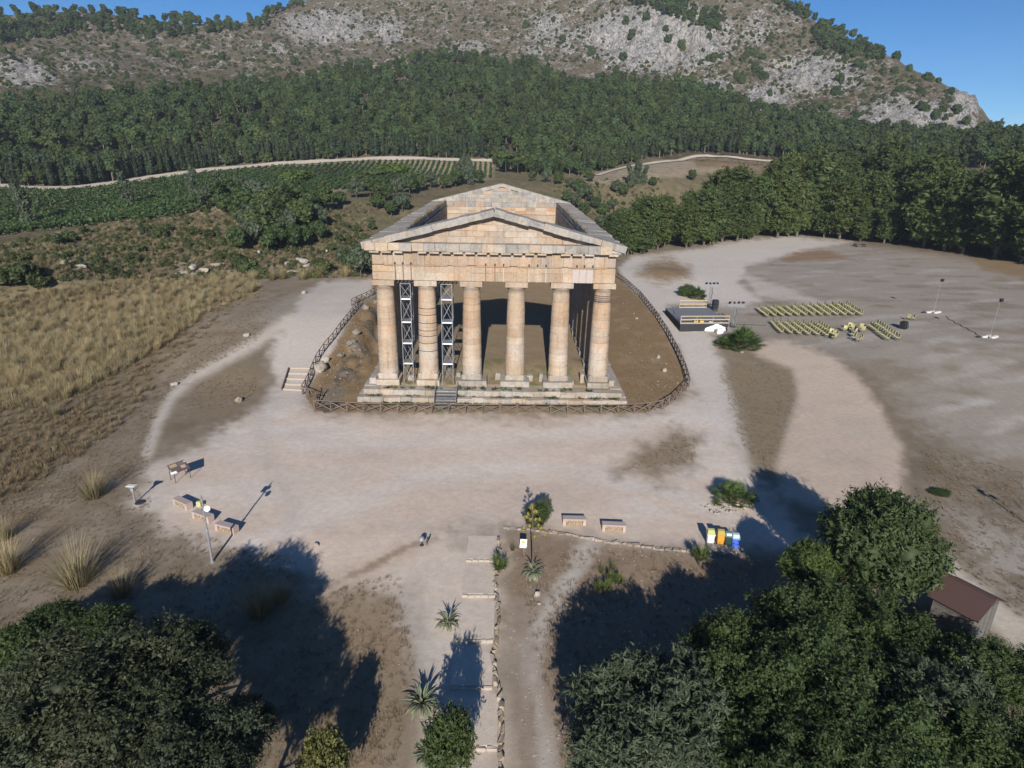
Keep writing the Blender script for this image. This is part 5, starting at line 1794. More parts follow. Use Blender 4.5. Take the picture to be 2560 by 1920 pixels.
# ---- two light masts on white ballast
for k, ((x, y), (tx, ty_), lab) in enumerate((((890, 715), (975, 225), 'slim mast with dark lamp on white ballast blocks, further from the camera'), ((1710, 1075), (1850, 530), 'slim mast with dark lamp on white ballast blocks, nearer the camera'))):
    p_ = hit((2180 + .1718 * x) / KV, (660 + .1718 * y) / KV)
    h = 4.9
    t = thing('light_mast', lab, 'light mast', at(p_[0], p_[1]), .2, 'light masts on the plain')
    MB().tube([(0, 0, .1), (.05, 0, h)], [.026, .016], 6).build('pole', M['steel'], t)
    l_ = MB().cbox((.1, -.1, h), (.42, .3, .34), .04).build('lamp', M['black'], t)
    MB().box((.1, -.1, h + .22), (.6, .3, .03)).build('visor', M['dark_steel'], l_)
    for q, (bx, by) in enumerate(((-.75, .1), (.15, -.3), (.85, -.05), (.2, .4))):
        MB().cbox((bx, by, .14), (.8, .42, .28), .06, Matrix.Rotation(.15 * q, 3, 'Z'), .02).build('ballast_block', M['pale_ballast'], t)
    MB().cbox((-1.3, .3, .1), (.7, .3, .2), .03).build('weight', M['skirt'], t)
pa_, pb2 = [hit((2180 + .1718 * x) / KV, (660 + .1718 * y) / KV) for x, y in ((1060, 760), (1560, 1050))]
n = 24
pts = [at(pa_[0] + (pb2[0] - pa_[0]) * i / n + .15 * math.sin(i * 1.3), pa_[1] + (pb2[1] - pa_[1]) * i / n, .03) for i in range(n + 1)]
tag(MB().tube(pts, .035, 5).build('power_cable', M['black']), 'black power cable lying between the two light masts', 'cable')
pa_, pb2 = hit(*zcx(690, 455)), hit(*zcx(955, 462))
pts = [at(pa_[0] + (pb2[0] - pa_[0]) * i / n, pa_[1] + (pb2[1] - pa_[1]) * i / n, .03) for i in range(n + 1)]
tag(MB().tube(pts, .04, 5).build('power_cable', M['black']), 'black cable from the stage to the near chairs', 'cable')

# ---- brown picnic board at the foot of the grove
p_ = hit(1857, 533)
t = thing('picnic_table', 'dark wooden picnic table at the edge of the pine grove', 'table', at(p_[0], p_[1]), .2)
MB().cbox((0, 0, .75), (3.4, 1.0, .08), .02).build('table_top', M['wood_grey'], t)
for s in (-1, 1):
    MB().cbox((0, s * .9, .42), (3.4, .35, .07), .02).build('bench', M['wood_grey'], t)
    MB().cbox((s * 1.2, 0, .37), (.12, 1.7, .74), .02).build('leg', M['wood_grey'], t)

# ---- wooden shed with brown roof
zsh = lambda x, y: ((2230 + 330 / 2190 * x) / KV, (1400 + 250 / 1659 * y) / KV)
ze = float(H(26, -32)) + 2.0
E1, E2, F1 = [pw(*zsh(*q), ze) for q in ((600, 600), (1410, 1040), (940, 365))]
ax = E2 - E1; ln = float(np.linalg.norm(ax)); ax = ax / ln
wd = 3.0
angs2 = math.atan2(ax[1], ax[0])
t = thing('shed', 'weathered plank shed with brown pitched roof among the right trees', 'shed', (E1[0], E1[1], ze - 2.0), angs2)
rh = .75
for (y, nm) in ((.25, 'front_wall'), (wd - .25, 'rear_wall')):
    w_ = MB().box((ln / 2, y, 1.0), (ln - .5, .06, 2.1)).build(nm, M['wood_shed'], t)
    for k in range(11):
        MB().cbox((ln / 2, y + (-.045 if y < 1 else .045), .1 + k * .185), (ln - .44, .03, .175), .008, None, .004).build('plank', M['wood_shed'], w_)
for (x, nm) in ((.25, 'left_wall'), (ln - .25, 'right_wall')):
    g = MB().add([(x - .03, .25, 0), (x - .03, wd - .25, 0), (x - .03, wd - .25, 2.0), (x - .03, wd / 2, 2 + rh - .1), (x - .03, .25, 2.0), (x + .03, .25, 0), (x + .03, wd - .25, 0), (x + .03, wd - .25, 2.0), (x + .03, wd / 2, 2 + rh - .1), (x + .03, .25, 2.0)],
                 [(0, 1, 2, 3, 4), (9, 8, 7, 6, 5), (0, 4, 9, 5), (1, 6, 7, 2), (2, 7, 8, 3), (3, 8, 9, 4)]).build(nm, M['wood_shed'], t)
    for k in range(10):
        MB().cbox((x + (.045 if x > 1 else -.045), .36 + k * (wd - .72) / 9, 1.0), (.03, (wd - .6) / 10.5, 2.0), .008).build('plank', M['wood_shed'], g)
    MB().cbox((x, .25, 1.0), (.12, .12, 2.1), .01).build('corner_post', M['wood_grey'], t)
rf = MB()
sl = math.atan2(rh, wd / 2); rl = math.hypot(rh, wd / 2)
for s in (0, 1):
    o_ = MB().cbox((ln / 2, wd / 4 if s == 0 else wd * .75, 2.0 + rh / 2 + .03), (ln + .1, rl + .06, .06), .01, Matrix.Rotation(sl if s == 0 else -sl, 3, 'X')).build('roof', M['roof_brown'], t)
MB().cbox((ln / 2, wd / 2, 2.0 + rh + .06), (ln + .12, .22, .06), .01).build('ridge_cap', M['roof_brown'], t)
p_ = hit(2020, 1377)
v_, f_ = ico_dirs(2)
v_ = v_ * (1 + .2 * fbm(v_[:, 0] * 2 + 9, v_[:, 1] * 2 + v_[:, 2] * 2, 6, 3))[:, None] * np.array((.4, .3, .25))
tag(inst('white_sack', np_mesh('white_sack', v_, [f_], M['white_cloth']), None, at(p_[0], p_[1], .15)), 'white sack lying at the foot of the shed', 'sack')
p_ = hit(2035, 1388)
tag(MB().lathe([(.10, 0), (.12, .04), (.12, .2), (.09, .24)], 12).build('yellow_bucket', M['yellow']), 'small yellow bucket near the white sack by the shed', 'bucket').location = at(p_[0], p_[1])
# ================================================================== PLANTS
def frond_mesh(rng):
    V = []; F = []

    def quad(a, b, c, d):
        V.extend([a, b, c, d]); F.append([len(V) - 4, len(V) - 3, len(V) - 2, len(V) - 1])
    quad((0, -.012, 0), (0, .012, 0), (.62, .008, .04), (.62, -.008, .04))
    n = 15
    for k in range(n):
        a = rad(-118 + 236 * k / (n - 1)) + rng.uniform(-.04, .04)
        L_ = .52 * (1 - .25 * (abs(k - n // 2) / (n / 2)) ** 2) * rng.uniform(.9, 1.1)
        d = np.array((math.cos(a), math.sin(a), .12)); s_ = np.array((-math.sin(a), math.cos(a), 0)) * .028
        o = np.array((.62, 0, .04))
        m1 = o + d * L_ * .55 + np.array((0, 0, .03)); tip = o + d * L_ - np.array((0, 0, .10 * L_))
        quad(o - s_ * .3, o + s_ * .3, m1 + s_, m1 - s_); quad(m1 - s_, m1 + s_, tip + s_ * .15, tip - s_ * .15)
    me = np_mesh('frond', np.array(V), [np.array(F)], M['palm'])
    fattr(me, 'tone', rng.uniform(.2, .9, len(V)))
    return me


FR = [frond_mesh(RNG) for _ in range(3)]
DEAD = None


def fan_palm(p, r, n, label, h=1.0, spread=.5):
    t = thing('fan_palm', label, 'palm', p)
    for k in range(n):
        a = k * 2.399 + random.uniform(-.2, .2)
        el = math.asin(min(1, max(-.05, 1 - (k + .5) / n * 1.02))) + random.uniform(-.12, .12)
        q = spread * r * (k / n) ** .6 * random.uniform(.3, 1)
        z = r * h * .42 * random.uniform(.2, 1.3) * (.35 + .65 * math.sin(max(0, el)))
        inst('frond', FR[k % 3], t, (math.cos(a) * q, math.sin(a) * q, z), (random.uniform(-.3, .3), -el * h, a), r * random.uniform(.72, 1.0))
    m_ = MB()
    for k in range(5):
        a = k * 1.26
        m_.tube([(math.cos(a) * r * .2, math.sin(a) * r * .2, -.1), (math.cos(a) * r * .3, math.sin(a) * r * .3, r * .3)], [.12, .08], 6)
    m_.build('trunk', M['bark'], t)
    b_ = blades('dead_leaves', M['drybrush'], 130, .5 * r, r * 1.6, .04, RNG, 1.0, .5, 2)
    inst('dead_leaves', b_, t)
    return t


p = hit(1590, 1086); fan_palm(p + np.array((-.15, .2, .05)), 1.05, 90, 'fan palm in the ring of stones on the plaza', 1.0, .9)
p = hit(1612, 755); fan_palm(p + np.array((-.4, .6, 0)), 2.05, 110, 'large fan palm in front of the stage near the chairs', 1.0, .6)
p = hit(1570, 752); fan_palm(p + np.array((0, .8, 0)), 1.2, 40, 'small fan palm on the left side of the larger one by the stage', 1.0, .6)
p = hit(1506, 646); fan_palm(p, 1.5, 60, 'fan palm behind the stage next to the dark shrub', 1.0, .5)


def agave_leaf(rng, droop):
    n = 7; V = []; F = []; T = []
    x = z = 0.0; an = 0.0
    for k in range(n + 1):
        t = k / n
        w_ = .075 * (math.sin(math.pi * (.18 + .62 * t)) ** .8) * (1 if t < .95 else .1) * (1 - t ** 4) + .002
        for s_, dz, tn in ((-1, .025, .95), (-.62, .0, .15), (0, -.018, .1), (.62, 0, .15), (1, .025, .95)):
            V.append((x, s_ * w_, z + dz * (1 - t))); T.append(tn * rng.uniform(.85, 1))
        x += math.cos(an) / n; z += math.sin(an) / n; an -= droop / n * (1 + 1.5 * t)
    for k in range(n):
        for j in range(4):
            F.append([k * 5 + j, k * 5 + j + 1, k * 5 + j + 6, k * 5 + j + 5])
    me = np_mesh('leaf', np.array(V), [np.array(F)], M['agave'], True)
    fattr(me, 'tone', T)
    return me


AL = [agave_leaf(RNG, d) for d in (.15, .6, 1.2, 1.9)]


def agave(p, r, n, label, tilt=0.0, wild=.15, dr=0.0):
    t = thing('agave', label, 'agave', p)
    for k in range(n):
        f = k / n
        a = k * 2.399 + random.uniform(-.2, .2)
        el = rad(82 - 74 * f ** .8) + random.uniform(-wild, wild)
        me = AL[min(3, int(f * 3 + dr + random.uniform(0, 1.2)))]
        inst('leaf', me, t, (math.cos(a) * .06, math.sin(a) * .06, .05 + .25 * (1 - f)), (random.uniform(-.2, .2), -el, a), r * random.uniform(.8, 1.1) * (1 if f > .2 else .85))
    MB().lathe([(.14, -.1), (.16, .1), (.08, .4)], 8).build('core', M['agave'], t)
    return t


p0 = hit(1151, 1243)
ag = agave(p0, .88, 46, 'variegated agave with tall yellow flower stalk right of the steps', wild=.2, dr=1.1)
# flower stalk
h = 4.5
MB().tube([(0, 0, 0), (-.05, 0, h * .5), (-.16, .0, h)], [.055, .045, .02], 7).build('flower_stalk', M['bark'], ag)
for k in range(17):
    f = k / 16
    z = 2.55 + f * 1.95
    a = k * 2.4
    q = .62 * (1 - f) ** .7 + .03
    x, y = math.cos(a) * q - .05 - .11 * f, math.sin(a) * q
    fl_ = blades('flower_cluster', M['agave_flower'], 42, .20, .12, .035, RNG, .9, .1, 2)
    o = inst('flower_cluster', fl_, ag, (x, y, z + .08))
    MB().tube([(-.05 - .11 * f - x, -y, -.18), (0, 0, .02)], .014, 4).build('stem', M['bark'], o)
agave(hit(968, 1352), .80, 36, 'grey-green agave with upright leaves left of the stepped path')
agave(hit(912, 1528), 1.05, 44, 'large blue-green agave behind the bush left of the stepped path')
agave(hit(925, 1640), .9, 34, 'agave half hidden under the bush at the bottom of the steps')


def yucca(p, heads, label, h=.9):
    t = thing('yucca', label, 'yucca', p)
    m_ = MB()
    for k in range(heads):
        a = k * 2.2; q = .0 if heads == 1 else .28
        z = h * random.uniform(.45, 1.0)
        x, y = math.cos(a) * q, math.sin(a) * q
        m_.tube([(0, 0, -.1), (x * .5, y * .5, z * .5), (x, y, z)], .06, 6)
        inst('leaf_head', YU[k % 2], t, (x, y, z - .05), (random.uniform(-.2, .2), random.uniform(-.2, .2), a))
        inst('lower_leaves', YU[(k + 1) % 2], t, (x * .8, y * .8, z * .55), (0, 0, a + 1), .85)
    m_.build('stem', M['bark'], t)
    return t


def yhead():
    me = blades('leaf_head', M['yucca'], 120, .52, .08, .042, RNG, .95, .25, 3)
    return me


YU = [yhead(), yhead()]
yucca(hit(1077, 1238), 3, 'slender yucca growing at the edge of the steps opposite the notice', 1.1)
yucca(hit(1327, 1268), 2, 'taller of two yuccas beside the garden footpath', .8)
yucca(hit(1300, 1282), 2, 'shorter yellower yucca beside the garden footpath', .5)
yucca(hit(1511, 1222), 3, 'tall double yucca left of the white litter bin', 1.3)
for (u, v, s_, lab) in ((1107, 1190, .5, 'small tuft of thin leaves below the white notice'), (1298, 1238, .7, 'dry thin tuft behind the two yuccas, left one'), (1322, 1230, .7, 'dry thin tuft behind the two yuccas, right one')):
    o = inst('leaf_tuft', blades('leaf_tuft', M['yellowgreen'], 60, s_, .2, .02, RNG, .5, .3, 3), None, hit(u, v))
    tag(o, lab, 'plant')


def near_tree(name, me, center, R, label, cat='tree', tr=.16, bark='bark', group=None, sq=1.0, rz=None, nl=6):
    g = float(H(center[0], center[1]))
    t = thing(name, label, cat, (center[0], center[1], g), 0, group)
    hc = center[2] - g
    o = inst('crown', me, t, (0, 0, hc), (0, 0, random.uniform(0, 6) if rz is None else rz), (R, R, R * sq))
    limbs(MB(), RNG, max(.6, hc + R * .25), tr, nl, R * .75, (.3, .75)).build('trunk', M[bark], t, True)
    return t


def near_mesh(kind, seed):
    r = np.random.default_rng(seed)
    if kind == 'round':
        return cloud_mesh('crown', M['pine'], [(0, 0, 0, .74, .74, .76)] + lobes_round(r, 110, 1, 1.0, 0, (.13, .27)), 46000, .020, r, .7, 1.9, .74, .2, 0, 10, .15)
    if kind == 'pine':
        return cloud_mesh('crown', M['pine_light'], lobes_round(r, 46, 1, .8, 0, (.15, .27)), 26000, .024, r, .6, 3.0, .70, .5, 0, 8, .18)
    if kind == 'olive':
        return cloud_mesh('crown', M['olive'], lobes_clump(r, 46, 1, .85, (.11, .22), .45), 36000, .019, r, .4, 2.8, .55, .1, .1, 12, .24)
    if kind == 'carob':
        return cloud_mesh('crown', M['carob'], lobes_clump(r, 50, 1, .8, (.11, .22), .5), 36000, .021, r, .65, 1.3, .62, .35, 0, 10, .17)
    if kind == 'holm':
        return cloud_mesh('crown', M['holm'], lobes_clump(r, 38, 1, .85, (.12, .23), .42), 34000, .020, r, .65, 1.4, .58, .3, 0, 10, .19)
    if kind == 'yg':
        return cloud_mesh('crown', M['yellowgreen'], lobes_round(r, 36, 1, .95, 0, (.15, .28)), 12000, .036, r, .65, 1.3, .45, .2, 0, 9, .24)
    if kind == 'bush':
        return cloud_mesh('crown', M['carob'], lobes_round(r, 40, 1, .9, 0, (.14, .27)), 18000, .026, r, .5, 1.9, .5, .1, 0, 9, .24)


ME = {k: near_mesh(k, i + 11) for i, k in enumerate(('round', 'pine', 'olive', 'carob', 'holm', 'yg', 'bush'))}
ME['bush2'] = cloud_mesh('crown', M['carob'], lobes_round(np.random.default_rng(91), 44, 1, .9, 0, (.12, .24)), 9500, .030, np.random.default_rng(92), .5, 1.9, .25, .1, 0, 9, .3)
ME['olive2'] = near_mesh('olive', 77); ME['carob2'] = near_mesh('carob', 78); ME['holm2'] = near_mesh('holm', 79)
NEAR = [
    ('evergreen_tree', 'round', 1908, 1175, 1.35, 3.3, 1.05, 'dense round dark evergreen above the shed, casting a round shadow on the path'),
    ('pine_tree', 'pine', 1752, 1228, .2, 1.75, .95, 'small bright green pine in front of the round evergreen'),
    ('carob_tree', 'carob', 1725, 1375, .0, 2.6, .95, 'dark carob tree below the small bright pine'),
    ('carob_tree', 'carob2', 1875, 1355, .0, 2.7, .9, 'leafy carob tree left of the shed'),
    ('carob_tree', 'carob', 1605, 1420, -.2, 2.5, .85, 'low carob tree left of the dark carob, behind the olive'),
    ('olive_tree', 'olive', 1400, 1560, .3, 2.9, .85, 'silvery olive tree nearest the footpath'),
    ('olive_tree', 'olive2', 1330, 1640, .3, 2.0, .9, 'silvery olive at the bottom edge left of the leaning trunk'),
    ('carob_tree', 'carob2', 1595, 1530, .2, 2.6, .9, 'carob tree between the nearest olive and the leaning trunk'),
    ('carob_tree', 'carob', 1770, 1480, .3, 2.8, .9, 'broad carob tree in the middle of the right-hand trees'),
    ('carob_tree', 'carob2', 1690, 1640, .5, 2.3, .9, 'carob tree cut by the bottom edge in the middle of the right-hand trees'),
    ('carob_tree', 'carob', 1850, 1610, .5, 2.4, .85, 'carob tree near the bottom edge left of the grey olive'),
    ('olive_tree', 'olive', 2030, 1525, .3, 2.2, .9, 'grey-green olive tree in front of the shed'),
    ('fig_tree', 'carob2', 2165, 1460, .2, 2.2, .8, 'leafy fig tree at the right edge below the shed'),
    ('fig_tree', 'bush', 2075, 1405, -.6, 1.3, .9, 'bushy fig against the front wall of the shed'),
    ('carob_tree', 'carob2', 1905, 1500, .0, 2.2, .9, 'carob tree between the broad middle carob and the grey olive'),
    ('carob_tree', 'carob', 1960, 1650, .5, 2.2, .9, 'carob tree at the bottom edge below the grey olive'),
    ('carob_tree', 'carob2', 2190, 1640, .4, 2.4, .9, 'shaded carob tree in the bottom right corner'),
    ('holm_oak', 'holm', 235, 1475, 2.9, 3.0, .8, 'large holm oak with greyish sunlit clumps at the bottom left'),
    ('holm_oak', 'holm2', 385, 1455, 1.9, 2.1, .8, 'holm oak with pale clump standing out against black shadow'),
    ('holm_oak', 'holm', 60, 1560, 2.0, 2.7, .85, 'dark green oak in the bottom left corner'),
    ('holm_oak', 'holm2', 330, 1620, 1.6, 2.5, .85, 'oak cut by the bottom edge right of the corner oak'),
    ('holm_oak', 'holm', 430, 1610, 1.1, 2.2, .9, 'half shaded oak between the big holm oak and the yellow-green bush'),
    ('holm_oak', 'holm2', 455, 1760, 1.0, 1.8, 1.0, 'shaded oak below the bottom edge whose shadow joins that of the big holm oak'),
    ('holm_oak', 'holm2', 525, 1570, -1.0, 1.3, .8, 'low oak scrub in deep shadow left of the yellow-green bush'),
    ('lentisk_bush', 'bush', 120, 1345, -.6, 1.5, .8, 'dark green bush above the left oaks under the tussocks'),
    ('lentisk_bush', 'bush', 225, 1355, -.8, 1.6, .8, 'second dark bush between tussocks and the big holm oak'),
    ('lentisk_bush', 'bush', 20, 1400, -.3, 1.4, .8, 'blue-green bush at the left edge above the corner oak'),
    ('yellow_bush', 'yg', 702, 1650, -.8, 1.05, 1.8, 'yellow-green bush alone at the bottom edge left of the agaves'),
    ('path_bush', 'bush2', 965, 1608, -.7, 1.18, 1.65, 'tall bush with loose top growing over the agaves beside the steps'),
]
for (nm, k, u, v, z, R, sq, lab) in NEAR:
    near_tree(nm, ME[k], pw(u, v, z), R, lab, 'bush' if 'bush' in nm else 'tree', .07 * R if R > 1.5 else .09, sq=sq)
# the bush behind the flowering agave
near_tree('plaza_bush', ME['bush'], pw(1158, 1115, -1.55), .95, 'green bush behind the flowering agave at the plaza edge', 'bush', .08, sq=1.0)
near_tree('grey_shrub', ME['olive'], pw(1174, 1098, -1.6), .62, 'airy grey shrub on the right of the bush behind the agave', 'bush', .05, sq=1.2)
near_tree('dark_shrub', ME['bush'], hit(1482, 640) + np.array((0, 0, .9)), 1.8, 'dark leafy shrub left of the fan palm behind the stage', 'bush', .12, sq=.8)
o = inst('ground_shrub', ME['bush'], None, hit(2030, 1066) + np.array((0, 0, .1)), None, (.95, .75, .28)); tag(o, 'flat dark green shrub on dry ground right of the wide path', 'bush')

# ---- tussocks
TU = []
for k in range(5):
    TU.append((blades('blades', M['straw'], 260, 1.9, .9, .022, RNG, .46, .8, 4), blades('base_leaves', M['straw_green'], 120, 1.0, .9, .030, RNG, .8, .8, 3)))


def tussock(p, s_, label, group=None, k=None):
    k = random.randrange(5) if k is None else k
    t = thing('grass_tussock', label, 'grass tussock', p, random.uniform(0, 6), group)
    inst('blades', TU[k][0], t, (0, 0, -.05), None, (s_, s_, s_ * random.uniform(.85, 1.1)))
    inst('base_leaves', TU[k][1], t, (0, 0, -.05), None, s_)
    return t


for (u, v, s_, lab) in ((203, 1075, 1.25, 'large golden tussock left of the white lectern'), (168, 1262, 1.5, 'largest pale tussock below the benches'), (262, 1288, .95, 'feathery tussock half in shadow right of the largest one'),
                        (18, 1235, 1.2, 'golden tussock at the left edge beside black shadow'), (12, 1165, .8, 'smaller tussock at the left edge above the golden one'), (40, 835, 1.1, 'yellowish tussock alone at the left edge of the slope'), (120, 900, .9, 'tussock low on the left slope'),
                        (560, 1330, 1.1, 'tussock standing in deep shadow of the left trees'), (605, 1300, .8, 'small tussock at the shadow border below the plaza')):
    tussock(hit(u, v), s_, lab)
GR = [(-60, 668), (60, 660), (200, 645), (330, 622), (450, 604), (552, 598), (560, 628), (500, 642), (430, 672), (360, 720), (300, 745), (240, 780), (180, 800), (60, 850), (-60, 900)]
n = 0; tries = 0; kept = []
while n < 175 and tries < 6000:
    tries += 1
    u, v = random.uniform(-60, 560), random.uniform(596, 900)
    if sdist(np.array([u]), np.array([v]), GR)[0] > 0: continue
    dens = 1.0 if v < 720 else .5
    if random.random() > dens: continue
    p = hit(u, v)
    if any((p[0] - q[0]) ** 2 + (p[1] - q[1]) ** 2 < 1.9 ** 2 for q in kept): continue
    kept.append(p)
    tussock(p, random.uniform(.6, 1.1), 'golden dry tussock in the thick grass covering the slope left of the temple', 'tussocks on the left slope')
    n += 1
for (u, v) in ((690, 600), (748, 598), (655, 604), (612, 603), (590, 605)):
    tussock(hit(u, v), 1.25, 'golden tussock on the rim of the gully beyond the left track', 'tussocks on the gully rim')

# ---- uncountable dry grass and brush
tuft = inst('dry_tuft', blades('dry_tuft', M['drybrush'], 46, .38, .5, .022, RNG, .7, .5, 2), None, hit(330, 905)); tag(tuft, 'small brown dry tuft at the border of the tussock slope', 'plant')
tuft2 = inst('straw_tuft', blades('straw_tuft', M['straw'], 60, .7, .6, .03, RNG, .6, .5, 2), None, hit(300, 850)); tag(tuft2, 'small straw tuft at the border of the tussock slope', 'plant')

tuft3 = inst('pale_tuft', blades('pale_tuft', M['drygrass'], 40, .36, .6, .025, RNG, .9, .4, 2), None, hit(420, 1190)); tag(tuft3, 'pale dry grass tuft beside the middle bench', 'plant')


def sample(polys, n, box, rmin=18, weight=None):
    out = []
    a_ = 0
    while len(out) < n and a_ < 40:
        a_ += 1
        u = RNG.uniform(box[0], box[2], n); v = RNG.uniform(box[1], box[3], n)
        ok = np.zeros(n, bool)
        for pl in polys: ok |= inpoly(u, v, pl)
        for i in np.nonzero(ok)[0]:
            out.append(hit(u[i], v[i], rmin))
            if len(out) >= n: break
    return np.array(out)


P = sample([[(-60, 640), (300, 600), (560, 595), (570, 640), (480, 690), (390, 770), (330, 850), (250, 930), (150, 1000), (0, 1090), (-60, 1100)]], 2000, (-60, 590, 570, 1100))
scatter('dry_brush', P, tuft, smin=.6, smax=1.5)
P = sample([[(-60, 660), (300, 640), (480, 640), (400, 720), (300, 780), (150, 860), (-60, 900)], [(0, 645), (300, 605), (555, 595), (560, 632), (440, 680)]], 2600, (-60, 595, 570, 1060))
scatter('straw_grass', P, tuft2, smin=.8, smax=1.7)
P = sample([[(-60, 1000), (150, 960), (320, 1000), (330, 1120), (480, 1170), (640, 1215), (660, 1290), (860, 1240), (900, 1400), (860, 1660), (0, 1660), (-60, 1660)], [(1100, 1180), (1680, 1200), (1680, 1660), (1220, 1660)], [(2000, 1000), (2212, 1080), (2212, 1340), (2040, 1200)]], 7000, (-60, 960, 2260, 1660))
scatter('sparse_weeds', P, tuft3, smin=.14, smax=.5)
P = sample([[(600, 640), (560, 735), (380, 830), (330, 900), (320, 1010), (0, 1150), (-60, 1000), (250, 930), (480, 700), (560, 640)], [(1550, 790), (1625, 780), (1710, 800), (1722, 850), (1690, 940), (1668, 1020), (1600, 960)], [(1980, 960), (2212, 1020), (2212, 1100), (2010, 1060)], [(1340, 1020), (1465, 934), (1507, 952), (1500, 1000)]], 4200, (-60, 630, 2212, 1150))
scatter('plain_dry_grass', P, tuft3, smin=.14, smax=.42)
P = sample([[(600, 640), (560, 735), (380, 830), (330, 900), (250, 930), (480, 700), (560, 640)], [(395, 885), (430, 830), (520, 800), (555, 815), (550, 860), (480, 885)]], 700, (240, 630, 610, 940))
scatter('short_dry_grass', P, tuft, smin=.2, smax=.45)
P = sample([[(1345, 640), (1400, 680), (1462, 800), (1470, 845), (1400, 875), (1350, 860), (1330, 700)], [(690, 830), (760, 700), (800, 660), (805, 780), (775, 850), (700, 870)], [(1385, 592), (1410, 567), (1450, 562), (1483, 582), (1485, 604), (1420, 610)]], 1500, (690, 560, 1490, 880))
scatter('bank_grass', P, tuft3, smin=.2, smax=.55)
# pebbles
stn = inst('small_stone', boulder_mesh('small_stone', RNG, M['rock'], .6, 1), None, hit(1165, 1305) + np.array((0, 0, .03)), None, .11); tag(stn, 'small pale stone right of the agave with the flower stalk', 'stone')
pebm = inst('pebble', boulder_mesh('pebble', RNG, M['rock'], .6, 1), None, hit(1200, 1300) + np.array((0, 0, .03)), None, 1.0)
pebm.scale = (.06, .06, .06); tag(pebm, 'loose pebble beside the pale footpath in the garden', 'stone')
P = sample([[(1100, 1170), (1500, 1195), (1700, 1215), (1700, 1660), (1140, 1660)], [(340, 1000), (640, 1215), (480, 1170), (60, 1160), (200, 1000)], [(2030, 1080), (2212, 1130), (2212, 1330), (2060, 1210)], [(700, 1270), (860, 1240), (900, 1400), (860, 1500)]], 1100, (60, 960, 2212, 1660))
scatter('loose_pebbles', P, pebm, smin=.012, smax=.042, tilt=.5)
P = sample([[(1510, 1090), (1545, 1112), (1600, 1106), (1640, 1085), (1645, 1070), (1600, 1090), (1560, 1092)]], 60, (1500, 1060, 1650, 1120))
scatter('stone_ring', P, pebm, smin=.06, smax=.16, tilt=.5)
P = sample([[(1350, 640), (1465, 810), (1470, 840), (1400, 860), (1335, 700)], [(690, 800), (790, 660), (800, 800), (760, 860), (690, 870)]], 90, (680, 620, 1480, 880))
scatter('bank_stones', P, pebm, smin=.03, smax=.14, tilt=.5)
# weeds on the temple: base and flank cornices
wd_ = []
for k in range(190):
    lvl = random.choice((0, 0, 1, 2))
    if lvl == 0: wd_.append((random.uniform(-12.5, 12.8), -2.88, -2.38))
    elif lvl == 1: wd_.append((random.uniform(-12.3, 12.3), -2.3, -1.83))
    else: wd_.append((random.uniform(-11.8, 11.8), -1.65 + random.uniform(-.3, .2), -1.22))
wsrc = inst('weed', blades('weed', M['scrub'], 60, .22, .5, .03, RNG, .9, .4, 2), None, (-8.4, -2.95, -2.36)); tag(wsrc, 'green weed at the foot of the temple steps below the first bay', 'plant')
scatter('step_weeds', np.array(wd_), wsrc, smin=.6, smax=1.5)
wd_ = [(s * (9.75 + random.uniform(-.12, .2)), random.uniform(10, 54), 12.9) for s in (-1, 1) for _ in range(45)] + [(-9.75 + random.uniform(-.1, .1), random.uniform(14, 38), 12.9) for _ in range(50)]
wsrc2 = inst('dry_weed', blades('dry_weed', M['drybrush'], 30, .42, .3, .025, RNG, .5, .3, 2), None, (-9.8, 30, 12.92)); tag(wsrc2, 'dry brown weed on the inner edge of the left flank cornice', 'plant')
scatter('cornice_weeds', np.array(wd_), wsrc2, smin=.4, smax=1.5)

# ---- pine grove behind the plain
def pine_mesh(seed, h=12.0):
    r = np.random.default_rng(seed)
    lb = lobes_pine(r, 72, h, h * .39, .18)
    lb = [(a * 1.15, b * 1.15, c, d * .62, e * .62, f * .6) for a, b, c, d, e, f in lb] + [(r.uniform(-.3, .3), r.uniform(-.3, .3), h * t, h * .10 * (1.3 - t), h * .10 * (1.3 - t), h * .06) for t in np.linspace(.35, 1.0, 9)]
    return cloud_mesh('crown', M['grove'], lb, 9000, .17, r, .6, 2.0, .66, .45, 0, 6, .8)


PG = []
for k in range(7):
    lm = limbs(MB(), RNG, 11.0, .26, 7, 2.6, (.3, .8)).mesh('trunk', M['bark_pale'], True)
    PG.append((pine_mesh(300 + k), lm))


def big_pine(p, h, label, group, k):
    t = thing('pine_tree', label, 'tree', p, random.uniform(0, 6), group)
    s_ = h / 12
    inst('crown', PG[k][0], t, (0, 0, 0), None, (s_ * random.uniform(.95, 1.2), s_ * random.uniform(.95, 1.2), s_))
    inst('trunk', PG[k][1], t, (0, 0, 0), None, s_)
    return t


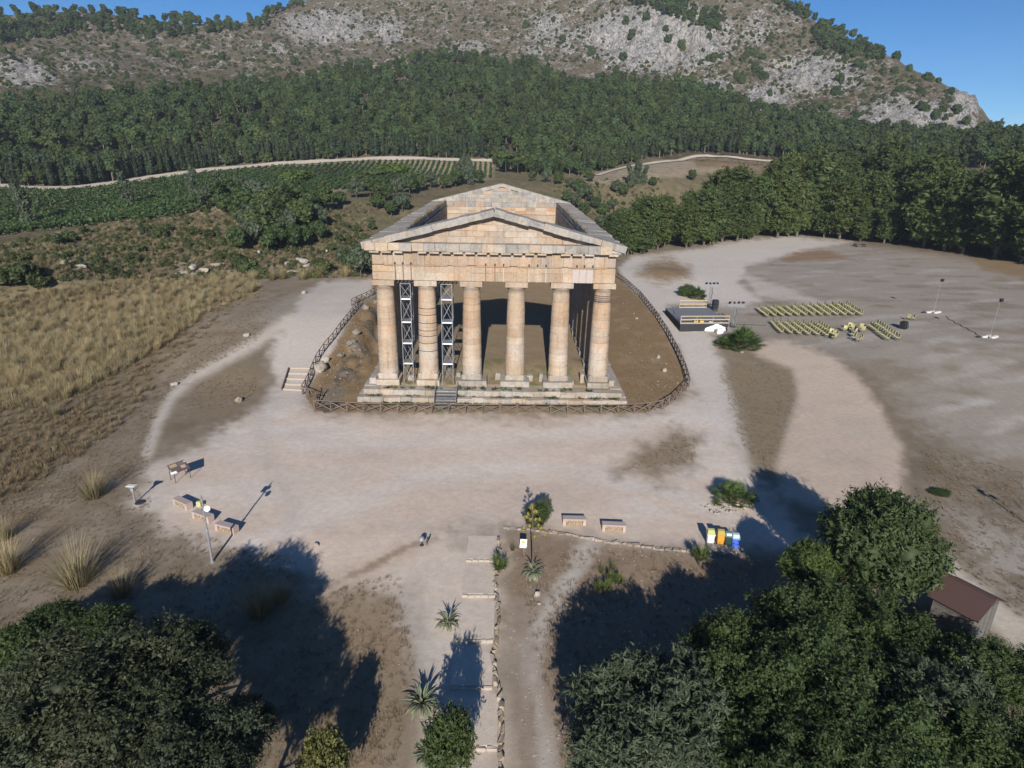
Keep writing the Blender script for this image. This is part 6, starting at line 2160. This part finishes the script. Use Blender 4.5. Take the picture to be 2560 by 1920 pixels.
edge = [(1318, 560), (1345, 556), (1375, 550), (1420, 544), (1480, 538), (1540, 528), (1600, 520), (1650, 515), (1700, 512), (1760, 513), (1820, 518), (1880, 524), (1950, 534), (2020, 543), (2090, 554), (2160, 566), (2240, 578), (2320, 590)]
E_ = np.array([hit(u, v)[:2] for u, v in edge])
s_ = np.concatenate([[0], np.cumsum(np.hypot(*np.diff(E_, axis=0).T))])
kept = []; cand = []
for row, (off, sp) in enumerate(((2, 5.6), (8, 5.8), (14, 6.2), (21, 6.6), (29, 7.2), (38, 8), (48, 9))):
    x = random.uniform(0, 3)
    while x < s_[-1]:
        ex_, ey_ = np.interp(x, s_, E_[:, 0]), np.interp(x, s_, E_[:, 1])
        d = np.array((ex_ - CAM[0], ey_ - CAM[1])); d /= np.linalg.norm(d)
        q = np.array((ex_, ey_)) + d * (off + random.uniform(-1.8, 3.2)) + np.array((d[1], -d[0])) * random.uniform(-1.6, 1.6)
        f = x / s_[-1]
        if not (f < .10 and row > 2) and not (f < .25 and row > 4) and random.random() > .08:
            cand.append((row, x, q))
        x += sp * random.uniform(.75, 1.3)
cnt = 0
for row in range(7):
    rr_ = sorted([c for c in cand if c[0] == row], key=lambda c: c[1])
    for i, (_, x, q) in enumerate(rr_):
        f = x / s_[-1]
        f = x / s_[-1]
        h = random.choice((9, 10.5, 12, 13, 14, 15, 16, 17.5, 19)) * random.uniform(.92, 1.08) * (.62 + .38 * min(1, f / .25)) * (.97 + .2 * f)
        rown = ('front', 'second', 'third', 'fourth', 'fifth', 'sixth', 'rear')[row]
        big_pine(at(q[0], q[1], -.2), h, '%s pine from the left in the %s row of the grove beyond the plain' % (ORD[i], rown), 'pines in the %s row of the grove' % rown, (cnt * 3) % 7)
        cnt += 1

# ---- trees and shrubs in the gully and on the near hillside
def small_mesh(seed, kind):
    r = np.random.default_rng(seed)
    if kind == 'tree':
        return cloud_mesh('crown', M['carob'], lobes_round(r, 22, 1, .95, 0, (.24, .38)), 1500, .105, r, .9, 1.1, .82, .3)
    if kind == 'grey':
        return cloud_mesh('crown', M['olive'], lobes_round(r, 18, 1, .9, 0, (.24, .38)), 1300, .105, r, .8, 1.4, .8, .2)
    if kind == 'shrub':
        return cloud_mesh('shrub', M['scrub'], lobes_round(r, 14, 1, .8, .1, (.26, .42)), 620, .14, r, .85, 1.1, .82, .3)
    if kind == 'umbrella':
        lb = [(q * math.cos(a), q * math.sin(a), random.uniform(-.05, .14), .32, .32, .15) for a, q in [(k * 2.4, .75 * math.sqrt((k + .3) / 17)) for k in range(17)]]
        return cloud_mesh('crown', M['pine_light'], lb, 2300, .075, r, .8, 1.4, .85, .6)
    if kind == 'tall':
        lb = [(r.uniform(-.3, .3), r.uniform(-.3, .3), z, .3, .3, .3) for z in np.linspace(-.9, 1.0, 15)]
        return cloud_mesh('crown', M['olive'], lb, 1300, .10, r, .7, 1.5, .7, .1, .4)


SMT = [small_mesh(400 + k, 'tree') for k in range(3)]; SMG = [small_mesh(410 + k, 'grey') for k in range(2)]
SMS = [small_mesh(420 + k, 'shrub') for k in range(4)]; SMU = small_mesh(430, 'umbrella'); SML = small_mesh(431, 'tall')
TRK = MB().tube([(0, 0, -.4), (.04, 0, .4), (0, .03, 1.0)], [.05, .04, .025], 7).mesh('trunk', M['bark'], True)


def mid_tree(u, v, h, label, group=None, me=None, wide=.42, rmin=95, cz=None, sq=None, name='tree'):
    p = hit(u, v, rmin)
    t = thing(name, label, 'tree', p, random.uniform(0, 6), group)
    R = h * wide
    me = me or SMT[random.randrange(3)]
    inst('crown', me, t, (0, 0, (h - R * .9) if cz is None else h * cz), None, (R, R, R * (sq or random.uniform(.9, 1.15))))
    inst('trunk', TRK, t, (0, 0, 0), None, (h * .45, h * .45, h * .8))
    return t


for k, (u, v, h) in enumerate(((450, 452, 6), (470, 446, 6.5), (500, 440, 6.5), (490, 465, 5.5), (520, 430, 6), (700, 440, 6), (560, 520, 7.5), (590, 505, 8), (620, 515, 7), (650, 500, 8), (610, 470, 8), (570, 475, 7), (540, 500, 6.5), (520, 490, 6), (670, 470, 7), (640, 455, 8), (690, 490, 5.5), (600, 535, 6.5), (630, 540, 6),
                               (655, 535, 5.5), (545, 535, 6), (515, 540, 5), (580, 545, 5), (700, 455, 7), (560, 450, 7), (525, 455, 6), (690, 520, 5))):
    mid_tree(u, v, h, 'dark bushy tree in the dense clump left of the temple below the vineyard', 'trees of the dense clump in the gully', SMT[k % 3] if k % 4 else SMG[k % 2], .46)
for k, (u, v, h) in enumerate(((770, 430, 6.5), (800, 425, 6), (830, 440, 7), (860, 430, 6.5), (885, 420, 7), (905, 415, 6.5), (930, 408, 6), (960, 410, 5), (985, 405, 6), (1010, 400, 6.5), (1035, 398, 5), (735, 445, 4.5), (870, 460, 6), (845, 470, 5), (815, 455, 5), (780, 600, 5.5), (760, 590, 4.5), (790, 580, 5), (745, 575, 4))):
    mid_tree(u, v, h, 'green tree in the belt of trees directly behind the left side of the temple', 'trees of the belt behind the temple', SMT[k % 3] if k % 3 else SMG[k % 2], .45)
for k, (u, v, h) in enumerate(((995, 400, 9), (1015, 400, 8), (280, 448, 8.5), (418, 425, 8), (60, 490, 9), (1375, 400, 8), (1360, 405, 7), (1390, 402, 6.5), (480, 430, 6))):
    mid_tree(u, v, h, ('tall grey-green tree rising behind the temple roof', 'slim grey-green tree behind the temple roof', 'tall loose tree standing before the left part of the vineyard', 'thin loose tree against the middle of the vineyard', 'tall loose tree at the left edge before the vineyard',
                       'tallest grey-green tree below the bare field', 'grey-green tree left of the tallest one below the field', 'grey-green tree right of the tallest one below the field', 'small loose tree at the end of the hillock')[k], None, SML, .36, cz=.55, sq=1.3, name='loose_tree')
for k, (u, v, h, R, lab) in enumerate(((852, 412, 7.5, .78, 'broad umbrella pine with flat crown in front of the vineyard rows'), (812, 415, 6.5, .6, 'umbrella pine left of the broadest one'), (645, 432, 7, .75, 'umbrella pine above the dense clump of trees'),
                                       (1092, 378, 8, .62, 'umbrella pine at the right end of the vineyard'), (1118, 378, 7, .5, 'small umbrella pine right of the vineyard end'), (770, 418, 5.5, .5, 'lowest umbrella pine beside the vine rows'))):
    mid_tree(u, v, h, lab, None, SMU, R, cz=.92, sq=.9, name='umbrella_pine')
for k, (u, v, h) in enumerate(((1265, 440, 6.5), (1250, 420, 5), (1285, 455, 5), (1240, 450, 5), (1225, 440, 4.5), (1300, 470, 5), (1320, 455, 4), (1262, 470, 4.5), (1275, 395, 4), (1330, 420, 5), (1345, 425, 4.5), (1410, 405, 4), (1180, 395, 4.5), (1205, 400, 4.5), (1150, 392, 4), (1232, 410, 4), (1495, 392, 4.5), (1270, 385, 4.2),
                               (1300, 500, 5), (1330, 515, 5), (1350, 530, 4.5), (1310, 530, 4.5), (1290, 545, 4), (1345, 485, 5))):
    mid_tree(u, v, h, 'green shrubby tree on the brown slope right of the temple roof', 'trees on the slope right of the roof', SMT[k % 3] if k % 3 else SMG[k % 2], .45)


def shrub(u, v, R, label, group, rmin=95):
    p = hit(u, v, rmin)
    o = inst('shrub', SMS[random.randrange(4)], None, p + np.array((0, 0, R * .3)), (0, 0, random.uniform(0, 6)), (R, R, R * random.uniform(.7, 1.0)))
    return tag(o, label, 'shrub', group)


for (u, v, R) in ((40, 612, 2.6), (60, 605, 2.4), (15, 615, 2.4), (85, 615, 2.0), (235, 592, 1.4), (255, 596, 1.2), (210, 588, 1.2), (125, 528, 1.6), (150, 520, 1.7), (215, 570, 1.2), (300, 565, 1.0), (360, 500, 1.5), (205, 478, 1.6), (270, 470, 1.8), (300, 482, 1.4), (345, 512, 1.6), (420, 505, 1.8), (450, 512, 1.5),
                  (300, 540, 1.4), (520, 580, 2.2), (540, 590, 2.3), (505, 565, 1.8), (575, 600, 1.6), (700, 590, 2.2), (690, 575, 1.8), (740, 560, 1.8), (720, 540, 1.6), (760, 530, 1.5), (735, 520, 1.4), (770, 500, 1.5), (745, 490, 1.6), (800, 480, 1.3), (790, 520, 1.6), (805, 495, 1.5), (30, 560, 1.3), (180, 505, 1.2), (250, 520, 1.0), (470, 560, 1.2), (680, 600, 1.5)):
    shrub(u, v, R, 'dark green shrub on the brown hillside left of the temple', 'shrubs on the left hillside')
for k in range(70):
    u, v = random.uniform(0, 800), random.uniform(450, 590)
    if sdist(np.array([u]), np.array([v]), [(0, 530), (150, 500), (320, 470), (500, 440), (800, 440), (800, 590), (0, 600)])[0] < 0:
        shrub(u, v, random.uniform(.5, 1.0), 'small shrub dotted over the brown hillside left of the temple', 'small shrubs on the left hillside')
for k in range(34):
    u, v = random.uniform(1190, 1430), random.uniform(388, 545)
    shrub(u, v, random.uniform(.6, 1.3), 'small shrub on the brown slope right of the temple roof', 'small shrubs on the right slope', 120)
P = sample([[(-60, 545), (150, 500), (320, 470), (500, 440), (800, 440), (800, 600), (-60, 610)], [(1190, 388), (1430, 388), (1370, 545), (1240, 545)]], 2600, (-60, 388, 1430, 610), 95)
scatter('hillside_grass', P[:1700], tuft2, smin=.6, smax=1.4)
scatter('hillside_brush', P[1700:], tuft, smin=1.0, smax=2.4)
P = sample([[(-60, 545), (150, 500), (320, 470), (500, 440), (800, 440), (800, 600), (-60, 610)], [(1190, 388), (1430, 388), (1370, 545), (1240, 545)]], 1300, (-60, 388, 1430, 610), 95)
scatter('hillside_scrub', P, bpy.data.objects['shrub'], smin=.25, smax=.75)

# ---- vineyard rows
VY = [(-150, 575), (0, 535), (150, 508), (300, 482), (480, 452), (560, 442), (640, 434), (700, 412), (780, 408), (900, 392), (1066, 384), (1066, 354), (1000, 352), (900, 349), (800, 350), (700, 356), (580, 363), (450, 375), (330, 391), (220, 408), (140, 415), (0, 411), (-150, 408)]
dirv = np.array((math.sin(rad(-1.5)), math.cos(rad(-1.5)))); perp = np.array((dirv[1], -dirv[0]))
c0 = hit(1060, 365, 150)[:2]
nrow = 0
for k in range(0, 109):
    q0 = c0 - perp * 2.35 * k
    tt = np.arange(-190, 75, .6)
    X = q0[0] + dirv[0] * tt; Y = q0[1] + dirv[1] * tt
    Z = H(X, Y)
    u, v = proj(np.stack([X, Y, Z], -1))
    ok = inpoly(u, v, VY) & (np.hypot(X - CAM[0], Y - CAM[1]) > 164)
    if ok.sum() < 4: continue
    io = np.nonzero(ok)[0]; runs_ = np.split(io, np.nonzero(np.diff(io) > 1)[0] + 1); io = max(runs_, key=len)
    X, Y, Z = X[io], Y[io], Z[io]
    sparse = 1.0 if k > 34 else (.75 if k > 14 else .62)
    n = int(len(X) * 9)
    i = RNG.integers(0, len(X), n)
    wv = .55 if k > 34 else .42
    Pn = np.stack([X[i] + RNG.normal(0, wv * .55, n) , Y[i] + RNG.uniform(-.3, .3, n), Z[i] + .25 + RNG.uniform(0, 1.25, n) * sparse], -1)
    org = np.array((X[0], Y[0], Z[0]))
    Pn = Pn - org
    nr_ = RNG.normal(size=(n, 3)); nr_[:, 2] = np.abs(nr_[:, 2]) + .4; nr_ /= np.linalg.norm(nr_, axis=1)[:, None]
    t_ = RNG.normal(size=(n, 3)); t_ -= (t_ * nr_).sum(1)[:, None] * nr_; t_ /= np.linalg.norm(t_, axis=1)[:, None]
    b_ = np.cross(nr_, t_); s2 = RNG.uniform(.22, .42, n)[:, None]
    Vv = np.stack([Pn - t_ * s2, Pn + b_ * s2 * .8, Pn + t_ * s2, Pn - b_ * s2 * .8], 1).reshape(-1, 3)
    me = np_mesh('vine_row', Vv, [np.arange(n * 4).reshape(n, 4)], M['vine'])
    fattr(me, 'tone', RNG.uniform(0, 1, n).repeat(4))
    nrow += 1
    wh = '%s vine row from the right end of the vineyard, %s' % (ORD[nrow - 1], 'widely spaced on pale soil' if k < 15 else ('with pale soil between' if k < 36 else 'dense and dark green'))
    tag(inst('vine_row', me, None, org), wh, 'vine row', 'vine rows, right end' if k < 15 else ('vine rows, middle' if k < 36 else 'vine rows, left'))

# ---- mountain forest
def far_pine(seed):
    r = np.random.default_rng(seed)
    R = (2.3, 2.0, 1.7, 2.5, 1.9)[seed % 5]
    lb = [(0, 0, 5.6, R * .7, R * .7, 1.7)] + [(math.cos(a) * R * q, math.sin(a) * R * q, 5.4 + z, R * .5, R * .5, R * .42) for a, q, z in [(k * 2.4, r.uniform(.3, .62), r.uniform(-1.4, 1.7)) for k in range(9)]]
    if seed % 5 in (1, 2): lb += [(r.uniform(-.3, .3), r.uniform(-.3, .3), z, q, q, .8) for z, q in ((3.6, R * .75), (5.0, R * .7), (6.6, R * .5), (8.0, R * .32))]
    V, Q, T, tone = leafcloud(lb, 420, .36, r, .8, 1.3, .80, .35)
    tb = MB().tube([(0, 0, -1.0), (0, 0, 4.6)], [.22, .14], 5)
    b0 = len(V)
    V = np.concatenate([V, np.array(tb.v)])
    q2 = np.array([f for f in tb.f if len(f) == 4]) + b0
    me = np_mesh('pine', V, [Q, T, q2], [M['forest'], M['bark_pale']], mi=[0] * (len(Q) + len(T)) + [1] * len(q2))
    fattr(me, 'tone', np.concatenate([tone, np.zeros(len(tb.v))]))
    return me


def far_cypress(seed):
    r = np.random.default_rng(seed)
    lb = [(r.uniform(-.15, .15), r.uniform(-.15, .15), z, w_, w_, 1.5) for z, w_ in zip(np.linspace(1.6, 9.6, 8), (1.0, 1.3, 1.4, 1.35, 1.2, .95, .7, .42))]
    me = cloud_mesh('cypress', M['cypress'], lb, 300, .48, r, .9, 1.2, .85, .1)
    return me


FPI = [far_pine(500 + k) for k in range(5)]; FCY = [far_cypress(520 + k) for k in range(3)]
FB = [(-200, 252), (0, 240), (150, 226), (300, 204), (560, 186), (640, 188), (700, 166), (850, 138), (1000, 122), (1150, 138), (1220, 168), (1400, 176), (1480, 186), (1560, 210), (1640, 238), (1750, 262), (1860, 286), (2000, 296), (2110, 306), (2212, 320), (2400, 340),
      (2400, 372), (2212, 366), (1900, 360), (1700, 346), (1600, 334), (1500, 332), (1400, 346), (1290, 374), (1250, 380), (1180, 384), (1075, 366), (1060, 346), (900, 340), (800, 340), (700, 346), (580, 353), (450, 364), (330, 380), (220, 396), (140, 404), (0, 399), (-200, 398)]
BARE = [[(985, 140), (1010, 150), (1005, 170), (985, 165)], [(850, 175), (890, 178), (880, 205), (855, 200)], [(770, 215), (800, 215), (798, 240), (772, 235)]]
g = np.arange(-520, 560, 3.45)
gx, gy = np.meshgrid(g, np.arange(150, 560, 3.45))
gx = (gx + RNG.uniform(-2, 2, gx.shape)).ravel(); gy = (gy + RNG.uniform(-2, 2, gy.shape)).ravel()
rr_ = np.hypot(gx - CAM[0], gy - CAM[1])
ok = (rr_ > 262) & (rr_ < 540)
gx, gy = gx[ok], gy[ok]
gz = H(gx, gy)
u, v = proj(np.stack([gx, gy, gz], -1))
ok = inpoly(u, v, FB)
for b_ in BARE: ok &= ~inpoly(u, v, b_)
ok &= ~((fbm(gx / 26, gy / 26, 81, 3) > .36) & (RNG.uniform(0, 1, len(gx)) < .75))
topd = sdist(u, v - 38 * fbm(gx / 34, gy / 34, 83, 4), FB)
ok &= ~((topd > -26) & (v < 300) & (RNG.uniform(0, 1, len(gx)) < ss(-26, 6, topd)))
gx, gy, gz, u, v = gx[ok], gy[ok], gz[ok], u[ok], v[ok]
dp = np.hypot(gx - CAM[0], gy - CAM[1])
inview = (u > -10) & (u < 2222)
order = np.argsort(np.where(inview, dp, 1e9))
near_i = order[:285]; rest = order[285:]
for k, i in enumerate(near_i):
    s_ = random.uniform(.65, 1.1)
    where = 'left' if u[i] < 740 else ('middle' if u[i] < 1300 else 'right')
    o = inst('forest_pine', FPI[k % 5], None, (gx[i], gy[i], gz[i] - 2.0), (0, 0, random.uniform(0, 6)), (s_, s_, s_ * random.uniform(.9, 1.2)))
    tag(o, 'pine at the lower edge of the mountain forest, %s part' % where, 'tree', 'pines along the %s lower edge of the mountain forest' % where)
rest = np.array(rest)
pick = RNG.integers(0, 5, len(rest))
for k in range(5):
    ii = rest[pick == k]
    src = [o for o in COL.objects if o.name.startswith('forest_pine') and o.data == FPI[k]][0]
    o = scatter('mountain_forest', np.stack([gx[ii], gy[ii], gz[ii] - .8], -1), src, smin=.5, smax=1.25, tilt=.06)
# cypress screen along the road
line = [(0, 398), (60, 403), (140, 403), (220, 395), (330, 379), (450, 363), (580, 352), (700, 345), (800, 339), (900, 339), (1000, 342), (1050, 344)]
k = 0
for (u0, u1, n) in ((250, 480, 26), (560, 1050, 44), (0, 230, 20)):
    for j in range(n):
        uu = u0 + (u1 - u0) * (j + random.uniform(-.4, .4)) / n
        vv = np.interp(uu, [q[0] for q in line], [q[1] for q in line]) - random.uniform(0, 4)
        p = hit(uu, vv, 200)
        s_ = random.uniform(.65, 1.05)
        tag(inst('cypress', FCY[k % 3], None, p, (0, 0, random.uniform(0, 6)), (s_ * random.uniform(.8, 1.2), s_ * random.uniform(.8, 1.2), s_)), '%s cypress from the left in its group above the vineyard road, %s group' % (ORD[j], {250: 'middle', 560: 'right', 0: 'left'}[u0]), 'tree', 'cypresses above the vineyard road'); k += 1
for j in range(34):
    uu = 1260 + 460 * (j + random.uniform(-.4, .4)) / 34
    vv = np.interp(uu, [1250, 1290, 1400, 1500, 1600, 1720], [376, 368, 342, 328, 331, 344])
    p = hit(uu, vv, 200); s_ = random.uniform(.75, 1.1)
    tag(inst('cypress', FCY[j % 3], None, p, (0, 0, random.uniform(0, 6)), (s_, s_, s_)), '%s dark cypress from the left along the upper border of the bare field' % ORD[j], 'tree', 'cypresses above the bare field')
# ridge woods
RB = [([(0, 30), (130, 18), (300, 38), (450, 54), (560, 34), (650, 2), (655, 22), (560, 66), (400, 84), (250, 76), (150, 72), (100, 90), (0, 95)], 'left'),
      ([(1752, 42), (1800, 66), (1850, 92), (1905, 118), (1905, 138), (1840, 128), (1760, 100)], 'right'), ([(1290, -10), (1440, -10), (1545, 38), (1552, 78), (1500, 60), (1400, 22)], 'upper'),
      ([(1640, -8), (1700, 8), (1755, 40), (1740, 48), (1690, 20)], 'top')]
for pl, nm in RB:
    nk = {'left': 95, 'right': 55, 'upper': 55, 'top': 18}[nm]
    P = sample([pl], {'left': 300, 'right': 110, 'upper': 130, 'top': 26}[nm], (min(q[0] for q in pl), min(q[1] for q in pl), max(q[0] for q in pl), max(q[1] for q in pl)), 380)
    P = P[np.argsort(np.hypot(P[:, 0], P[:, 1]))]
    scatter('ridge_wood', P[nk:] - np.array((0, 0, 2.4)), bpy.data.objects['forest_pine'], smin=.8, smax=1.25, tilt=.03)
    for k, p in enumerate(P[:nk]):
        s_ = random.uniform(.8, 1.3)
        tag(inst('ridge_pine', FPI[k % 5], None, p - np.array((0, 0, 2.6)), (0, 0, random.uniform(0, 6)), s_), 'dark pine in the wood along the %s of the mountain' % {'left': 'left ridge', 'right': 'right shoulder', 'upper': 'upper cliff edge', 'top': 'top right crest'}[nm], 'tree', 'pines of the %s mountain wood' % nm)
P = sample([[(2108, 300), (2150, 308), (2212, 330), (2300, 350), (2300, 365), (2108, 330)]], 70, (2100, 296, 2300, 365), 380)
for k, p in enumerate(P):
    tag(inst('ridge_pine', FPI[k % 5], None, p, (0, 0, random.uniform(0, 6)), random.uniform(.9, 1.4)), 'pine on the low spur right of the cliff end', 'tree', 'pines on the right spur')
for k, (u_, v_) in enumerate(((293, 34), (340, 24), (380, 50), (372, 48), (408, 54), (420, 55), (476, 50), (430, 56), (56, 26), (10, 30))):
    p = hit(u_, v_, 380); s_ = random.uniform(.9, 1.35)
    tag(inst('crest_tree', SMT[k % 3], None, p + np.array((0, 0, 4.5 * s_)), (0, 0, k), (4.2 * s_, 4.2 * s_, 4.2 * s_)), 'rounded dark tree standing against the sky on the left ridge', 'tree', 'trees against the sky on the left ridge')
LONE = [(382, 122), (392, 126), (372, 124), (338, 122), (248, 104), (447, 106), (480, 129), (575, 106), (762, 62), (637, 140), (972, 42), (325, 82), (295, 76), (10, 115), (1351, 50), (1396, 44), (1363, 85), (1438, 68), (1443, 93), (1473, 105), (1531, 86), (1553, 66), (1541, 132), (1556, 128), (1530, 130),
        (1612, 124), (1625, 122), (1646, 130), (1604, 132), (1661, 208), (1661, 90), (1691, 104), (1766, 120), (1853, 145), (1866, 150), (1906, 160), (1931, 158), (1963, 155), (1946, 196), (1938, 198), (1986, 203), (2001, 172), (2010, 176), (2026, 180), (2038, 181), (2061, 186), (2053, 204), (1991, 236), (2000, 240), (2021, 255), (2066, 245), (2086, 268),
        (1813, 178), (1803, 202), (1346, 130), (1276, 121), (1181, 130), (1151, 134), (1216, 91), (1136, 60), (1846, 248), (1756, 236), (1731, 232), (1826, 130), (1936, 128), (1953, 136), (1640, 160), (1650, 172), (1632, 150), (1600, 180), (1590, 165), (1850, 255), (1780, 240)]
for k, (u_, v_) in enumerate(LONE):
    p = hit(u_, v_, 380); s_ = random.uniform(2.6, 4.6)
    tag(inst('lone_tree', SMT[k % 3], None, p + np.array((0, 0, s_ * .32)), (0, 0, k), (s_ * .8, s_ * .8, s_ * random.uniform(.9, 1.25))), 'dark lone tree rooted among the pale rocks of the mountainside', 'tree', 'lone trees on the rocky mountainside')
P = sample([[(0, 60), (300, 60), (640, 10), (1700, 0), (1900, 130), (2090, 220), (2090, 290), (1800, 240), (1560, 180), (1220, 140), (1000, 110), (640, 185), (300, 200), (0, 238)]], 3600, (0, 0, 2100, 290), 380)
_k = rockmask(*proj(P)) + RNG.uniform(-.25, .25, len(P)) < .75
P = P[_k]
scatter('mountain_scrub', P, bpy.data.objects['shrub'], smin=.5, smax=1.8)

# ================================================================== air
hz, N, L, B = new_mat('haze')
N.remove(B)
pv = N.new('ShaderNodeVolumePrincipled')
pv.inputs['Color'].default_value = (.72, .84, 1.0, 1)
pv.inputs['Density'].default_value = 0.00015
pv.inputs['Anisotropy'].default_value = 0.0
L.new(pv.outputs[0], N['Material Output'].inputs['Volume'])
zlo, zhi = float(HH.min()) - 1.5, float(max(HH.max(), 60)) + 22
tag(MB().box((CAM[0], CAM[1], (zlo + zhi) / 2), (3040, 3040, zhi - zlo)).build('haze', hz), kind='stuff')
